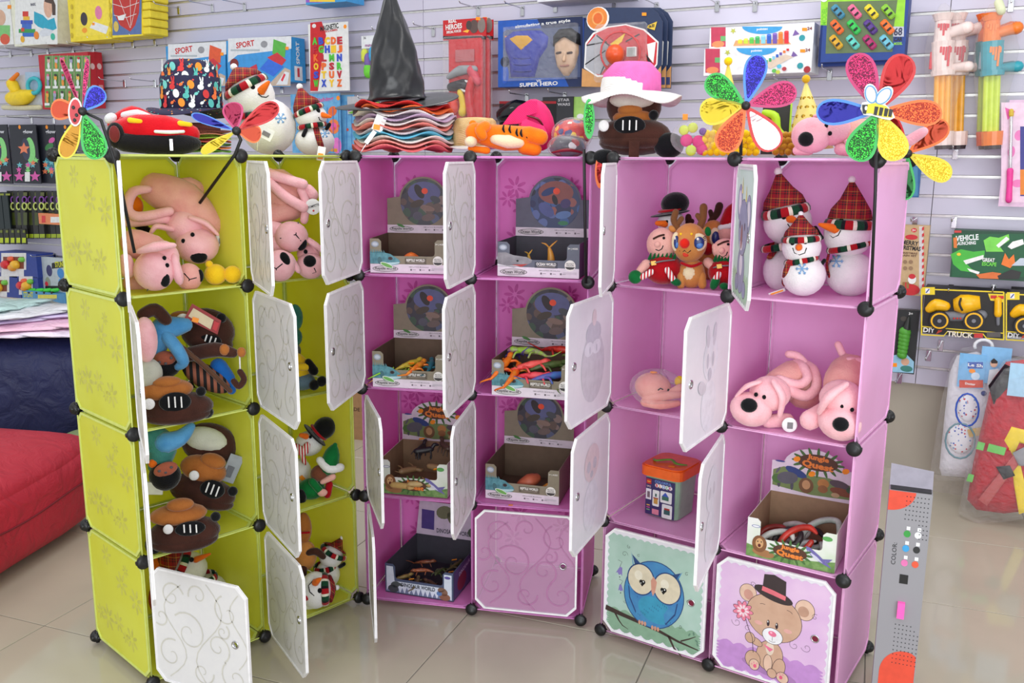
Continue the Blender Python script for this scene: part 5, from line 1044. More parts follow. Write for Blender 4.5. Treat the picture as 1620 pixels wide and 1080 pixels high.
for i, (key, fx, fy, z) in enumerate([('l3', .35, .08, .045), ('l3', .8, .4, .05), ('l3', .7, .75, .05), ('l2', .5, .4, .165), ('l2', .82, .06, .09), ('l1', .5, .1, .075)]):
    t_, W, H, D, M = BX[key]; o = MB().box((0, 0, 0), (.018, .002, .010), OTAG, T(0, 0, 0, 50, 0, 20)).build('price_sticker'); o.matrix_world = Matrix.Translation(in_box(key, fx, fy, z)); tag(o, ['orange price sticker at the front left of the dinosaur box', 'orange price sticker at the right of the dinosaur box', 'orange price sticker at the back of the dinosaur box', 'orange price sticker on the black animal of the heap', 'orange price sticker at the front right of the jungle box', 'orange price sticker on the lime lizard'][i], 'sticker')
# coiled snakes
def snake(pts, r, m, label):
    t = thing('toy_snake', label, 'toy', Matrix.Translation(pts[0]), 'rubber snakes in the jungle box')
    Q = [p-pts[0] for p in pts]; MB().cap(Q, [r*.45]+[r]*(len(Q)-2)+[r*.8], m, 8).build('body', t)
sn = [((202, 204, 196), 'white grey'), ((196, 50, 34), 'red'), ((60, 52, 54), 'dark grey'), ((186, 196, 186), 'pale green'), ((150, 44, 36), 'dark red'), ((206, 206, 204), 'white'), ((44, 40, 44), 'black'), ((214, 210, 204), 'cream')]
loops = [(.30, .2, .07, .09, 0), (.55, .15, .085, .10, 20), (.42, .3, .075, .08, 60), (.75, .45, .09, .11, -30), (.2, .4, .06, .10, 30), (.68, .2, .06, .09, 80), (.5, .6, .05, .12, 10), (.34, .6, .06, .11, 150)]
for i, ((c, nm), (fx, fy, z, R, a0)) in enumerate(zip(sn, loops)):
    pts = []; t_, W, H, D, M = BX['c2']; wl = ['at the front left', 'looped at the front middle', 'left of centre', 'arching up at the right', 'by the left wall', 'at the front right', 'in the middle at the back', 'at the back left'][i]
    for j in range(9):
        a = math.radians(a0+j*40); rad = R*.5*(1 if j < 7 else .8); x = min(max(W*fx+rad*math.cos(a), .014), W-.014); y = min(max(D*fy+rad*.55*math.sin(a), .014), D-.012)
        pts.append(M @ Vector((x, y, max(.012, z-.03+(.038 if i in (1, 3) else .022)*math.sin(a+.6)))))
    snake(pts, .0095, mat('snake_%d' % i, c, .35, rgb2=tuple(int(q*.75) for q in c), scale=25), nm+' rubber snake coiled '+wl+' of the box')
# ------------------------------------------------------------------ bucket of building blocks
z0 = sh(2); A = on_z(1017, 815, z0); B = on_z(1078, 834, z0); ux = (B-A).normalized(); Wd = .118
ux = Vector((math.cos(CABP[2][2]-.06), math.sin(CABP[2][2]-.06), 0)); uy = Vector((-ux.y, ux.x, 0)); A = on_z(1018, 812, z0)
M = Matrix(((ux.x, uy.x, 0, A.x), (ux.y, uy.y, 0, A.y), (0, 0, 1, z0+.001), (0, 0, 0, 1)))
d = ray(1016, 738); H = (O_+d*(Vector((A.x, A.y)).length/Vector((d.x, d.y)).length)).z-z0
t = thing('block_bucket', 'pale green bucket of building blocks with an orange lid', 'bucket', M); bw = .118; bd = .13; gm = mat('green_tub', (150, 192, 158), .35)
def rrect(x0, y0, x1, y1, r, n=4):
    P = []
    for cx, cy, a in ((x1-r, y1-r, 0), (x0+r, y1-r, 90), (x0+r, y0+r, 180), (x1-r, y0+r, 270)): P += arc(cx, cy, r, a, a+90, n)
    return P
b = MB(); P0 = rrect(.004, .004, bw-.004, bd-.004, .02); P1 = rrect(-.004, -.004, bw+.004, bd+.004, .022); n = len(P0)
b.add([(*p, 0) for p in P0]+[(*p, H) for p in P1], [list(range(n))[::-1], list(range(n, 2*n))]+[(i, (i+1) % n, n+(i+1) % n, n+i) for i in range(n)], gm); b.build('tub', t)
om = mat('orange_lid', (242, 104, 26), .3); lb_ = MB(); lb_.prism(rrect(-.014, -.014, bw+.014, bd+.014, .026), H-.022, H+.008, om); lb_.prism(rrect(-.010, -.010, bw+.010, bd+.010, .03), H+.008, H+.012, om); lid = lb_.build('lid', t)
MB().cap([(bw*.05, bd*.35, H+.015), (bw*.2, bd*.22, H+.018), (bw*.5, bd*.45, H+.02), (bw*.75, bd*.3, H+.018), (bw*.98, bd*.42, H+.015)], [.003, .006, .006, .006, .003], C((96, 160, 40), .35), 8, .5).build('handle', lid)
MB().box((bw*.7, bd*.15, H+.0135), (.02, .012, .001), OTAG, T(0, 0, 0, 0, 0, 12)).build('price_sticker', lid)
a = MB(FP(T(0, -.0055, 0))); w = bw; S1_ = H-.03
a.r2(w*.5, S1_*.52, w*.86, S1_*.96, C((52, 44, 96), .4), 0); a.r2(w*.16, S1_*.9, w*.14, S1_*.13, C((190, 40, 40), .4), .0003); a.txt('algo', w*.16, S1_*.9, w*.05, C((240, 200, 60), .4), .0005, 0, .02, w*.11); a.txt('57PCS', w*.16, S1_*.77, w*.05, C((230, 200, 190), .4), .0004, 0, .02, w*.12)
a.r2(w*.16, S1_*.57, w*.16, S1_*.28, C((226, 224, 230), .4), .0003); a.txt('COLORFUL', w*.58, S1_*.94, w*.07, C((110, 150, 210), .4), .0005, 0, .03, w*.5)
for i, (ch, c) in enumerate(zip('BLOCK', ((210, 40, 40), (230, 170, 40), (60, 140, 200), (80, 170, 90), (190, 60, 120)))): a.e2(w*(.40+i*.10), S1_*.84, w*.055, w*.055, C((236, 236, 240), .4), .0005+i*.0001); a.txt(ch, w*(.40+i*.10), S1_*.84, w*.085, C(c, .4), .001, 0, .04)
for x, y, ww, hh in ((.38, .50, .2, .42), (.68, .58, .34, .3), (.72, .22, .3, .36)): a.p2([(w*px, S1_*py) for px, py in rrect(x-ww/2, y-hh/2, x+ww/2, y+hh/2, .03)], C((226, 228, 226), .4), .0004)
for x, y, ww, hh, c in ((.38, .42, .12, .14, (196, 150, 70)), (.38, .5, .15, .03, (160, 50, 50)), (.38, .58, .05, .08, (50, 90, 80)), (.66, .55, .2, .1, (60, 110, 90)), (.72, .2, .18, .12, (50, 90, 90)), (.72, .28, .16, .05, (170, 50, 40)), (.16, .56, .08, .16, (120, 100, 110)), (.38, .14, .2, .14, (214, 130, 150)), (.16, .28, .1, .03, (214, 160, 80)), (.16, .22, .1, .03, (190, 80, 140)), (.16, .16, .1, .03, (120, 160, 120))): a.r2(w*x, S1_*y, w*ww, S1_*hh, C(c, .4), .0007)
a.p2([(w*.56, S1_*.6), (w*.66, S1_*.71), (w*.76, S1_*.6)], C((60, 90, 180), .4), .0008); a.build('label_print', t)['kind'] = 'stuff'
# small sticker on the shelf
o = MB().box((0, 0, .001), (.014, .01, .001), OTAG).build('price_sticker'); o.matrix_world = Matrix.Translation(on_z(808, 799, sh(2))); tag(o, 'orange sticker fallen on the orchid shelf before the nearly empty reptile box', 'sticker')
# ------------------------------------------------------------------ floor things: beanbags, tall carton
def superell(b, c, r, m, e1=.35, e2=.35, nu=40, nv=20, rot=None, wr=0.0):
    def pw(v, e): return math.copysign(abs(v)**e, v)
    V = []; F = []
    for i in range(nv+1):
        ph = -PI/2+PI*i/nv
        for j in range(nu):
            th = 2*PI*j/nu; x, y, z = pw(math.cos(ph), e1)*pw(math.cos(th), e2), pw(math.cos(ph), e1)*pw(math.sin(th), e2), pw(math.sin(ph), e1)
            q = 1+wr*(math.sin(5*x+3*z)*math.sin(4*y+2*z+1)+.5*math.sin(11*x-7*z+2*y)); V.append((x*r[0]*q, y*r[1]*q, z*r[2]*q))
    for i in range(nv):
        for j in range(nu): F.append((i*nu+j, i*nu+(j+1) % nu, (i+1)*nu+(j+1) % nu, (i+1)*nu+j))
    o = b.M; b.M = o @ T(*c) @ (rot or Matrix.Identity(4)); b.add(V, F, m, True); b.M = o
RB = mat('red_beanbag_cloth', (176, 26, 48), .6, 'cloth', rgb2=(160, 18, 40), scale=3); NB = mat('navy_beanbag_cloth', (26, 34, 84), .55, 'cloth', rgb2=(22, 28, 72), scale=3)
P = on_z(140, 842, 0); Q = on_z(0, 935, 0); ux = (P-Q).normalized(); uy = Vector((-ux.y, ux.x, 0))
M = Matrix(((ux.x, uy.x, 0, P.x), (ux.y, uy.y, 0, P.y), (0, 0, 1, 0), (0, 0, 0, 1)))
t = thing('bean_bag', 'large red beanbag pouf on the floor beside the lime cabinet', 'beanbag', M)
b = MB(); superell(b, (-.42, .40, .19), (.66, .42, .19), RB, .5, .4, wr=.012); bb = b.build('body', t)
b = MB(); superell(b, (-.42, .42, .30), (.66, .42, .13), RB, .9, .45, wr=.02); b.build('top_cushion', t)
b = MB(); b.tube([(-.98+.1*i, -.018, .215+.012*math.sin(i*.8)) for i in range(11)], .004, C((120, 12, 30), .6), 6); b.build('seam', t)
P = on_z(120, 742, 0)
t = thing('bean_bag', 'tall navy blue beanbag against the wall behind the red one', 'beanbag', Matrix.Translation((P.x-.50, P.y+.45, 0)) @ Matrix.Rotation(.25, 4, 'Z'))
b = MB(); superell(b, (0, 0, .31), (.62, .45, .31), NB, .35, .35, wr=.02); b.build('body', t)
NBP = (P.x-.50, P.y+.45)
t = thing('bean_bag', 'small pale green beanbag corner between the navy and red beanbags', 'beanbag', Matrix.Translation(on_z(126, 735, 0)+Vector((.16, -.12, 0))))
b = MB(); superell(b, (0, 0, .1), (.22, .2, .1), mat('green_beanbag', (140, 160, 110), .6, 'cloth'), .6, .6); b.build('body', t)
cols = [(236, 222, 240), (240, 190, 214), (214, 196, 232), (232, 232, 238), (190, 222, 218)]
for i in range(5):
    m = mat('poly_bag_%d' % i, cols[i], .12, 'foil', rgb2=tuple(min(255, c+12) for c in cols[i]), scale=10)
    o = MB(); superell(o, (0, 0, .014), (.40-.04*i, .30-.02*i, .018), m, 1.2, .6, 36, 8, wr=.16); ob = o.build('plastic_bag'); ob.matrix_world = T(NBP[0]+.12-.05*i+.1*(i % 2), NBP[1]-.13+.03*i, .632+.022*i, 0, 0, 20*i)
    tag(ob, ['lilac white', 'pink', 'lavender', 'clear white', 'mint'][i]+' wrapped garment bag, %s of the pile on the navy beanbag' % ['lowest', 'second from the bottom', 'middle one', 'second from the top', 'topmost'][i], 'bag', 'wrapped garments on the navy beanbag')
# tall carton
P = on_z(1372, 1118, 0); k = 1.0
A = on_z(1375, 1128, 0); B = on_z(1440, 1142, 0); ux = (B-A); W = ux.length; ux.normalize(); uy = Vector((-ux.y, ux.x, 0)); d = ray(1412, 775)
Hc = (O_+d*(Vector((A.x, A.y)).length/Vector((d.x, d.y)).length)).z
M = Matrix(((ux.x, uy.x, 0, A.x), (ux.y, uy.y, 0, A.y), (0, 0, 1, 0), (0, 0, 0, 1)))
t = thing('tall_carton', 'tall narrow grey carton with red circles and coloured dots by the rose cabinet', 'box', M); gc = mat('grey_carton', (150, 148, 153), .5, rgb2=(144, 142, 148), scale=2); D = .10
MB().box((W/2, D/2, Hc/2), (W, D, Hc), gc).build('body', t)
MB().add([(0, D*.35, Hc+.002), (W, D*.35, Hc+.002), (W, D*.6, Hc+.045), (0, D*.6, Hc+.055), (0, D*.35+.001, Hc+.002), (W, D*.35+.001, Hc+.002), (W, D*.6+.001, Hc+.045), (0, D*.6+.001, Hc+.055)], [(0, 1, 2, 3), (7, 6, 5, 4), (0, 3, 7, 4), (1, 5, 6, 2), (3, 2, 6, 7)], mat('grey_flap', (150, 146, 158), .35)).build('top_flap', t)
MB().box((W/2, D/2, Hc+.002), (W*.94, D*.9, .002), BLACK).build('opening_shade', t)  # black plate painted in for the shaded inside of the open top
a = MB(FP(T(0, -.0006, 0))); red = C((226, 78, 54), .5); DK = C((40, 40, 44), .5)
a.p2([(0, Hc)]+[p for p in arc(.0, Hc-.0, W*.62, 0, -90, 12, .055)], red, .0001); 
a.p2([(W*.98, .0)]+[(W*.98, Hc-.46)]+arc(W*.72, Hc-.52, W*.58, 75, 180, 12, .07)+[(W*.14, 0)], red, .0001)
for i in range(10):
    for j in range(7):
        x = W*(.42+j*.083)+(.003 if i > 6 else 0); y = Hc-.012-i*.0125
        if x < W*.97 and not (i > 5 and j < 4): a.r2(x, y, .0026, .0026, DK, .0003)
        x = W*(.97-j*.09); y = Hc-.375-i*.0125
        if i+j > 1: a.r2(x, y, .0026, .0026, DK, .0003)
for i, (c1, c2) in enumerate((((60, 160, 70), (230, 230, 232)), ((60, 160, 220), (44, 44, 46)), ((230, 120, 180), (228, 90, 60)))):
    y = Hc-.115-i*.041
    for j, c in enumerate((c1, c2)): x = W*(.50+j*.25-.03*i*0); a.e2(x, y, .0085, .0095, C(c, .5), .0003); a.r2(x+.002, y+.016, .009, .010, C((236, 236, 238), .5), .0003)
a.txt('COLOR:', W*.24, Hc-.175, .011, DK, .0003, 90, .0, .062); a.r2(W*.52, Hc-.243, .021, .026, BLACK, .0003)  # black square painted for the dark hole in the front
a.build('front_print', t)['kind'] = 'stuff'
MB().box((W*.52, -.006, Hc-.33), (.018, .012, .045), mat('pink_plastic_tab', (255, 100, 190), .4)).build('handle_tab', t)
# ------------------------------------------------------------------ things standing on top of the cabinets
snowman('big plush snowman on top of the lime cabinet, large carrot nose pointing up right', top_pt(0, 415, .45), (425, 200, 43, 10, 44), (397, 152, 37, 10, 36), (372, 108), (370, 106), ((413, 144), (425, 130), 7), [(400, 138)], [(408, 148), (414, 153), (421, 154), (425, 151)], (404, 182, 30, 10), (444, 187, 9), bandw=13, pomr=5.5)
snowman('small plush snowman with tartan scarf on top of the lime cabinet', top_pt(0, 497, .35), (498, 223, 31, 6, 24), (492, 184, 25, 4, 20), (474, 144), (474, 137), ((510, 182), (523, 185), 5), [(503, 175)], [(504, 185), (506, 190), (511, 192)], (494, 199, 22, 8), (514, 211, 7), bandw=9, pomr=5, tail=[(500, 203), (504, 218), (508, 231)], arms=[[(484, 205, -16), (480, 214, -18)], [(517, 203, -6), (521, 197, -6)]])
t = Toy('price_tag', 'white hang tag with an orange dot by the small snowman on the lime cabinet', 'tag', top_pt(0, 508, .06)); t.part('card', [('b', 508, 243, -2, 12, 1, 22, PAPER, 10)]); t.part('dot', [('b', 507, 247, -3.2, 8, .6, 9, OTAG, 10)])
t = Toy('price_tag', 'white barcode tag hanging before the big snowman', 'tag', top_pt(0, 419, .12)+Vector((0, 0, 0))); t.part('card', [('b', 419, 210, 0, 26, 1, 18, PAPER, 28)]); t.part('barcode', [('b', 421, 212, -1.2, 12, .5, 7, C((120, 116, 116)), 28)]); t.part('string', [('t', [(407, 238, 0), (408, 205, 0)], .5, PAPER)])
# red plush car (plain)
t = Toy('plush_car', 'bright red plush sports car with black underside on the lime cabinet', 'plush car', top_pt(0, 245, .12))
CR = mat('car_red_plush', (214, 16, 32), .8, 'plush', rgb2=(196, 10, 26)); GR = C((226, 226, 228), .8, 'plush')
b = MB(Matrix.Diagonal((t.k, t.k, t.k, 1)))
t.part('chassis', [('c', [(196, 225, 10), (235, 227, 4), (285, 228, 4), (306, 227, 10)], [15, 17, 17, 12], mat('black_plush', (24, 22, 26), .85, 'plush'))])
t.part('body', [('c', [(190, 208, 30), (220, 205, 18), (262, 206, 14), (300, 212, 18)], [18, 24, 24, 16], CR), ('c', [(200, 196, 40), (235, 198, 22), (285, 205, 14)], [14, 17, 14], CR)])
t.part('roof', [('c', [(184, 196, 60), (212, 184, 50), (240, 192, 46)], [14, 17, 10], CR)])
t.part('windscreen', [('c', [(196, 182, 34), (218, 180, 26), (240, 186, 24)], [5, 7, 4], GR)]); t.part('side_window', [('e', 175, 187, 34, 10, 8, 8, GR, -30)])
w_ = t.part('wheel', [('e', 183, 214, 6, 14, 10, 20, mat('black_plush'))]); t.part('hubcap', [('e', 181, 212, -3, 8, 4, 13, C((120, 44, 46), .8, 'plush'))], w_)
for x in (214, 293): t.part('headlamp', [('c', [(x-8, 190 if x < 250 else 195, 0), (x+8, 192 if x < 250 else 197, -2)], [4.5, 3.5], YELP)])
t.part('bumper_stripe', [('c', [(246, 208, -14), (268, 209, -16), (290, 208, -10)], [2.5, 3, 2.5], GR)]); z_ = t.part('zip', [('b', 271, 229, -16, 5, 2, 18, CHROME)])
# bunny print bucket hat + stack of hats underneath
def hat(t, cx, y0, cy_, rb, rt, h, brim, bm, m, mb_=None, wob=0, n=3, tilt=0, ph=0, thick=1.2):
    c = t.p(cx, y0, cy_)
    def w(f, th): return (1, wob*math.sin(n*th+ph))
    b = MB(Matrix.Diagonal((t.k, t.k, t.k, 1)) @ T(c.x, c.y, c.z, 0, tilt)); b.lathe([(rb, 0), (rb*.99, h*.3), (rb*.9+rt*.1, h*.62), (rt, h*.9), (rt*.86, h*.99), (rt*.4, h*1.02), (0.2, h*1.0)], m, 32); cr = b.build('crown', t.root)
    b = MB(Matrix.Diagonal((t.k, t.k, t.k, 1)) @ T(c.x, c.y, c.z, 0, tilt)); S2 = 64
    R = [rb*.97, rb+(brim-rb)*.35, rb+(brim-rb)*.7, brim]; V = []; F = []
    for s_ in (0, thick):
        for i, r in enumerate(R):
            for j in range(S2): th = 2*PI*j/S2; q = (i/3)**1.3; V.append((r*math.cos(th), r*math.sin(th), s_-bm*q+wob*q*math.sin(n*th+ph)))
    for s_ in (0, 1):
        for i in range(3):
            for j in range(S2):
                a = s_*4*S2+i*S2+j; a2 = s_*4*S2+i*S2+(j+1) % S2; F.append((a, a2, a2+S2, a+S2) if s_ else (a, a+S2, a2+S2, a2))
    for j in range(S2): a = 3*S2+j; a2 = 3*S2+(j+1) % S2; F.append((a, a+4*S2, a2+4*S2, a2))
    b.add(V, F, mb_ or m, True); b.build('brim', t.root); return t
bun = patches('egg_bunny_print', (36, 34, 66), [(220, 70, 60), (120, 210, 200), (240, 150, 50), (214, 236, 232), (60, 170, 160), (200, 40, 50), (190, 226, 226)], 75, .85, .22)
HATS = mat('paper_stack_a', (230, 222, 208), .7)
for i in range(7):
    c = [(96, 160, 50), (224, 120, 60), (60, 110, 60), (214, 90, 90), (150, 190, 60), (230, 150, 120), (120, 60, 50)][i]
    t = Toy('folded_hat', ['lime', 'orange', 'dark green', 'rose red', 'yellow green', 'salmon', 'maroon'][i]+' fabric hat brim, %s from the bottom under the bunny hat' % ['first', 'second', 'third', 'fourth', 'fifth', 'sixth', 'seventh'][i], 'hat', top_pt(0, 322, .22), 'stacked fabric hats on the lime cabinet')
    hat(t, 318, 238-5.2*i, 10, 30, 26, 12, 46, 2, C(c, .8, 'weave'), None, 1.2, 4, 0, i*1.3, 1.4)
t = Toy('bucket_hat', 'navy bucket hat printed with bunnies and eggs on the lime cabinet', 'hat', top_pt(0, 306, .22)); hat(t, 304, 174, 10, 47, 38, 75, 68, 4, bun, None, 7, 2, 0, 2.6)
b = MB(); c = t.p(304, 174, 10); random.seed(4); mcol = [C(q, .85) for q in ((120, 210, 200), (236, 240, 238), (240, 150, 50), (216, 60, 60), (90, 190, 180), (236, 240, 238), (240, 120, 60))]
for r_ in range(5):
    for j in range(9):
        a0 = -PI/2+(j-4)*.31+(r_ % 2)*.15; h_ = 9+r_*13.5; rad = (47 if h_ < 22 else 47-(h_-22)/46*7)+1.6; m = mcol[(j*3+r_*2) % 7]; kind = (j+r_) % 3
        nx = Vector((math.cos(a0), math.sin(a0), 0)); tx = Vector((-math.sin(a0), math.cos(a0), 0)); tz = Vector((0, 0, 1)); o_ = c+nx*rad+tz*h_
        def el(dx, dz, rx, rz, ro=0):
            cr, sr = math.cos(ro), math.sin(ro); n_ = 12
            b.add([(o_+nx*.35-nx*((dx+rx*math.cos(q)*cr)**2)/95+tx*(dx+rx*math.cos(q*1)*cr-rz*math.sin(q)*sr)+tz*(dz+rx*math.cos(q)*sr+rz*math.sin(q)*cr))*t.k for q in [2*PI*i/n_ for i in range(n_)]], [list(range(n_))], m)
        if kind == 0: el(0, 0, 5.2, 6.6, .2)
        elif kind == 1: el(0, -3.4, 5, 4.2); el(1.8, 2.4, 3, 3.2); el(.2, 8, 1.2, 4.2, .25); el(3.7, 8, 1.2, 4.2, -.1)
        else: el(0, 0, 3.2, 2.2, .5); el(3.5, 3, 1.2, 1.2)
b.build('bunny_print', t.root)['kind'] = 'stuff'
# sun hats with wavy brims under the witch hat
wc = [((226, 110, 110), 'coral pink'), ((238, 150, 140), 'salmon'), ((224, 214, 204), 'cream'), ((90, 180, 210), 'sky blue'), ((196, 186, 190), 'silver grey'), ((232, 130, 120), 'light coral'), ((226, 214, 210), 'ivory'), ((190, 160, 190), 'lilac'), ((236, 226, 226), 'white straw'), ((232, 100, 40), 'orange'), ((200, 30, 26), 'scarlet')]
SH = {}
for i, (c, nm) in enumerate(wc):
    t = Toy('sun_hat', nm+' sun hat with a wavy brim, %s of the stack under the witch hat' % ['lowest', 'second', 'third', 'fourth', 'fifth', 'sixth', 'seventh', 'eighth', 'ninth', 'tenth', 'topmost'][i], 'hat', top_pt(1, 640, .20), 'stacked sun hats under the witch hat')
    hat(t, 640+((i*7) % 5-2)*1.5, 236-6.6*i, 0, 38, 30, 8, 79-(i > 8)*4, 0, C(c, .75, 'weave'), None, 5.2, 6, 2 if i > 7 else 0, .5+.35*i, 2.2)
t = Toy('witch_hat', 'tall pointed black witch hat on the pile of sun hats', 'hat', top_pt(1, 632, .20)); c = t.p(628, 158, 0)
wm = mat('black_satin', (26, 27, 30), .3, 'plain', rgb2=(32, 33, 37))
b = MB(Matrix.Diagonal((t.k, t.k, t.k, 1)) @ T(c.x, c.y, c.z, 0, -3)); pr = [(47, 0), (44, 4), (43, 8), (42, 14), (41, 21), (41, 28), (40, 36), (39, 44), (37.5, 52), (36, 62), (34, 72), (31.5, 82), (29, 92), (26, 102), (23, 112), (19, 123), (15, 134), (11, 146), (7, 157), (1, 170)]
b.lathe(pr, wm, 36, wob=lambda f, th: (1+.05*math.sin(4*th+11*f)*math.sin(f*9+th)+.035*math.sin(7*th-16*f), 1.2*math.sin(3*th+8*f))); b.build('cone', t.root)
b = MB(Matrix.Diagonal((t.k, t.k, t.k, 1)) @ T(c.x, c.y, c.z-2, 9, -6.5)); S2 = 48; V = []; F = []
for i, (r, z) in enumerate([(40, 2), (60, 0), (80, -1), (96, -1), (97, -2.4), (80, -2.6), (60, -2), (40, 0)]):
    for j in range(S2): th = 2*PI*j/S2; V.append((r*math.cos(th), r*math.sin(th)*.9, z+(i in (2, 3, 4, 5))*2.2*math.sin(2*th+.5)))
for i in range(8):
    for j in range(S2): F.append((i*S2+j, i*S2+(j+1) % S2, ((i+1) % 8)*S2+(j+1) % S2, ((i+1) % 8)*S2+j))
b.add(V, F, wm, True); b.build('brim', t.root)
t = Toy('price_tag', 'long white tag with orange stickers hanging from the sun hats', 'tag', top_pt(1, 585, .03)); t.part('card', [('b', 600, 195, -2, 17, 1, 25, PAPER, 22)]); t.part('tail', [('b', 586, 217, -2, 7, 1, 24, PAPER, 38)]); t.part('sticker', [('b', 596, 201, -3.4, 10, .8, 8, OTAG, 10)]); t.part('string', [('t', [(579, 228, -2), (570, 242, 0)], .7, PAPER)])
# straw hat, orange plush, pink cap, bagged caps
t = Toy('straw_hat', 'natural straw hat with a white band behind the orange plush tiger', 'hat', top_pt(1, 760, .24)); STRW = mat('straw', (218, 186, 130), .8, 'weave', rgb2=(196, 160, 100)); hat(t, 752, 232, 0, 36, 32, 44, 46, 3, STRW, C((236, 232, 226), .8, 'weave'), 1.5, 4)
t = Toy('plush_tiger', 'plain orange plush tiger lying on its side on the orchid cabinet', 'plush tiger', top_pt(1, 800, .08))
t.part('body', [('c', [(765, 213, 12), (800, 218, 10), (838, 218, 10)], [17, 21, 18], ORNG)]); t.part('belly', [('c', [(783, 220, -4), (804, 224, -6), (822, 226, -4)], [8, 11, 8], CREAM)]); h = t.part('head', [('e', 752, 210, 4, 16, 16, 16, ORNG)]); t.part('muzzle', [('e', 745, 224, -8, 10, 9, 8.5, CREAM)], h); t.part('ear', [('e', 748, 195, 6, 6, 4, 5, ORNG)])
t.part('arm', [('c', [(768, 200, -4), (760, 205, -12), (763, 214, -14)], [9, 9, 8], ORNG)]); t.part('leg', [('c', [(835, 212, 0), (854, 217, -6)], [13, 13], ORNG)]); t.part('leg', [('c', [(830, 233, 4), (846, 236, -2)], [12, 11], ORNG)]); t.part('tail', [('c', [(745, 235, 2), (770, 238, 2)], [5, 6], ORNG)])
for x, y in ((797, 203), (807, 204), (818, 209), (825, 210), (833, 212)): t.part('stripe', [('c', [(x, y-5, -6), (x-1, y+1, -9), (x+1, y+6, -11)], [1, 2, 1], NOSE)])
t = Toy('baseball_cap', 'hot pink cap with a brown oval patch on the orchid cabinet', 'cap', top_pt(1, 850, .20)); HP = C((232, 30, 110), .75, 'weave')
t.part('crown', [('e', 849, 198, 14, 28, 30, 41, HP, -14)]); t.part('peak', [('g', [(795, 197), (806, 182), (820, 168), (836, 159), (850, 160), (850, 178), (838, 182), (832, 192), (818, 196)], -18, 3, HP)]); t.part('panel', [('g', [(826, 192), (832, 188), (860, 199), (866, 210), (858, 214), (840, 206), (824, 198)], -20, 3, C((240, 50, 124), .75))])
t.part('patch', [('c', [(838, 184, -20), (850, 188, -20), (857, 196, -14)], [5, 7, 4], C((110, 44, 50), .4), .3)])
for i, (x, y, r, lb) in enumerate(((905, 213, 30, 'upper bagged cap with red and yellow print'), (898, 232, 30, 'lower bagged dark cap with a red peak'))):
    t = Toy('baseball_cap', lb+' on the orchid cabinet', 'cap', top_pt(1, x, .16 if i == 0 else .10), 'bagged children caps')
    t.part('crown', [('e', x, y, 6, r, r, 24 if i == 0 else 18, patches('cap_print_%d' % i, [(200, 40, 40), (54, 46, 60)][i], [[(240, 190, 40), (220, 60, 40), (60, 60, 120), (240, 220, 200)], [(150, 40, 50), (80, 70, 90), (200, 190, 196), (50, 60, 100)]][i], 38, .35, .5))]); t.part('peak', [('c', [(x-22, y+9, -14), (x, y+5, -26), (x+22, y+9, -14)], [4, 7, 4], C((130, 20, 34), .4), .4)]); t.part('bag', [('e', x, y, 4, r*1.1, r*1.1, 27 if i == 0 else 20, FILM)])
# pink white sun hat on a brown plush truck
SB = top_pt(2, 1000, .08)
truck('brown plush truck on top of the rose cabinet under the pink sun hat', SB, (1003, 212, 58, 26, 24, 0), (1003, 186, 34, 14), (997, 174, 20, 11), (955, 199, 9), (996, 198, 25, 14), (1034, 182),
      [('cab', [('e', 1003, 168, 40, 44, 30, 40, BROWN)]), ('windscreen', [('e', 1000, 158, 16, 36, 14, 14, C((214, 206, 196), .9, 'plush'))]), ('wheel', [('e', 956, 250, -6, 20, 14, 14, NOSE)]), ('wheel', [('e', 1058, 230, 8, 24, 16, 20, NOSE)]), ('seam_panel', [('b', 1003, 236, -22, 16, 3, 26, BROWN)]), ('base', [('e', 1003, 226, 26, 56, 30, 20, BROWN)])])
t = Toy('sun_hat', 'pink and white straw sun hat worn by the brown plush truck', 'hat', SB+Vector((0, .04, 0))); PK = C((238, 110, 186), .75, 'weave'); WS = C((238, 234, 230), .75, 'weave')
c = t.p(997, 146, 0)
hat(t, 999, 147, 4, 46, 33, 46, 78, 13, stripes('pink_white_braid', [(0, (238, 234, 230)), (.55, (232, 110, 184))], 1/(.075), 'Z') if 0 else PK, WS, 6.5, 4, 0, 2.2, 2)
b = MB(Matrix.Diagonal((t.k, t.k, t.k, 1)) @ T(t.p(997, 148, 4).x, t.p(997, 148, 4).y, t.p(997, 148, 4).z)); b.lathe([(46.6, 0), (46.4, 12), (44.6, 22), (43.2, 24)], WS, 32, cap=False); b.build('white_band', t.root)
# bags, garlands, party hats
t = Toy('bagged_flower_toy', 'clear bag of pink and yellow paper flower toys on the rose cabinet', 'toy bag', top_pt(2, 1098, .10))
YG = C((206, 220, 60), .6); MG = C((214, 30, 120), .6)
for x, y, r, m in ((1082, 206, 8, YG), (1096, 202, 8, YG), (1086, 222, 10, MG), (1105, 224, 10, MG), (1112, 208, 6, C((110, 60, 150), .6)), (1110, 236, 9, MG)): 
    t.part('petal_disc', [('e', x, y, 4, r, 4, r, m)])
t.part('rosette', [('e', 1093, 238, -6, 8.5, 3, 8.5, C((190, 214, 70), .6))]); t.part('bag', [('e', 1097, 218, 4, 36, 24, 27, FILM)]); t.part('price_sticker', [('b', 1084, 185, -6, 8, 1, 9, OTAG)])
GY = mat('yellow_pompom', (246, 214, 30), .85, 'plush', rgb2=(236, 196, 14)); GO = mat('gold_tinsel_bead', (206, 150, 30), .35, 'plush', rgb2=(150, 100, 14))
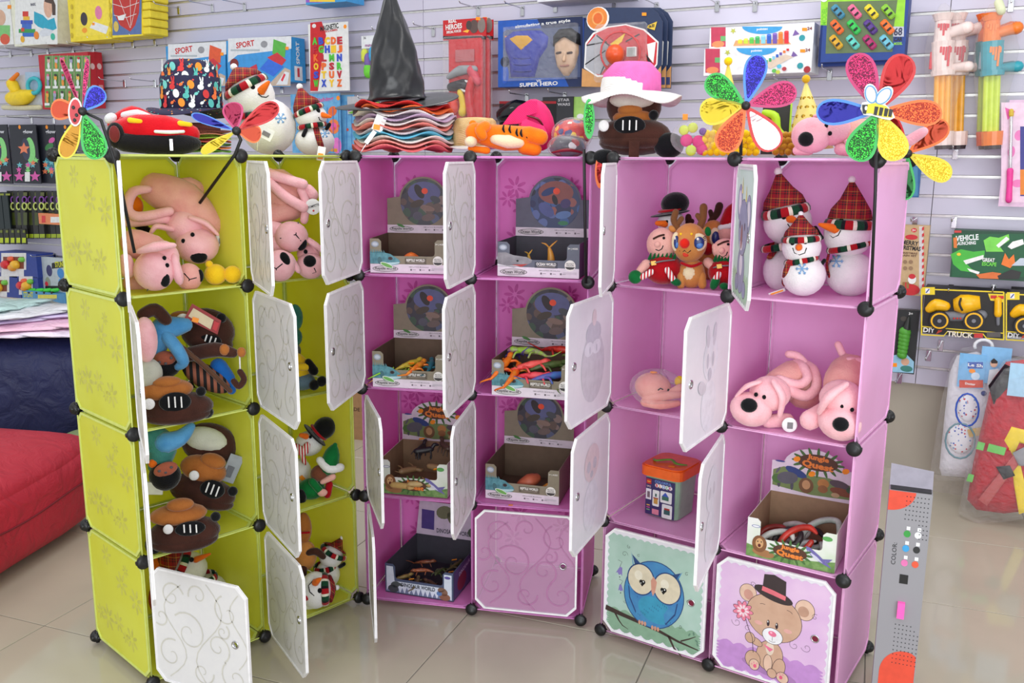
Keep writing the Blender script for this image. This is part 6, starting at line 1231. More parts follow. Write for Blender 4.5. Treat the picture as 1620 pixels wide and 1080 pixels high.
def garland(label, x0, x1, y0, y1, r, m, v, cat='garland'):
    t = Toy('pompom_garland', label, cat, top_pt(2, (x0+x1)/2, v)); first = None; random.seed(int(x0)); y = y1; row = 0
    while y > y0:
        x = x0+(row % 2)*r*.8
        while x < x1:
            P = t.p(x+random.uniform(-1, 1), y, random.uniform(-4, 4)+abs(x-(x0+x1)/2)*.15)
            if first is None: first = MB(Matrix.Diagonal((t.k,)*3+(1,))).ell((0, 0, 0), r, m, None, 10, 7).build('pompom', t.root, Matrix.Translation(P*t.k))
            else: inst(first, t.root, Matrix.Translation(P*t.k))
            x += r*1.55
        y -= r*1.45; row += 1
garland('bright yellow pompom garland heaped behind the rainbow pinwheel', 1114, 1202, 204, 240, 6.5, GY, .14)
garland('gold tinsel bead garland beside the pink dog on the rose cabinet', 1228, 1258, 206, 240, 6, GO, .16)
def party(label, x, ytip, ybase, r, m, v, dots):
    t = Toy('party_hat', label, 'party hat', top_pt(2, x, v), 'yellow party hats'); a = t.p(x, ybase, 0); bt = t.p(x-(4 if dots else -0), ytip, 0)
    b = MB(Matrix.Diagonal((t.k,)*3+(1,))); b.tube([a, a+(bt-a)*.33, a+(bt-a)*.66, bt], [r, r*.67, r*.35, 1], m, 24); b.build('cone', t.root); b = MB(Matrix.Diagonal((t.k,)*3+(1,))); b.ell(bt+Vector((0, 0, 3)), 6.5, GY if not dots else mat('gold_pompom', (226, 180, 30), .7, 'plush'), None, 12, 9); b.build('pompom', t.root)
    b = MB(Matrix.Diagonal((t.k,)*3+(1,)))
    if dots:
        for i in range(6):
            f = .1+i*.13; rr = r*(1-f)
            for j in range(-2, 3):
                a2 = math.radians(j*34+(i % 2)*17)
                if abs(a2) < 1.4: b = MB(Matrix.Diagonal((t.k,)*3+(1,))); p = a+(bt-a)*f+Vector((math.sin(a2)*rr, -math.cos(a2)*rr, 0)); b.ell(p, (2.8*math.cos(a2)+.6, .8, 3), mat('gold_dot', (176, 140, 40), .3, metal=.7), None, 8, 5); b.build('dot', t.root)
party('plain yellow party hat behind the rainbow pinwheel', 1152, 100, 238, 34, mat('yellow_card', (240, 206, 90), .35), .30, False)
party('pale gold party hat with gold dots left of the bee pinwheel', 1279, 128, 238, 38, mat('pale_gold_card', (232, 214, 120), .35), .26, True)
t = Toy('toy_pack', 'black card with bright lime plastic toy between the pinwheels', 'toy pack', top_pt(2, 1228, .33)); t.part('card', [('b', 1228, 205, 0, 44, 3, 76, C((34, 36, 34), .5))]); t.part('toy', [('c', [(1210, 178, -4), (1226, 184, -6), (1230, 204, -6), (1242, 214, -6)], [5, 7, 6, 3], C((190, 240, 40), .4))]); t.part('edge', [('b', 1250, 200, -2, 3, 2, 70, C((180, 230, 50), .4))])
# pink dogs on top
dog('pink plush dog lying on top of the rose cabinet with its nose to the left', top_pt(2, 1300, .12), (1284, 214, 31, 28), (1275, 220, 12, 11.5), (1318, 205, 28, 25, 8), [(1307, 199), (1313, 211)], [([(1292, 183, 6), (1302, 180, 4)], [6, 6]), ([(1345, 226, -4), (1362, 232, -6)], [10, 10])], [([(1340, 212, 20), (1385, 216, 40)], [26, 26])], [([(1262, 238, 6), (1280, 238, 4)], [8, 8]), ([(1330, 236, 0), (1352, 238, -4)], [10, 10]), ([(1440, 222, 30), (1455, 212, 26), (1461, 208, 24)], [9, 8, 7])], m=mat('pink_plush_b', (240, 180, 192), .95, 'plush', rgb2=(232, 160, 174)))
# ------------------------------------------------------------------ pinwheels
def pinwheel(label, hub, petals, stick, depthP, centre=None, group='rainbow foil pinwheels', rp=1.0):
    t = Toy('pinwheel', label, 'pinwheel', depthP, group)
    for (ang, L, w, c, foil, fs) in petals:
        a = math.radians(ang); ux, uy = math.cos(a), -math.sin(a); vx, vy = -uy, ux
        def outl(s0, sc):
            P = []
            for i in range(29):
                q = i/28*2*PI; f = (1-math.cos(q))/2; wd = math.sin(q)*w*sc*(.22+.78*f)*1.2; d_ = L*(s0+(1-s0-(1-sc)*.16)*f)
                P.append((hub[0]+ux*d_*fs+vx*wd, hub[1]+uy*d_*fs+vy*wd))
            return P[:-1]
        cm = C(c, .4); o = outl(0.02, 1.0); q = t.part('petal', [('g', o, 0, 1.6, cm)])
        for s_, dd in ((0, -.35), (1, 1.7)): t.part('foil', [('g', outl(.14, .80), dd, .3, foil)], q)
    t.part('hub', [('e', hub[0], hub[1], -2, 7, 5, 7, BLACK)]); t.part('stick', [('t', stick, 2.6, BLACK)])
    if centre: centre(t)
    return t
HO = {k: mat('holo_'+k, a, .3, 'holo', metal=.6, rgb2=b_) for k, (a, b_) in dict(blue=((10, 4, 92), (60, 54, 220)), green=((2, 56, 12), (60, 210, 60)), magenta=((86, 0, 44), (232, 50, 110)), yellow=((160, 130, 0), (252, 238, 80)), orange=((120, 26, 6), (240, 104, 46)), dred=((170, 24, 20), (200, 50, 40))).items()}
FL = {k: mat('foil_'+k, c, .18, 'foil', metal=.65, scale=6) for k, c in dict(blue=(8, 6, 96), red=(126, 4, 8), yellow=(146, 124, 8), silver=(245, 215, 220), orange=(128, 38, 8), magenta=(104, 0, 40), green=(4, 66, 24), dgold=(128, 88, 8)).items()}
BLU, GRN, MAG, YEL, ORA, RED = (66, 136, 226), (44, 180, 80), (200, 36, 110), (222, 206, 30), (240, 110, 24), (206, 24, 30)
def top_front(k, px, v, dz=0): l = Ly(k, px, 240, v); return CABM[k] @ Vector((l.x, v, TOPZ+dz))
pinwheel('rainbow pinwheel with a shiny silver petal in the middle of the rose cabinet', (1180, 167), [(145, 76, 24, GRN, HO['green'], 1), (75, 84, 22, BLU, HO['blue'], 1), (18, 84, 24, MAG, HO['magenta'], 1), (-55, 84, 28, RED, FL['silver'], 1), (-118, 82, 25, ORA, HO['orange'], 1), (190, 74, 26, YEL, FL['yellow'], 1)], [(1173, 165, 4), (1172, 246, 4)], top_front(2, 1172, -.03))
def bee(t):
    W = WHITE; bc = t.p(1389, 176, -6)
    b = t.part('bee', [('g', [(1361, 172), (1364, 162), (1376, 160), (1400, 164), (1412, 176), (1416, 186), (1408, 190), (1396, 188), (1380, 183), (1366, 182)], -7, 1.5, W)])
    WG = lambda cx, cy, rx, ry, a_, q=1.0: [(cx+q*(rx*math.cos(i*PI/9)*math.cos(a_)-ry*math.sin(i*PI/9)*math.sin(a_)), cy+q*(rx*math.cos(i*PI/9)*math.sin(a_)+ry*math.sin(i*PI/9)*math.cos(a_))) for i in range(18)]
    t.part('bee_wing', [('g', WG(1378, 149, 11, 17, -.2), -7.2, 1.2, W)], b); t.part('bee_wing', [('g', WG(1398, 152, 11, 19, .75), -7.4, 1.2, W)], b)
    for wa in ((1378, 149, 11, 17, -.2), (1398, 152, 11, 19, .75)):
        Q = WG(*wa, .8); t.part('wing_line', [('t', [(x, y, -8.8) for x, y in Q+Q[:1]], .8, C((100, 170, 230)))], b)
    t.part('bee_body', [('g', [(1366, 172), (1372, 165), (1386, 163), (1402, 168), (1411, 178), (1412, 186), (1398, 185), (1378, 179), (1368, 179)], -9, .6, C((246, 220, 20), .4))], b)
    for x in (1369, 1386, 1394, 1402, 1409): t.part('bee_stripe', [('g', [(x-2 if x > 1370 else x-5, 165+(x-1366)*.16), (x+4, 165+(x-1366)*.2), (x+1, 180+(x-1366)*.12), (x-4, 179+(x-1366)*.12)], -9.8, .4, BLACK)], b)
    t.part('bee_eye', [('e', 1370, 171, -10.5, 2, .5, 3.4, WHITE)], b)
pinwheel('large rainbow pinwheel with a bee centre at the right of the rose cabinet', (1389, 176), [(62, 100, 30, RED, FL['red'], 1), (112, 98, 29, MAG, HO['magenta'], 1), (181, 98, 25, BLU, FL['blue'], 1), (-116, 86, 29, GRN, HO['green'], 1), (-66, 84, 29, YEL, HO['yellow'], 1), (-2, 102, 25, ORA, HO['orange'], 1)], [(1387, 178, 4), (1385, 300, 4), (1377, 486, 4)], top_front(2, 1389, -.045), bee)
pinwheel('pinwheel half hidden behind the right end of the rose cabinet', (1436, 243), [(-28, 78, 22, YEL, HO['yellow'], 1), (38, 80, 22, ORA, FL['orange'], 1), (-95, 74, 20, GRN, FL['green'], 1), (120, 70, 18, RED, FL['red'], 1), (160, 60, 18, BLU, FL['blue'], 1)], [(1436, 246, 4), (1424, 330, 4)], CABM[2] @ Vector((2*CW+.035, CD*.96, TOPZ)))
def bug(t):
    q = t.part('ladybird', [('g', [(119+x, 177-y) for x, y in arc(0, 0, 9, 0, 345, 16, 20)], -4, 1.5, C((200, 40, 50), .4))])
    t.part('ladybird_edge', [('g', [(119+x, 177-y) for x, y in arc(0, 0, 11.5, 0, 345, 16, 23)], -3.2, 1.0, WHITE)], q)
    for x, y in ((116, 170), (121, 182), (118, 190)): t.part('spot', [('e', x, y, -5, 2.4, .5, 2.8, BLACK)], q)
pinwheel('ladybird pinwheel seen edge on at the left end of the lime cabinet', (130, 176), [(112, 92, 5, MAG, FL['magenta'], 1), (84, 84, 5, MAG, HO['magenta'], 1), (48, 48, 20, BLU, HO['blue'], 1), (175, 50, 20, ORA, FL['orange'], 1), (-112, 80, 18, YEL, FL['dgold'], 1), (-70, 80, 24, GRN, HO['green'], 1)], [(131, 176, 4), (160, 190, 4), (184, 262, 6), (213, 400, 6)], top_front(0, 150, -.10), bug)
pinwheel('pinwheel with a magenta and red petal pair leaning on the lime cabinet', (374, 207), [(32, 78, 18, RED, FL['red'], 1), (100, 46, 20, MAG, FL['magenta'], 1), (-10, 40, 17, ORA, FL['orange'], 1), (160, 76, 9, BLU, FL['blue'], 1), (-148, 66, 10, YEL, FL['yellow'], 1)], [(374, 207, 2), (381, 221, 2), (372, 244, 2), (316, 321, 60)], top_front(0, 374, -.02))
t = Toy('pinwheel', 'green and orange pinwheel petals hanging down beside the rose cabinet top', 'pinwheel', top_front(1, 940, -.02, -.03), 'rainbow foil pinwheels')
t.part('petal', [('g', [(932+x, 188-y) for x, y in arc(0, 0, 9, 0, 345, 18, 32)], 0, 1.6, C(GRN, .4))]); t.part('petal', [('g', [(949+x, 272-y) for x, y in arc(0, 0, 8, 0, 345, 18, 26)], 0, 1.6, C(ORA, .4))]); t.part('foil', [('g', [(949+x, 270-y) for x, y in arc(0, 0, 5, 0, 345, 18, 20)], -.5, .4, FL['red'])]); t.part('foil', [('g', [(932+x, 186-y) for x, y in arc(0, 0, 6, 0, 345, 18, 26)], -.5, .4, HO['green'])]); t.part('stick', [('t', [(924, 236, 4), (927, 448, 4)], 2.4, BLACK)])
# ------------------------------------------------------------------ goods hanging on the slatwall (frame: x along the wall, y into the wall, z up)
class Wall:
    def __init__(s, name, label, cat, x0, y0, x1, y1, d, depth, m, group=None, body='box', bev=0):
        s.d = d; a = on_wall(x0, y1, d); b2 = on_wall(x1, y1, d); c = on_wall((x0+x1)/2, y0, d); mid = on_wall((x0+x1)/2, y1, d)
        s.o = Vector((a.x, a.y, mid.z)); s.W = (b2-a).dot(WU); s.H = c.z-mid.z
        s.M = Matrix(((WU.x, -WN.x, 0, s.o.x), (WU.y, -WN.y, 0, s.o.y), (0, 0, 1, s.o.z), (0, 0, 0, 1))); s.root = thing(name, label, cat, s.M, group)
        s.k = (s.o-O_).dot(F_)/FPX; s.z = .0003; s.A = MB(FP(T(0, 0, 0)))
        if body == 'box': s.b = MB().box((s.W/2, depth/2, s.H/2), (s.W, depth, s.H), m, bev=bev).build('carton' if depth > .02 else 'card', s.root)
    def l(s, px, py):
        p = on_wall(px, py, s.d)-s.o; return (p.dot(WU), p.z)
    def art(s, *its):
        for it in its:
            s.z += .00018; q = it[0]
            if q == 'p': s.A.p2([s.l(*p) for p in it[1]], it[2], s.z)
            elif q == 'r': x0, y0, x1, y1, m = it[1:6]; s.A.p2([s.l(x0, y1), s.l(x1, y1), s.l(x1, y0), s.l(x0, y0)], m, s.z)
            elif q == 'e': x, y = s.l(it[1], it[2]); s.A.e2(x, y, it[3]*s.k, it[4]*s.k, it[5], s.z, it[6] if len(it) > 6 else 0, 18)
            elif q == 'x': x, y = s.l(it[2], it[3]); s.A.txt(it[1], x, y, it[4]*s.k, it[5], s.z, it[7] if len(it) > 7 else 0, .03, it[6]*s.k if len(it) > 6 and it[6] else None)
            elif q == 'l': s.A.l2([s.l(*p) for p in it[1]], it[2]*s.k, it[3], s.z)
        return s
    def done(s, nm='front_print'):
        o = s.A.build(nm, s.root); o['kind'] = 'stuff'; return s
    def part(s, nm, b, parent=None, kind=None):
        o = b.build(nm, parent or s.root)
        if kind: o['kind'] = kind
        return o
    def pt(s, px, py, out=0.0):                             # local 3-D point, 'out' metres in front of the face
        x, y = s.l(px, py); return Vector((x, -out, y))
def c3(*a): return C(a, .5)
LAV = c3(214, 208, 226); W0 = c3(238, 238, 236); K0 = c3(26, 26, 30)
G_ = 'boxed toys on the slatwall'
w = Wall('toy_box', 'white baby toy box cut by the left edge at the top', 'box', -30, 4, 22, 72, .20, .16, W0); w.art(('e', 0, 28, 14, 12, c3(222, 178, 150)), ('r', -20, 40, 16, 60, c3(130, 200, 120)), ('e', 8, 62, 12, 8, c3(220, 90, 60)), ('r', 12, 8, 18, 14, OTAG)).done()
w = Wall('toy_box', 'white block toy box with a boy lying behind coloured blocks', 'box', 23, -14, 92, 71, .20, .17, mat('cream_box', (236, 236, 214), .5))
w.art(('r', 24, -14, 91, 70, W0), ('p', [(54, 18), (68, 24), (76, 32), (86, 28), (90, 45), (80, 50), (60, 42), (54, 36)], c3(40, 170, 200)), ('e', 76, 12, 10, 15, c3(226, 178, 152)), ('p', [(70, 2), (74, -4), (84, -2), (88, 8), (88, 24), (83, 24), (82, 6), (74, 4)], c3(80, 60, 52)), ('p', [(62, 52), (70, 44), (84, 48), (80, 56), (66, 58)], c3(220, 224, 232)),
      ('r', 36, 18, 45, 26, c3(220, 60, 50)), ('r', 37, 26, 47, 32, c3(240, 190, 60)), ('r', 33, 32, 52, 38, c3(60, 90, 190)), ('r', 35, 38, 50, 46, c3(60, 110, 200)), ('r', 30, 46, 56, 52, c3(60, 160, 80)), ('r', 36, 52, 58, 58, c3(50, 110, 200)), ('e', 36, 62, 5, 5, c3(240, 180, 40)), ('e', 58, 56, 6, 6, c3(240, 140, 50)), ('r', 34, 44, 39, 50, c3(220, 70, 50)), ('e', 84, 58, 5, 5, c3(60, 190, 160)), ('x', 'BASIC', 53, 7, 4, c3(90, 90, 110), 12)).done()
yl = mat('yellow_foam', (244, 220, 60), .7, scale=30)
w = Wall('foam_mat_set', 'yellow interlocking foam mat pack with a plain cartoon picture', 'foam mat', 112, -14, 177, 64, .20, .17, yl)
w.art(('p', [(118, -10), (172, -12), (173, 54), (120, 58)], c3(250, 226, 70)), ('e', 133, 30, 8, 10, c3(60, 50, 60)), ('e', 156, 20, 8, 10, c3(230, 130, 170)), ('e', 134, 48, 6, 4, c3(250, 160, 40)), ('p', [(148, 34), (172, 42), (168, 54), (142, 44)], W0), ('r', 146, 36, 150, 40, OTAG))
for i in range(5): w.art(('e', 114, -4+15*i, 3, 4, c3(206, 180, 40)), ('e', 175, -6+15*i, 3, 4, c3(206, 180, 40)))
w.done()
w = Wall('foam_mat_set', 'red foam mat pack with pale web lines and a yellow edge at the top', 'foam mat', 178, -14, 226, 58, .20, .16, yl)
w.art(('p', [(178, -14), (224, -14), (224, 54), (178, 56)], c3(90, 116, 170)), ('p', [(178, -14), (222, -14), (220, 20), (214, 40), (206, 50), (190, 40), (180, 20)], c3(196, 50, 44)), ('l', [(184, -14), (206, 44)], .8, W0), ('l', [(206, -14), (207, 44)], .8, W0), ('l', [(178, 6), (198, 12), (220, 4)], .8, W0), ('l', [(180, 24), (200, 28), (216, 22)], .8, W0), ('l', [(220, -14), (208, 40)], .8, W0), ('e', 184, 42, 6, 8, c3(220, 190, 90)), ('p', [(186, 26), (200, 22), (196, 32), (188, 32)], W0)).done()
for i in range(5):
    b = MB().box((0, 0, 0), (.105, .15, .046), yl, bev=.006); o = b.build('foam_tile'); p = on_wall(243, 8+i*13-9, .12); o.matrix_world = Matrix(((WU.x, -WN.x, 0, p.x), (WU.y, -WN.y, 0, p.y), (0, 0, 1, p.z), (0, 0, 0, 1))); tag(o, 'pale yellow foam tile pack edge, %s of five stacked at the top left' % ['topmost', 'second', 'third', 'fourth', 'lowest'][i], 'foam mat', 'stacked yellow foam tiles')
redc = c3(190, 30, 44)
for j, (dx, dd) in enumerate(((0, .16), (9, .10))):
    w = Wall('figure_set_box', ['front red box of small dolls on green trays', 'rear red box of small dolls, mostly hidden'][j], 'box', 68+dx*1.2, 84, 146+dx*1.2, 172, dd, .055, redc, 'red boxes of small dolls')
    if j == 0:
        w.art(('r', 71, 88, 143, 170, c3(110, 160, 90)))
        for r_ in range(3):
            for q in range(6):
                x = 77+q*12; y = 96+r_*27; c = [(226, 180, 170), (200, 190, 210), (240, 170, 60), (170, 170, 200), (230, 230, 230), (240, 190, 90)][(q+r_) % 6]
                w.art(('l', [(x+6, y-9), (x+6, y+17)], .8, c3(220, 160, 160)), ('e', x, y, 3.6, 4.6, C(c, .5)), ('e', x, y-4, 3, 2, [c3(60, 50, 50), c3(230, 120, 150), c3(200, 60, 60)][(q*2+r_) % 3]), ('e', x, y+8, 3, 5, [c3(232, 232, 232), c3(240, 150, 60), c3(150, 150, 190)][(q+2*r_) % 3]), ('r', x-4, y+13, x+4, y+17, W0))
    w.done(); b = MB(Matrix(((0, 0, 1, w.W+.0006), (1, 0, 0, 0), (0, 1, 0, 0), (0, 0, 0, 1)))); b.e2(.028, w.H*.75, .018, .02, c3(226, 190, 190), 0); b.r2(.028, w.H*.35, .034, .05, c3(216, 150, 150), .0002); w.part('side_print', b, kind='stuff')
w = Wall('duck_toy_box', 'open box with a yellow duck toy and a teal ring at the left', 'box', 16, 118, 70, 170, .14, .10, c3(200, 206, 214)); w.art(('r', 40, 114, 69, 150, c3(170, 200, 226)))
w.done(); b = MB()
def WC(w, nm, pts, r, m, parent=None): bb = MB(); bb.cap([w.pt(*p) for p in pts], [q*w.k for q in (r if hasattr(r, '__len__') else [r]*len(pts))], m, 10); return w.part(nm, bb, parent)
YD = c3(250, 214, 30)
WC(w, 'duck_body', [(26, 156, .03), (44, 154, .03), (54, 150, .03)], [11, 12, 8], YD); WC(w, 'duck_head', [(26, 134, .03), (30, 142, .03)], [9, 8], YD); WC(w, 'duck_bill', [(22, 132, .04), (36, 118, .04)], [4, 3], c3(246, 130, 30)); bb = MB(); bb.tube([w.pt(60+10*math.cos(a*PI/6), 136-12*math.sin(a*PI/6), .03) for a in range(12)], 3*w.k, c3(60, 190, 200), 8, closed=True); w.part('teal_ring', bb); WC(w, 'tray', [(10, 170, .02), (40, 171, .03), (68, 170, .02)], 4, mat('clear_tray', (214, 206, 170), .2))
# glow packs
def glow(x0, x1, kind, lab):
    w = Wall('glow_pack', lab, 'toy pack', x0, 197, x1, 290, .06+.015*(x0 % 3), .008, c3(30, 32, 44), 'glow in the dark star packs')
    m = (x0+x1)/2; pk, cy, gr, orr = c3(220, 90, 170), c3(110, 190, 200), c3(140, 220, 130), c3(240, 130, 90)
    w.art(('x', 'glow', m, 209, 7, c3(226, 226, 232), 24), ('e', x0+8, 201, 3, 3, OTAG))
    if kind == 'moon': w.art(('e', m+4, 238, 12, 20, gr), ('e', m-3, 236, 10, 17, c3(50, 54, 80)), ('p', [w_ for w_ in star(m-6, 235, 10, 5, .45, -90)], orr))
    elif kind == 'sun': w.art(('p', star(m, 228, 13, 10, .75), gr), ('e', m, 228, 9, 9, c3(180, 226, 170)))
    else: w.art(('e', m+2, 222, 8, 4, pk, 20), ('e', m-2, 232, 11, 5, c3(60, 130, 70), 20), ('p', [(m-8, 250), (m+2, 246), (m+8, 268), (m+2, 282), (m-4, 266)], c3(50, 120, 140)))
    random.seed(int(x0+99))
    for i in range(9): x, y = x0+5+random.random()*(x1-x0-10), 252+random.random()*20; w.art(('p', star(x, y, 5, 5, .45, -90), random.choice([pk, cy, gr, orr])))
    if kind != 'planet': w.art(('p', star(x0+8, 279, 9, 5, .45, -90), pk), ('p', star(x1-9, 279, 9, 5, .45, -90), pk), ('r', m-4, 272, m+4, 287, W0))
    w.done()
glow(-22, 20, 'moon', 'leftmost glow pack with a green moon, cut by the picture edge'); glow(23, 65, 'moon', 'glow pack with a green moon and orange star'); glow(66, 94, 'planet', 'dark glow pack with planets between the moon and sun packs'); glow(95, 124, 'sun', 'glow pack with a pale green sun at the lime cabinet edge')
for i in range(9):
    x = 18+i*9; w = Wall('glow_bracelet_pack', 'narrow pack of purple and lime glow rings, %s from the left' % ['first', 'second', 'third', 'fourth', 'fifth', 'sixth', 'seventh', 'eighth', 'ninth'][i], 'toy pack', x, 302, x+8, 377, .10+.012*(i % 3), .006, c3(28, 28, 26), 'narrow glow ring packs')
    w.art(('r', x+1, 304, x+7, 310, c3(90, 96, 40)), ('r', x+1, 336, x+7, 356, c3(70, 80, 24)), ('r', x, 370, x+8, 376, c3(160, 180, 30))).done()
    bb = MB(); cx, cy = x+4, 326; bb.tube([w.pt(cx+3.6*math.cos(a*PI/5), cy-5.5*math.sin(a*PI/5), .006) for a in range(10)], 1.3*w.k, c3(206, 220, 120), 6, closed=True); w.part('ring', bb); bb = MB(); bb.tube([w.pt(cx+3.4*math.cos(a*PI/5), cy-10-5*math.sin(a*PI/5), .006) for a in range(10)], 1.2*w.k, c3(130, 70, 160), 6, closed=True); w.part('ring', bb)
for i in range(3): w = Wall('glow_stick_pack', 'dark green glow stick pack at the far left edge, %s one' % ['left', 'middle', 'right'][i], 'toy pack', -12+i*10, 304, -3+i*10, 362, .13, .01, c3(16, 34, 36), 'dark glow stick packs'); w.art(('r', -11+i*10, 306, -4+i*10, 309, c3(140, 150, 40))).done()
for i in range(5): w = Wall('glow_bracelet_pack', 'black and lime glow pack in the lowest row, %s from the left' % ['first', 'second', 'third', 'fourth', 'fifth'][i], 'toy pack', i*9-2, 362, i*9+6, 386, .13, .01, c3(30, 32, 20), 'lowest row of glow packs'); w.art(('r', i*9-1, 376, i*9+5, 384, c3(190, 206, 30)), ('r', i*9, 364, i*9+4, 368, c3(110, 120, 30))).done()
w = Wall('toy_box', 'small orange box lying on the hooks under the glow rings', 'box', 62, 338, 100, 355, .14, .09, c3(236, 140, 90)); w.art(('r', 80, 343, 97, 352, W0), ('r', 66, 341, 72, 352, c3(220, 60, 60))).done()
def food(x0, y0, x1, y1, lab):
    w = Wall('toy_food_box', lab, 'box', x0, y0, x1, y1, .16, .14, c3(40, 64, 150), 'toy food boxes'); h = y1-y0
    w.art(('p', [(x0, y0), (x0+(x1-x0)*.68, y0), (x0+(x1-x0)*.68, y0+h*.72), (x0, y0+h*.72)], c3(230, 226, 224)), ('r', x0+3, y0+6, x0+(x1-x0)*.62, y0+h*.68, c3(130, 60, 40)), ('r', x0, y0+h*.72, x0+(x1-x0)*.62, y1, c3(230, 230, 232))).done(); L = x1-x0
    for i, (c, fx, fy, r) in enumerate([((220, 40, 50), .12, .5, 7), ((250, 190, 50), .38, .5, 7), ((120, 200, 70), .55, .28, 4), ((240, 100, 60), .25, .25, 4), ((240, 160, 50), .3, .62, 6)]): WC(w, 'toy_fruit', [(x0+L*fx, y0+h*fy, .006), (x0+L*fx+3, y0+h*fy, .006)], r, C(c, .35))
food(2, 400, 60, 437, 'upper red and blue toy food box at the left'); food(-26, 437, 34, 472, 'lower left toy food box cut by the picture edge'); food(30, 437, 62, 466, 'lower right toy food box behind the stunt cars')
w = Wall('stunt_car_pack', 'tall pack of a blue stunt car with a yellow title', 'toy pack', 70, 408, 106, 466, .12, .03, c3(190, 200, 206)); w.art(('p', [(82, 416), (108, 411), (108, 422), (82, 425)], K0), ('x', 'STUNT', 95, 418, 9, c3(220, 220, 30), 24, 5), ('e', 78, 428, 7, 9, c3(60, 60, 110)), ('e', 96, 432, 8, 8, c3(60, 140, 210)), ('e', 98, 446, 8, 6, c3(80, 160, 220)), ('e', 76, 446, 6, 8, c3(150, 160, 140)), ('e', 74, 449, 4, 4, c3(220, 40, 60)), ('r', 72, 452, 104, 456, K0)).done()
w = Wall('stunt_car_tray', 'tray of lime green stunt cars with a yellow title', 'toy tray', 36, 462, 104, 476, .18, .14, c3(80, 150, 200)); w.art(('x', 'STUNT', 45, 466, 9, c3(214, 214, 40), 24, 3), ('r', 60, 466, 90, 472, c3(230, 220, 90))).done()
for i in range(4): 
    wh = WC(w, 'toy_car', [(44+i*12, 460, -.02), (51+i*12, 459, -.02)], [3.4, 3], c3(70, 220, 70)); WC(w, 'wheel', [(45+i*12, 463, -.005), (46+i*12, 463, -.005)], 2, K0, wh)
# SPORT games
for j, (x0, x1) in enumerate(((266, 358), (361, 461))):
    w = Wall('game_box', ['left SPORT game box partly behind the bunny hat', 'right SPORT game box above the snowmen'][j], 'box', x0, [70, 61][j], x1, [136, 131][j], .15, .13, c3(50, 150, 214), 'SPORT game boxes')
    q = x1-x0; T0 = [70, 61][j]
    w.art(('r', x0, T0, x1-1, 137, c3(60, 152, 220)), ('p', [(x0, T0), (x1, T0-4), (x1, T0+16), (x0+q*.5, T0+22), (x0+q*.15, T0+26), (x0, T0+38)], c3(226, 228, 232)), ('x', 'SPORT', x0+q*.27, T0+9, 9, c3(200, 40, 44), 38, 4), ('r', x0+4, T0+17, x0+q*.5, T0+20, c3(180, 190, 196)), ('e', x0+q*.57, T0+9, 7, 5, c3(150, 150, 156)),
          ('p', [(x0+q*.72, T0+1), (x0+q*.92, T0+8), (x0+q*.90, T0+30), (x0+q*.70, T0+24)], c3(90, 180, 70) if j else c3(226, 90, 50)), ('p', [(x0+q*.62, T0+30), (x0+q*.78, T0+22), (x0+q*.92, T0+34), (x0+q*.84, T0+44)], c3(206, 50, 60)), ('p', [(x0+q*.50, T0+48), (x0+q*.64, T0+32), (x0+q*.88, T0+44), (x0+q*.72, T0+60)], c3(50, 110, 220)), ('p', [(x0+q*.62, 136), (x0+q*.90, T0+46), (x1-1, T0+50), (x1-1, 136)], c3(196, 176, 160)), ('p', [(x0+q*.76, 134), (x0+q*.90, T0+52), (x1-3, T0+54), (x1-6, 134)], c3(226, 230, 236)), ('l', [(x0+q*.85, 128), (x1-10, T0+56)], 4, c3(220, 50, 70)), ('e', x0+q*.1, T0+40, 9, 8, c3(130, 40, 40)), ('l', [(x0+q*.34, T0+50), (x0+q*.46, T0+44)], 7, c3(200, 50, 70)), ('r', x1-9, T0+13, x1-4, T0+18, OTAG)).done()
    b = MB(Matrix(((0, 0, 1, w.W+.0006), (1, 0, 0, 0), (0, 1, 0, 0), (0, 0, 0, 1)))); b.txt('SPORT', .065, w.H*.66, .03, W0, .0002, 90, .02, w.H*.5); b.r2(.065, w.H*.2, .07, w.H*.32, c3(226, 226, 230), .0001); b.r2(.065, w.H*.22, .02, w.H*.2, c3(200, 60, 70), .0003); w.part('side_print', b, kind='stuff')
# magnetic letters
w = Wall('magnetic_letter_card', 'red and white card of coloured magnetic letters', 'toy card', 491, 36, 553, 144, .12, .006, c3(232, 232, 230)); RD = c3(206, 24, 34)
w.art(('p', [(491, 36), (509, 34), (516, 56), (510, 90), (503, 144), (491, 144)], RD), ('x', 'MAGNETIC', 521, 43, 8, K0, 36, 5), ('x', 'LETTERS & NUMBERS', 521, 49, 3, RD, 32, 4), ('e', 497, 41, 4, 3, W0), ('e', 546, 42, 3, 3, OTAG)).done()
lc = [c3(80, 200, 60), c3(240, 110, 40), c3(50, 80, 200), c3(190, 30, 50), c3(244, 200, 40)]
for r_, row in enumerate(('ABCDE', 'FGHIJ', 'KLMN', 'OPSR', 'STUV', 'WXYZ')):
    n = len(row)
    for i, ch in enumerate(row):
        x = 498.5+i*(49/(n-.0))+ (0 if n == 5 else 2); y = 65+r_*13.4-i*.25; px, py = w.l(x, y); b = MB(FP(T(0, -.004, 0)))
        if (ch, 'x') not in _FONT: _FONT[(ch, 'x')] = 1
        b.txt(ch, px, py, 11*w.k, lc[(i*2+r_*3) % 5], 0, 0, .055, 9.5*w.k); V = np.concatenate(b.v); m = b.mats[0]; F2 = list(b.f)
        V2 = V.copy(); n0 = len(V); b2 = MB(); 
        from collections import Counter
        ed = Counter(); 
        for f in F2:
            for a_, c_ in zip(f, f[1:]+f[:1]): ed[(a_, c_)] += 1
        side = [(a_, c_, c_+n0, a_+n0) for (a_, c_) in ed if (c_, a_) not in ed]
        V2[:, 1] += .006; b2.add(np.concatenate([V, V2]), F2+[s_[::-1] for s_ in side], m); w.part('letter', b2)
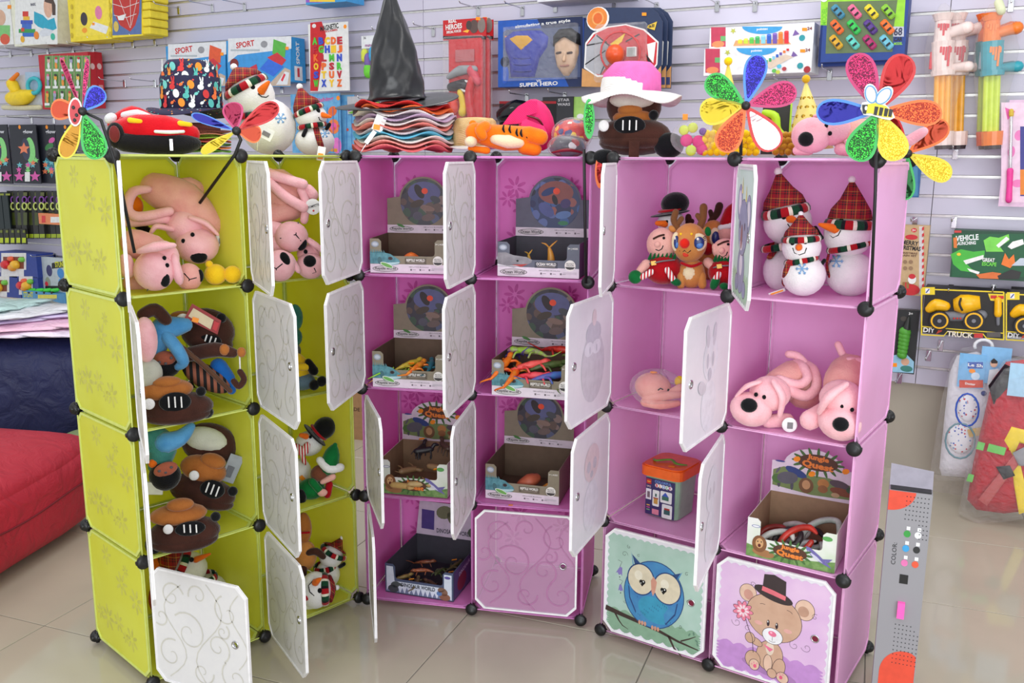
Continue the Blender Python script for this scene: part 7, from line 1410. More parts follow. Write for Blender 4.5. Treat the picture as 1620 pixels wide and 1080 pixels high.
# blue fishing card
w = Wall('fishing_game_card', 'blue bubbly fishing game card behind the small snowman', 'toy card', 463, 148, 540, 242, .10, .006, mat('blue_water_card', (110, 176, 220), .4, rgb2=(80, 150, 205), scale=30)); w.art(('e', 535, 155, 3.4, 3.4, OTAG), ('x', 'Fishing', 514, 158, 8, c3(210, 90, 160), 34, 5), ('e', 526, 176, 9, 7, c3(240, 110, 50), 30), ('e', 528, 200, 11, 11, c3(240, 130, 70)), ('e', 528, 200, 6, 6, c3(240, 90, 160)), ('e', 533, 230, 9, 12, c3(230, 120, 200)), ('e', 470, 156, 3, 2, c3(60, 140, 80)), ('l', [(520, 236), (534, 238)], 5, c3(226, 150, 50)))
for i in range(5): w.art(('l', [(500+i*9, 170), (501+i*9, 240)], 1, c3(70, 120, 190)), ('e', 508+i*7, 215-i*4, 2, 2, c3(210, 90, 70)))
w.done()
w = Wall('fishing_game_card', 'second blue fishing card showing left of the sun hats', 'toy card', 541, 150, 562, 240, .07, .006, mat('blue_water_card')); w.art(('l', [(548, 160), (549, 236)], 1, c3(60, 110, 180)), ('l', [(556, 160), (557, 236)], 1, c3(60, 110, 180)), ('e', 552, 168, 2, 2, c3(230, 130, 60)), ('e', 550, 205, 2.4, 2.4, c3(200, 80, 70))).done()
w = Wall('bath_toy_pack', 'pack of foam number shapes with a white header behind the witch hat', 'toy pack', 572, 56, 606, 76, .08, .004, c3(230, 232, 234)); w.art(('x', 'munchkin', 588, 71, 5, c3(150, 60, 140), 26), ('x', '36', 577, 60, 4, c3(130, 130, 136), 5)).done()
for x, y, r1_, r2_, c, nm in ((577, 88, 6, 12, (214, 222, 80), 0), (583, 96, 7, 13, (124, 100, 170), 0), (592, 86, 9, 11, (70, 170, 220), 0), (583, 112, 8, 9, (110, 210, 60), 0), (594, 108, 7, 10, (250, 130, 50), 0)): WC(w, 'foam_shape', [(x, y-r2_*.4, .0), (x, y+r2_*.4, .0)], r1_, C(c, .7))
w = Wall('toy_pack', 'thin pink and green striped pack left of the witch hat', 'toy pack', 550, 152, 598, 180, .08, .005, c3(190, 190, 196)); w.art(('p', [(550, 170), (598, 151), (600, 158), (551, 176)], c3(200, 60, 160)), ('p', [(551, 178), (600, 160), (600, 165), (556, 180)], c3(110, 180, 60))).done()
# red hero set
for j in (1, 0):
    o = 11*j; w = Wall('role_play_set', ['front red firefighter role play set in a clear bag', 'second red firefighter role play set behind the first'][j], 'toy set', 701+o, 30+o*.3, 769+o, 62+o*.3, .20-.05*j, .006, c3(196, 26, 34), 'red firefighter sets')
    w.art(('r', 701+o, 57, 769+o, 62, K0), ('x', 'REAL', 716+o, 33.5, 5, W0, 15, 3), ('x', 'HEROES', 718+o, 42, 8, W0, 30, 3), ('x', 'SPECIAL FORCES', 718+o, 50, 4, W0, 27, 3), ('p', [(732+o, 50), (745+o, 44), (740+o, 52)], c3(250, 180, 60)), ('e', 750+o, 42, 8, 10, c3(90, 70, 66)), ('e', 762+o, 40, 7, 11, c3(130, 116, 110)), ('e', 742+o, 40, 5, 7, c3(70, 56, 54)), ('r', 753+o, 27, 760+o, 32, OTAG)).done()
    def P_(x, y, q=.0): return w.pt(x+o, y, q)
    rp = mat('red_toy_plastic', (206, 30, 40), .3); b = MB(); a_, b_ = P_(738, 128), 0; b.box(P_(736, 126, -.01), (62*w.k, .03, 126*w.k), rp, bev=.008); w.part('backing_helmet', b)
    if j == 0:
        b = MB(); b.box(P_(737, 88, .010), (34*w.k, .004, 18*w.k), mat('grey_window', (186, 100, 104), .3)); w.part('window', b)
        WC(w, 'visor', [(712, 122, .012), (730, 112, .012), (752, 110, .012)], [4, 8, 6], c3(150, 154, 158)); WC(w, 'hose', [(750, 124, .014), (744, 150, .014), (748, 185, .014)], 7, rp); WC(w, 'goggles', [(716, 138, .014), (736, 134, .014)], [7, 9], c3(44, 40, 46)); b = MB(); b.tube([P_(741+8*math.cos(a*PI/6), 137-8*math.sin(a*PI/6), .026) for a in range(12)], 2*w.k, W0, 6, closed=True); w.part('goggle_ring', b)
        WC(w, 'extinguisher', [(731, 146, .02), (736, 165, .02), (735, 178, .02)], [5, 6, 7], c3(232, 200, 40)); WC(w, 'can', [(718, 158, .014), (720, 172, .014)], [9, 9], c3(226, 60, 40)); WC(w, 'megaphone', [(748, 112, .014), (758, 130, .014)], [8, 6], c3(214, 70, 90))
    b = MB(); b.box(P_(736, 128, .012), (70*w.k, .062, 134*w.k), FILM, bev=.01); w.part('bag', b)
# hero costume box (plain)
w = Wall('costume_box', 'blue costume box with a plain chest shell and mask behind a window', 'box', 788, 33, 922, 136, .17, .10, c3(24, 70, 160))
w.art(('p', [(788, 33), (860, 30), (922, 26), (922, 137), (788, 137)], c3(26, 84, 176)), ('p', [(850, 30), (922, 26), (922, 137), (900, 137)], c3(24, 40, 84)), ('p', [(796, 51), (802, 47), (918, 42), (918, 122), (800, 124), (796, 110)], c3(70, 84, 124)), ('x', 'simulating a true style', 858, 38, 6, W0, 94, 2.5), ('x', 'VS.', 853, 128, 4, W0, 10), ('x', 'SUPER HERO', 852, 133, 6, W0, 66, 1), ('r', 799, 57, 805, 63, OTAG), ('e', 799, 118, 7, 14, c3(40, 90, 190)), ('e', 799, 98, 8, 8, c3(30, 40, 70))).done()
cb = mat('blue_shell', (48, 60, 160), .35)
def sh3(w, nm, pts, out, th, m, parent=None):
    """smooth relief shell from an outline given in photo pixels"""
    P = [w.pt(*p) for p in pts]; c = sum(P, Vector())/len(P); b = MB(); n = len(P); V = []; F = []
    for f, o_ in ((1, 0), (.92, .55), (.75, .85), (.45, 1.0), (0.02, 1.05)):
        for p in P: q = c+(p-c)*f; V.append((q.x, q.y-out*o_, q.z))
    for i in range(4):
        for j in range(n): F.append((i*n+j, i*n+(j+1) % n, (i+1)*n+(j+1) % n, (i+1)*n+j))
    b.add(V, F, m, True); return w.part(nm, b, parent)
sh3(w, 'chest_shell', [(798, 60), (812, 50), (832, 48), (856, 48), (868, 58), (866, 74), (854, 92), (846, 122), (808, 122), (806, 96), (799, 78)], .022, 0, cb); sh3(w, 'chest_plate', [(809, 62), (820, 57), (838, 57), (846, 64), (828, 82)], .003, 0, c3(214, 160, 40)).location.y = -.021
for y in (92, 102, 112): WC(w, 'rib_line', [(816, y, .018), (828, y+1, .020), (842, y, .018)], 1.6, c3(40, 48, 140))
mk = sh3(w, 'mask', [(878, 58), (890, 50), (908, 52), (916, 66), (916, 84), (910, 106), (900, 120), (892, 120), (882, 106), (878, 84)], .03, 0, mat('mask_skin', (206, 172, 142), .4)); sh3(w, 'mask_hair', [(876, 74), (876, 58), (886, 46), (904, 44), (918, 54), (919, 72), (912, 62), (896, 60), (884, 62)], .034, 0, K0)
for x in (888, 905): WC(w, 'eye_hole', [(x-3, 85, .029), (x+3, 84, .029)], 1.8, c3(60, 40, 36), mk)
WC(w, 'nose_ridge', [(898, 84, .030), (897, 96, .036)], [1.5, 3], mat('mask_skin'), mk); WC(w, 'lips', [(891, 105, .029), (897, 105, .031), (903, 104, .029)], 1.6, c3(170, 120, 104), mk)
b = MB(); b.box(w.pt(857, 84, .02), (122*w.k, .038, 80*w.k), FILM); w.part('window', b)
# basketball sets
for j in (2, 1, 0):
    o = 8*j; w = Wall('basketball_set', ['front basketball hoop set with an orange ball', 'second basketball set behind the front one', 'rearmost basketball set at the right'][j], 'toy set', 923+o, 16+3*j, 1046+o, 138+2*j, .22-.04*j, .008, c3(34, 50, 84), 'basketball hoop sets', body='none')
    P = [(925+o, 34), (932+o, 18), (945+o, 12), (1028+o, 12), (1040+o, 20), (1048+o, 34), (1045+o, 140), (920+o, 137)]
    b = MB(T(0, .008, 0, 90)).prism([w.l(*p) for p in P], 0, .008, c3(34, 50, 84)); w.part('card', b)
    wd = c3(206, 150, 90)
    w.art(('p', [(921+o, 108), (940+o, 118), (1035+o, 118), (1046+o, 104), (1045+o, 139), (920+o, 137)], wd), ('p', [(924+o, 108), (926+o, 68), (938+o, 52), (960+o, 42), (990+o, 38), (1020+o, 46), (1042+o, 66), (1040+o, 102), (1030+o, 116), (945+o, 122)], W0), ('p', [(926+o, 106), (928+o, 70), (940+o, 54), (962+o, 44), (990+o, 40), (1018+o, 48), (1040+o, 68), (1038+o, 101), (1028+o, 113), (946+o, 119)], c3(206, 40, 50)))
    if j == 0:
        w.art(('p', [(926, 106), (928, 72), (944, 54), (962, 70), (964, 100), (950, 118), (940, 116)], c3(170, 172, 178)), ('l', [(928, 72), (960, 66)], 2, K0), ('l', [(926, 102), (958, 80)], 2, K0), ('l', [(944, 56), (964, 72)], 2, K0), ('l', [(950, 118), (956, 104)], 2, K0), ('e', 946, 30, 19, 18, W0, 10), ('e', 945, 29, 17, 16, c3(222, 130, 50), 10), ('e', 946, 29, 10, 10, c3(226, 160, 90)), ('e', 946, 29, 7.5, 8, c3(214, 100, 40)), ('p', [(965, 70), (990, 52), (984, 66), (974, 74)], c3(244, 214, 40)), ('l', [(990, 66), (1012, 54)], 2, K0), ('p', [(1024, 70), (1038, 66), (1034, 100), (1026, 90)], W0), ('p', [(1022, 84), (1034, 104), (1026, 102)], K0), ('r', 1016, 20, 1023, 25, OTAG), ('p', [(1026, 40), (1040, 34), (1036, 48), (1024, 44)], c3(226, 190, 60)), ('x', 'all', 1031, 41, 5, K0, 9))
        b = MB(); b.tube([w.pt(984+31*math.cos(a*PI/10), 84-33*math.sin(a*PI/10), .02) for a in range(20)], 1.6*w.k, c3(206, 36, 40), 8, closed=True); w.part('hoop', b); b = MB(); b.ell(w.pt(977, 87, .03), 15*w.k, mat('ball_orange', (226, 84, 34), .3)); w.part('ball', b); b = MB(); b.box(w.pt(1003, 83, .03), (15*w.k, .02, 14*w.k), W0, bev=.002); w.part('bracket', b)
        b = MB(); b.box(w.pt(984, 84, .022), (84*w.k, .036, 86*w.k), FILM, bev=.012); w.part('blister', b)
    else: w.art(('r', 1030+o, 122, 1044+o, 134, c3(60, 70, 120)))
    w.done()
# masks and cards behind the pink cap
w = Wall('mask_pack', 'black plastic mask pack behind the straw hat', 'toy pack', 790, 160, 880, 208, .12, .03, c3(30, 30, 34)); WC(w, 'mask_shell', [(800, 182, .01), (822, 176, .02), (850, 180, .01)], [14, 18, 14], mat('gloss_black', (20, 20, 24), .15)); w.art(('r', 790, 160, 880, 164, c3(170, 30, 40))).done()
w = Wall('mask_pack', 'black card reading STAR WARS behind the pink cap', 'toy pack', 858, 153, 906, 196, .12, .02, c3(44, 46, 52)); w.art(('x', 'STAR', 892, 158, 4.4, c3(190, 190, 194), 20), ('x', 'WARS', 892, 165, 4.4, c3(190, 190, 194), 22)).done()
w = Wall('toy_box', 'pale green card between the black card and the pink sun hat', 'toy pack', 907, 153, 927, 190, .11, .01, c3(170, 220, 110)); w.art(('e', 918, 184, 6, 4, W0)).done()
# pointec boxes
cc = [(240, 210, 40), (200, 220, 60), (90, 190, 70), (60, 170, 90), (130, 200, 230), (40, 90, 190), (110, 80, 170), (240, 120, 40), (214, 40, 50)]
for j, (x0, y0, x1, y1, dd) in enumerate(((1122, 40, 1286, 76, .16), (1113, 74, 1283, 117, .20))):
    w = Wall('stacking_game_box', ['upper', 'lower'][j]+' white box of the stacking peg game', 'box', x0, y0, x1, y1, dd, dd-.03, c3(236, 236, 236), 'white stacking peg boxes'); q = x1-x0; h = y1-y0
    w.art(('r', x0+3, y0+3, x0+26, y1-2, c3(196, 60, 90)), ('e', x0+14, y1-6, 10, 5, c3(240, 140, 90)), ('r', x0+18, y0+17, x0+26, y0+25, c3(110, 180, 110)), ('p', [(x0+52, y0+2)]+[(x0+84-32*math.cos(a*PI/12), y0+2+12*math.sin(a*PI/12)) for a in range(13)], c3(60, 160, 220)), ('x', 'pointec', x0+84, y0+6.5, 4.5, W0, 17), ('p', star(x0+38, y0+9, 5), c3(190, 196, 80)), ('r', x1-17, y0+4, x1-9, y0+9, OTAG), ('x', '24', x1-5, y0+5, 4.5, c3(120, 40, 40), 7), ('p', [(x1-32, y0+17), (x1-28, y0+7), (x1-21, y0+14)], c3(120, 90, 160)), ('e', x1-17, y0+20 if j == 0 else y1-13, 4.5, 4.5, c3(40, 150, 160)))
    if j == 0:
        w.art(('p', [(x0+38, y1-3), (x0+42, y1-12), (x0+122, y1-14), (x0+130, y1-6)], c3(214, 160, 110)))
        for i, c in enumerate(cc): xx = x0+49+i*9.2; hh = 5+i*1.7; w.art(('r', xx-3.4, y1-7-hh, xx+3.4, y1-7, C(c, .5)), ('e', xx, y1-7-hh, 3.4, 1.6, C(tuple(min(255, v+30) for v in c), .5)))
    else:
        w.art(('p', [(x0+92, y1-16), (x0+130, y0+12), (x0+142, y0+16), (x0+106, y1-8)], c3(220, 200, 180)), ('e', x1-6, y1-7, 5, 5, c3(170, 40, 50)))
        for i, c in enumerate(cc[2:]): xx = x0+100+i*5.6; w.art(('r', xx-2, y1-22-i*3, xx+2, y1-16-i*3.4, C(c, .5)))
        for x, y, c in ((112, 5, (100, 190, 90)), (118, 3, (200, 210, 80)), (120, 12, (90, 190, 220)), (128, 8, (180, 60, 70))): w.art(('e', x0+x, y1-y, 3.4, 3, C(c, .5)))
    w.done()
# model car case
w = Wall('model_car_box', 'green and blue box of twelve small coloured model cars', 'box', 1298, -6, 1430, 96, .18, .10, c3(28, 64, 140))
w.art(('p', [(1299, -6), (1433, -8), (1430, 42), (1298, 40)], c3(150, 214, 50)), ('p', [(1310, 3), (1420, 0), (1414, 44), (1412, 82), (1306, 85), (1308, 40)], c3(96, 116, 76)), ('x', 'MODEL', 1304, 26, 8, c3(110, 200, 40), 26, 90), ('r', 1413, 42, 1430, 58, c3(190, 194, 204)), ('x', '68', 1421, 50, 12, c3(50, 50, 80), 12), ('x', 'CAR', 1421, 62, 6, K0, 12), ('x', 'MODEL', 1421, 69, 4, c3(150, 214, 50), 12), ('e', 1304, -1, 5, 4, W0)).done()
mc = [(70, 140, 170), (236, 110, 150), (236, 214, 50), (140, 200, 60), (240, 110, 50), (60, 200, 90), (90, 60, 140), (246, 120, 50), (220, 170, 50), (100, 206, 190), (180, 50, 110), (110, 190, 210)]
for i, c in enumerate(mc):
    x = 1326+(i % 4)*26.5-(i//4)*1.5; y = 19+(i//4)*24; cm = C(c, .25); R_c = T(0, 0, 0, 0, 49)
    bb = MB(); p0 = w.pt(x, y, .006); bb.box(p0, (25*w.k, .012, 11*w.k), cm, R_c, bev=3.4*w.k); bb.box(p0+Vector((0, -.008, 0)), (13*w.k, .006, 8.5*w.k), cm, R_c, bev=2*w.k); o = w.part('model_car', bb)
    for f in (-4.5, 5): bb = MB(); bb.box(w.pt(x+f*.66, y+f*.75, .0165), (3.4*w.k, .004, 7*w.k), K0, R_c, bev=.6*w.k); w.part('car_window', bb, o)
w = Wall('model_car_box', 'blue box behind and below the model car box', 'box', 1294, 36, 1422, 103, .12, .05, c3(24, 60, 140))
# foam dart blasters: handles, barrels, tubes
def blaster(lab, x, o, dd, cb_, ch, ct, cf, net=True):
    w = Wall('toy_blaster', lab, 'toy blaster', x-24, 20, x+30, 226, dd, .01, W0, 'netted toy blasters', body='none'); X = x+o
    def cy(nm, y0_, y1_, r0, r1, m, par=None, dx=0): bb = MB(); a = w.pt(X+dx, y0_, .0); b2 = w.pt(X+dx-(y1_-y0_)*.03, y1_, .0); bb.tube([a, a+(b2-a)*.5, b2], [r0*w.k, (r0+r1)/2*w.k, r1*w.k], m, 14, smooth=False); return w.part(nm, bb, par)
    hb, hh, ft, fo = C(cb_, .3), C(ch, .3), C(ct, .35), C(cf, .3)
    cy('funnel', 22, 33, 16, 12, hh); g = cy('grip_body', 33, 66, 11, 13, hh); bb = MB(); bb.cap([w.pt(X+8, 52, .0), (w.pt(X+26, 47, 0)), w.pt(X+38, 44, 0)], [8*w.k, 8.5*w.k, 10*w.k], hh, 8); w.part('handle', bb)
    cy('collar', 66, 74, 17, 16, hb); cy('barrel', 74, 112, 16.5, 15, hb); cy('barrel_rim', 112, 120, 18, 17, hb); bb = MB(); bb.cap([w.pt(X+14, 107, 0), w.pt(X+40, 105, 0)], [6*w.k, 8.5*w.k], hb, 8); w.part('pump_handle', bb); bb = MB(); bb.box(w.pt(X-18, 96, 0), (6*w.k, .02, 26*w.k), C(cf if cb_[0] > 200 else (120, 130, 140), .3), bev=.002); w.part('side_grip', bb)
    for q, (dx, y0_, hh_) in enumerate(((-2, 80, 9), (2, 82, 12), (6, 86, 20), (10, 90, 30), (13, 80, 8))): bb = MB(); bb.box(w.pt(X+dx, y0_, (16.2-abs(dx)*.18)*w.k), (3.2*w.k, .004, hh_*w.k), fo, bev=.0008); w.part('grille_bar', bb)
    for q, (dx, y0_, hh_) in enumerate(((-6, 42, 6), (-2, 44, 10), (2, 48, 18), (6, 44, 10), (9, 42, 6))): bb = MB(); bb.box(w.pt(X+dx, y0_, (12.5-abs(dx)*.25)*w.k), (3*w.k, .004, hh_*w.k), fo, bev=.0008); w.part('grille_bar', bb)
    for i in range(3): cy('dart_tube', 120, 208, 4.6, 4.6, ft, dx=-9+i*8.5)
    cy('foot', 208, 230, 16, 15, fo if cb_[0] < 200 else hb); cy('foot_ring', 230, 236, 13, 12, C((60, 50, 56), .4))
    if net: bb = MB(); bb.tube([w.pt(X, 6, 0), w.pt(X+4, 30, 0), w.pt(X+6, 80, 0), w.pt(X+2, 120, 0), w.pt(X-3, 170, 0), w.pt(X-4, 236, 0)], [4*w.k, 22*w.k, 32*w.k, 28*w.k, 20*w.k, 19*w.k], mat('net_film', (236, 232, 228), .4, alpha=.13), 16); w.part('net_bag', bb)
blaster('rear white and red toy blaster with amber tubes', 1492, 22, .07, (236, 214, 208), (236, 214, 208), (236, 170, 60), (190, 40, 60), False)
blaster('front white and red toy blaster with amber tubes', 1488, 4, .14, (244, 222, 216), (244, 222, 216), (250, 176, 50), (214, 40, 60))
blaster('rear teal and orange toy blaster with lime tubes', 1556, 6, .07, (40, 140, 150), (240, 110, 40), (190, 214, 40), (232, 90, 30), False)
blaster('front teal and orange toy blaster with lime tubes', 1562, 8, .14, (44, 160, 176), (248, 128, 40), (206, 230, 50), (246, 130, 40))
w = Wall('price_tag', 'oval white tag at the top of the teal blaster', 'tag', 1574, 0, 1590, 24, .18, .002, W0, body='none'); WC(w, 'card', [(1580, 5, 0), (1584, 17, 0)], 7, c3(226, 230, 190)); 
# pink wand box
w = Wall('wand_box', 'pink box with a glittery magic wand at the right edge', 'box', 1579, 158, 1640, 327, .15, .06, c3(224, 190, 216)); w.art(('r', 1584, 162, 1640, 320, c3(236, 206, 226)), ('p', [(1590, 170), (1606, 176), (1594, 190)], c3(230, 90, 170)), ('e', 1612, 214, 6, 8, c3(236, 130, 190)), ('e', 1600, 240, 5, 9, c3(232, 120, 184)), ('e', 1610, 290, 8, 6, c3(236, 130, 190)), ('r', 1614, 200, 1640, 310, c3(60, 60, 140)), ('r', 1614, 268, 1640, 308, c3(226, 130, 40))).done()
WC(w, 'wand_shaft', [(1600, 180, .012), (1598, 268, .012)], [2.6, 2.6], mat('glitter_silver', (206, 200, 206), .25, 'holo', metal=.6, rgb2=(240, 236, 240))); WC(w, 'wand_handle', [(1598, 270, .012), (1597, 295, .012), (1596, 316, .012)], [5, 4.4, 5], c3(232, 60, 150)); WC(w, 'wand_ring', [(1600, 176, .012), (1600, 182, .012)], 3.6, c3(214, 180, 60))
w = Wall('game_case', 'small blue game case behind the green petal', 'box', 1436, 262, 1453, 312, .10, .03, c3(40, 96, 150)); w.art(('r', 1445, 264, 1452, 310, c3(70, 130, 170))).done()
# christmas card
w = Wall('christmas_train_box', 'brown Merry Christmas train set box at the rose cabinet edge', 'box', 1420, 356, 1461, 467, .12, .05, c3(196, 166, 124)); w.art(('r', 1454, 358, 1461, 466, c3(214, 206, 206)), ('e', 1446, 364, 4, 3.4, c3(206, 40, 50)), ('x', '3+', 1446, 364, 3.4, W0, 5), ('x', 'MERRY', 1440, 384, 7, K0, 24, -4), ('x', 'CHRISTMAS', 1438, 392, 7, K0, 34, -3), ('e', 1442, 375, 9, 4, c3(200, 40, 50)), ('x', 'CHRISTMAS', 1436, 400, 3, c3(110, 80, 60), 28), ('x', 'TRAIN SET', 1436, 404, 3, c3(110, 80, 60), 26), ('e', 1432, 414, 3, 3, c3(150, 120, 90)), ('e', 1441, 414, 3, 3, c3(150, 120, 90)), ('e', 1432, 424, 3, 3, c3(150, 120, 90)), ('e', 1441, 424, 3, 3, c3(150, 120, 90)), ('e', 1440, 458, 14, 9, c3(196, 36, 40)), ('e', 1443, 442, 6, 7, W0), ('e', 1443, 437, 5, 4, c3(200, 40, 50)), ('r', 1428, 446, 1438, 456, c3(150, 110, 60)), ('r', 1432, 446, 1434, 456, c3(200, 40, 50)))
for i in range(11): w.art(('p', [(1459, 360+i*10), (1462, 358+i*10), (1462, 363+i*10), (1459, 365+i*10)], c3(206, 30, 44)))
w.done()
w = Wall('vehicle_launcher_box', 'green crocodile vehicle launching box on the right wall', 'box', 1502, 366, 1640, 442, .16, .11, c3(26, 72, 50)); g1, g2 = c3(70, 180, 60), c3(150, 216, 90)
w.art(('r', 1506, 370, 1640, 438, c3(24, 90, 56)), ('r', 1510, 364.5, 1521, 368, c3(206, 60, 60)), ('x', 'VEHICLE', 1530, 376, 9, c3(236, 240, 240), 32, 8), ('x', 'LAUNCHING', 1528, 384.5, 5.4, c3(236, 240, 240), 28, 6), ('p', [(1508, 376), (1514, 375), (1514, 392), (1509, 392)], c3(220, 120, 50)),
      ('p', [(1504, 402), (1520, 394), (1540, 398), (1558, 396), (1557, 406), (1540, 410), (1526, 414), (1536, 424), (1548, 432), (1520, 428), (1508, 418)], g1), ('p', [(1524, 412), (1556, 403), (1556, 409), (1528, 418)], W0), ('p', [(1530, 424), (1550, 430), (1548, 434), (1534, 429)], W0), ('e', 1517, 402, 3, 2.4, c3(240, 200, 50)),
      ('p', [(1556, 380), (1566, 374), (1580, 376), (1596, 370), (1597, 380), (1582, 390), (1588, 398), (1560, 398)], c3(120, 210, 80)), ('p', [(1576, 388), (1592, 374), (1597, 378), (1580, 392)], W0), ('p', [(1594, 390), (1602, 382), (1618, 378), (1620, 386), (1600, 394)], W0), ('x', 'GREAT', 1564, 411, 6, W0, 17), ('x', 'ESCAPE', 1565, 417.5, 6, c3(110, 214, 70), 20), ('p', [(1544, 434), (1570, 430), (1584, 432), (1580, 441), (1550, 440)], c3(214, 110, 50)), ('p', [(1584, 418), (1590, 400), (1596, 410), (1604, 402), (1606, 416), (1598, 424)], c3(232, 120, 40)), ('p', [(1578, 436), (1600, 426), (1616, 430), (1612, 441), (1580, 441)], c3(40, 40, 40)), ('p', [(1600, 420), (1614, 408), (1640, 408), (1640, 420)], c3(190, 200, 214))).done()
w = Wall('bug_catcher_pack', 'black pack with a green ribbed handle at the rose cabinet edge', 'toy pack', 1406, 490, 1446, 590, .10, .012, c3(36, 40, 40)); w.art(('x', '3+', 1441, 496, 4, W0, 6), ('p', [(1413, 562), (1432, 558), (1446, 572), (1445, 590), (1412, 588)], c3(150, 200, 226)), ('e', 1432, 572, 6, 6, c3(220, 170, 140)), ('e', 1434, 583, 9, 5, c3(60, 130, 120)), ('r', 1411, 574, 1419, 580, OTAG), ('e', 1430, 504, 5, 4, c3(70, 66, 60))).done()
for i in range(7): WC(w, 'handle_rib', [(1431-i*.8, 524+i*6, .01), (1433-i*.8, 525+i*6, .01)], [8-i*.25]*2, c3(80, 160, 50))
WC(w, 'handle_tip', [(1438, 502, .01), (1434, 520, .01)], [2, 6], c3(40, 44, 40))
# DIY truck boxes
YK = c3(232, 206, 40); YT = mat('truck_yellow', (246, 186, 20), .3)
for j, x0 in enumerate((1457, 1591)):
    w = Wall('truck_kit_box', ['black and yellow DIY truck box with a concrete mixer', 'second DIY truck box at the right picture edge'][j], 'box', x0, 457+4*j, x0+132, 532+4*j, .17, .10, c3(24, 22, 20), 'DIY truck boxes'); Y = 456+j*8; e_ = x0+132
    w.art(('l', [(x0+1, Y+1), (e_-1, Y+6)], 2, YK), ('l', [(x0+1, Y), (x0+1, Y+74)], 2, YK), ('l', [(e_-1, Y+6), (e_-1, Y+80)], 2, YK), ('l', [(x0, Y+60), (e_, Y+71)], 1.6, YK), ('l', [(x0, Y+73), (x0+36, Y+75), (x0+42, Y+68), (x0+98, Y+72), (x0+104, Y+79), (e_, Y+81)], 2, YK), ('r', x0+2, Y-2, x0+22, Y+10, YK), ('r', x0+7, Y, x0+14, Y+8, c3(230, 230, 236)), ('l', [(x0+8, Y+7), (x0+13, Y+1)], 1.6, c3(30, 60, 140)), ('x', 'DIY', x0+13, Y+66, 7.5, W0, 17), ('x', 'TRUCK', x0+62, Y+73, 8.5, c3(236, 226, 206), 37), ('p', [(x0+24, Y+72), (x0+29, Y+63), (x0+35, Y+60), (x0+33, Y+68)], c3(214, 70, 40)), ('r', x0+84, Y+71, x0+98, Y+78, c3(206, 50, 50)), ('r', x0+104, Y+69, x0+126, Y+77, c3(90, 84, 80)), ('p', [(x0+106, Y+8), (e_-2, Y+9), (e_-2, Y+22), (x0+110, Y+19)], YK), ('r', x0+110, Y+11, x0+120, Y+16, c3(200, 40, 40)), ('r', x0+122, Y+11.5, x0+131, Y+16.5, c3(200, 40, 40))).done()
    gy = c3(120, 122, 130)
    ch = WC(w, 'truck_chassis', [(x0+28, Y+44, .0), (x0+60, Y+44, 0), (x0+96, Y+42, 0)], [8, 8, 8], gy); WC(w, 'truck_cab', [(x0+14, Y+32, .0), (x0+24, Y+26, .0), (x0+38, Y+28, .0)], [7, 10, 8], YT)
    bb = MB(); a, b2 = w.pt(x0+52, Y+26, .005), w.pt(x0+94, Y+22, .005); bb.tube([a, a+(b2-a)*.3, a+(b2-a)*.6, b2], [9*w.k, 15*w.k, 14*w.k, 10*w.k], YT, 16); w.part('mixer_drum', bb); WC(w, 'drum_stripe', [(x0+64, Y+14, .044), (x0+62, Y+22, .046), (x0+66, Y+32, .044)], 1.6, K0)
    for cx in (x0+30, x0+84):
        bb = MB(); c = w.pt(cx, Y+50, .0); bb.tube([c+Vector((0, .012, 0)), c+Vector((0, -.022, 0))], 15*w.k, K0, 22, smooth=False); wl = w.part('wheel', bb); bb = MB(); bb.tube([c+Vector((0, -.022, 0)), c+Vector((0, -.025, 0))], 12.6*w.k, YT, 22, smooth=False); w.part('wheel_rim', bb, wl); bb = MB(); bb.tube([c+Vector((0, -.025, 0)), c+Vector((0, -.027, 0))], 10*w.k, K0, 20, smooth=False); w.part('wheel_disc', bb, wl); bb = MB(); bb.tube([c+Vector((0, -.027, 0)), c+Vector((0, -.030, 0))], 3*w.k, gy, 12, smooth=False); w.part('axle_nut', bb, wl)
    for i in range(3): bb = MB(); bb.ell(w.pt(x0+53+i*5, Y+46, .028), 1.5*w.k, c3(214, 40, 40), None, 8, 5); w.part('button', bb)
    WC(w, 'screwdriver', [(x0+122, Y+18, .01), (x0+122, Y+40, .01)], [5, 5.6], YT); WC(w, 'screwdriver_tip', [(x0+122, Y+44, .01), (x0+122, Y+56, .01)], [3, 2.4], gy)
# costumes in clear bags
w = Wall('doctor_costume', 'white doctor costume in a clear bag on a white hanger', 'costume', 1490, 566, 1590, 756, .16, .03, W0, body='none')
whc = mat('white_cloth', (226, 224, 232), .7, 'cloth', rgb2=(216, 214, 224))
sh3(w, 'coat', [(1514, 562), (1545, 556), (1580, 572), (1590, 620), (1584, 700), (1566, 752), (1530, 755), (1490, 752), (1486, 740), (1494, 660), (1502, 590)], .05, 0, whc)
bb = MB(); bb.tube([w.pt(1556-14+14*math.cos(a*PI/7)+14, 552-6-10*math.sin(a*PI/7), .02) for a in range(-3, 9)], 2.6*w.k, c3(226, 226, 230), 8); w.part('hanger_hook', bb)
b = MB(); p0 = w.pt(1538, 582, .062); b.box(p0, (36*w.k, .003, 52*w.k), c3(120, 180, 226)); cd_ = w.part('header_card', b); b = MB(); b.box(w.pt(1575, 574, .058), (40*w.k, .003, 56*w.k), c3(130, 186, 230)); w.part('picture_card', b)
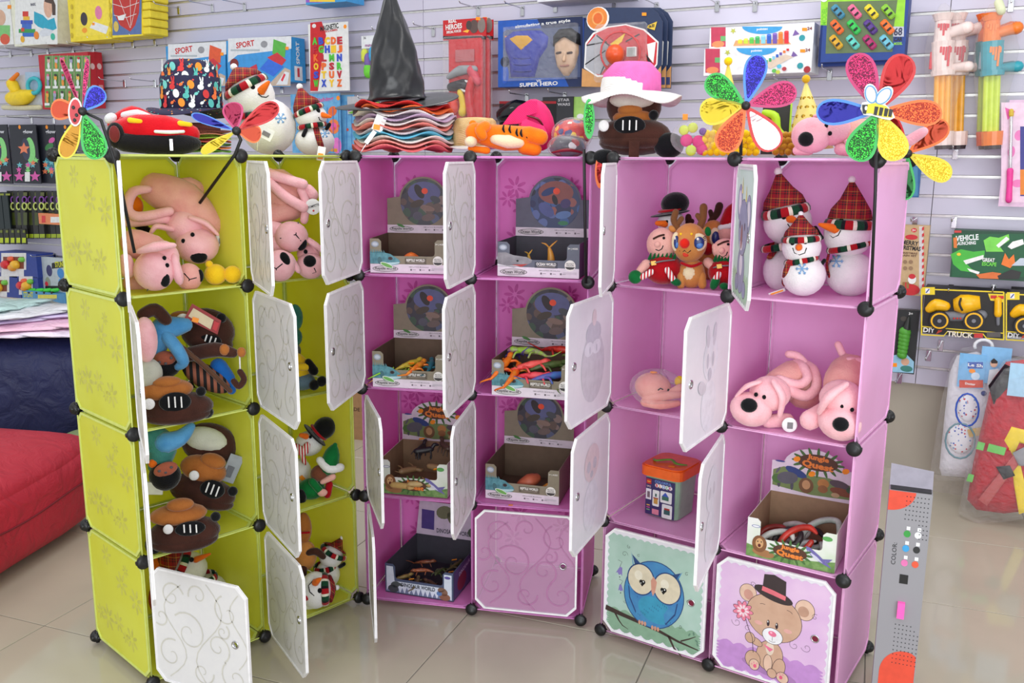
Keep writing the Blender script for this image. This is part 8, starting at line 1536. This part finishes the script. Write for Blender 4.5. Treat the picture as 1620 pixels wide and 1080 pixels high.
w.A = MB(FP(T(0, -.064, 0))); w.art(('r', 1532, 568, 1556, 578, c3(40, 80, 170)), ('x', 'Le Sh', 1544, 573, 5, W0, 20), ('r', 1519, 596, 1556, 608, c3(206, 70, 44)), ('x', 'Doctor', 1536, 602, 3.6, W0, 14), ('e', 1539, 582, 4.4, 3.4, OTAG), ('e', 1544, 590, 6, 6, c3(200, 220, 240)), ('e', 1573, 570, 5, 6, c3(222, 176, 150)), ('p', [(1568, 566), (1573, 562), (1579, 567), (1578, 570), (1569, 570)], c3(40, 30, 30)), ('p', [(1566, 580), (1580, 578), (1584, 604), (1562, 604)], c3(226, 230, 236))).done('card_print')
msk = patches('mask_cloth_dots', (232, 230, 236), [(200, 60, 70), (60, 80, 180), (120, 150, 200)], 70, .8, .28)
for nm, cx, cy, rx, ry in (('face_mask', 1532, 640, 17, 24), ('face_mask', 1521, 688, 22, 26)):
    o = sh3(w, nm, [(cx+rx*math.cos(a*PI/8), cy-ry*math.sin(a*PI/8)) for a in range(16)][::-1], .018, 0, msk); o.location.y = -.045
    bb = MB(); bb.tube([w.pt(cx+rx*1.05*math.cos(a*PI/8), cy-ry*1.05*math.sin(a*PI/8), .05) for a in range(16)], 1.5*w.k, c3(40, 80, 180) if cy < 660 else c3(110, 140, 150), 6, closed=True); w.part('mask_cord', bb, o)
b = MB(); b.box(w.pt(1545, 677, .066), (22*w.k, .003, 12*w.k), c3(226, 190, 120), T(0, 0, 0, 0, -20)); w.part('paper_slip', b); bb = MB(); bb.ell(w.pt(1557, 618, .05), 4*w.k, c3(40, 60, 130), None, 10, 6); w.part('button', bb)
b = MB(); V = [w.pt(*p) for p in ((1540, 548, .0), (1576, 556, 0), (1600, 590, 0), (1598, 700, 0), (1578, 764, 0), (1476, 760, 0), (1470, 740, 0), (1488, 620, 0), (1506, 565, 0))]; sh3(w, 'bag', [(1522, 550), (1556, 546), (1592, 562), (1600, 620), (1594, 720), (1578, 762), (1482, 760), (1472, 742), (1488, 640), (1504, 570)], .085, 0, FILM)
w = Wall('firefighter_costume', 'red firefighter costume with green reflective stripes in a clear bag', 'costume', 1540, 560, 1650, 828, .262, .03, W0, body='none'); rc = mat('red_cloth', (190, 30, 48), .6, 'cloth', rgb2=(170, 20, 40))
sh3(w, 'coat', [(1570, 600), (1592, 572), (1640, 566), (1690, 600), (1690, 780), (1640, 806), (1588, 812), (1545, 806), (1530, 790), (1540, 730), (1556, 660)], .06, 0, rc)
for nm, P, lift, m in (('black_shoulder', [(1564, 606), (1590, 572), (1614, 584), (1604, 612), (1574, 642)], .046, mat('gloss_black', (20, 20, 24), .15)), ('yellow_strap', [(1588, 690), (1600, 668), (1640, 678), (1640, 700), (1612, 694), (1602, 716)], .060, c3(244, 214, 40)), ('yellow_strap', [(1598, 716), (1614, 722), (1630, 800), (1612, 806), (1604, 760)], .058, c3(244, 214, 40)),
    ('axe_handle', [(1548, 782), (1580, 742), (1604, 712), (1616, 722), (1590, 754), (1562, 792)], .066, c3(190, 84, 84)), ('axe_head', [(1576, 730), (1598, 728), (1606, 744), (1588, 750)], .074, c3(40, 40, 44)), ('grey_pouch', [(1602, 708), (1642, 688), (1642, 730), (1612, 728)], .078, c3(150, 150, 156))):
    o = sh3(w, nm, P[::-1] if 0 else P, .006, 0, m); o.location.y = -lift
for x, y, ww in ((1552, 700, 10), (1577, 704, 24), (1536, 750, 8)): b = MB(); b.box(w.pt(x, y, .052 if ww < 20 else .066), (ww*w.k, .006, 12*w.k), c3(110, 200, 90), T(0, 0, 0, 0, 8)); w.part('reflective_stripe', b)
b = MB(); b.box(w.pt(1622, 596, .075), (44*w.k, .003, 50*w.k), c3(170, 210, 236)); w.part('header_card', b); sh3(w, 'bag', [(1562, 606), (1588, 570), (1640, 556), (1700, 590), (1700, 790), (1640, 818), (1540, 832), (1516, 812), (1530, 740), (1548, 660)], .10, 0, FILM)
# box at the top between hooks, cardboard box behind
w = Wall('toy_box', 'purple yellow and blue box corner at the very top', 'box', 484, -30, 548, 5, .22, .16, c3(60, 150, 210)); w.art(('r', 484, -30, 510, 4, c3(150, 90, 190)), ('r', 490, -10, 530, 3, c3(236, 200, 60))).done()
w = Wall('toy_box', 'pale box bottom edge above the super hero box', 'box', 850, -40, 990, -2, .24, .18, c3(214, 214, 222))  # box shape stands in for shadows along the top edge
P = on_z(552, 694, 0); t = thing('cardboard_box', 'brown cardboard box on the floor seen between the lime and orchid cabinets', 'box', Matrix.Translation(P) @ Matrix.Rotation(-.3, 4, 'Z')); MB().box((.05, .15, .15), (.34, .3, .30), mat('kraft_card', (176, 136, 96), .7)).build('carton', t)
a = MB(FP(T(0, -.0006, 0))); a.txt('MADE IN', .05, .17, .02, c3(90, 66, 48), 0, 0, .02, .12); a.build('print', t)['kind'] = 'stuff'; b = MB().cap([(-.05, .06, .32), (.05, .08, .33), (.13, .06, .32)], [.02, .03, .02], c3(230, 170, 90)); b.build('plastic_wrap', t)
# hooks
HN = ['right of the yellow foam tiles', 'above the SPORT box, second from the foam tiles', 'third from the foam tiles in the top row', 'left of the two beside the doll box', 'between the doll box and the bunny hat', 'under the boy block box at its left', 'under the middle of the block box', 'under the block box at its right', 'under the yellow foam mat', 'under the red foam mat', 'under the foam tile stack', 'under the baby toy box', 'under the left of the block box corner', 'under the right SPORT box', 'right of the witch hat', 'above the pack of foam shapes', 'above the red firefighter set', 'above the costume box at its left', 'above the costume box at its right', 'above the basketball set', 'at the top right of the basketball set', 'behind the pink cap', 'under the costume box', 'at the top left over the peg boxes', 'at the top right over the peg boxes', 'under the model car box', 'under the white blasters, tipped up', 'over the Merry Christmas box', 'over the green launcher box at its left', 'under the green launcher box at its left', 'under the green launcher box at its right', 'under the DIY truck box', 'holding nothing right of the green handle pack', 'under the green handle pack', 'left of the witch hat brim', 'over the stunt car pack', 'above the left glow packs', 'above the right glow packs', 'under the peg boxes', 'at the very top right corner']
hm = CHROME; hook0 = None
hk = [(283, 12, 1), (336, 8, 1), (387, 6, 1), (197, 128, 1), (245, 128, 1), (75, 77, 0), (115, 75, 0), (147, 73, 0), (179, 66, 0), (210, 66, 0), (245, 62, 0), (16, 82, 0), (49, 80, 0), (446, 136, 0), (686, 45, 1), (622, 52, 1), (757, 12, 1), (827, 12, 0), (879, 6, 0), (972, 4, 0), (1039, 6, 0), (834, 150, 0), (894, 148, 0), (1135, 4, 0), (1195, 4, 0), (1313, 112, 0), (1512, 236, 1), (1448, 345, 1), (1510, 345, 1), (1505, 452, 0), (1572, 452, 0), (1489, 540, 0), (1470, 556, 1), (1424, 592, 0), (600, 158, 1), (88, 402, 1), (50, 186, 0), (85, 186, 0), (1240, 128, 0), (1600, 2, 0)]
for i, (x, y, arm) in enumerate(hk):
    p = on_wall(x, y, 0.001); M = Matrix(((WU.x, -WN.x, 0, p.x), (WU.y, -WN.y, 0, p.y), (0, 0, 1, p.z), (0, 0, 0, 1)))
    t = thing('wall_hook', 'chrome slatwall hook '+HN[i], 'hook', M, 'chrome slatwall hooks')
    if hook0 is None:
        hook0 = MB().box((0, -.004, -.018), (.022, .004, .05), hm, bev=.001).build('plate', t); arm0 = MB().tube([(0, -.006, 0), (0, -.03, -.004), (0, -.19, -.002), (0, -.205, .012)], .003, hm, 8).build('arm', t)
    else: inst(hook0, t); inst(arm0, t)
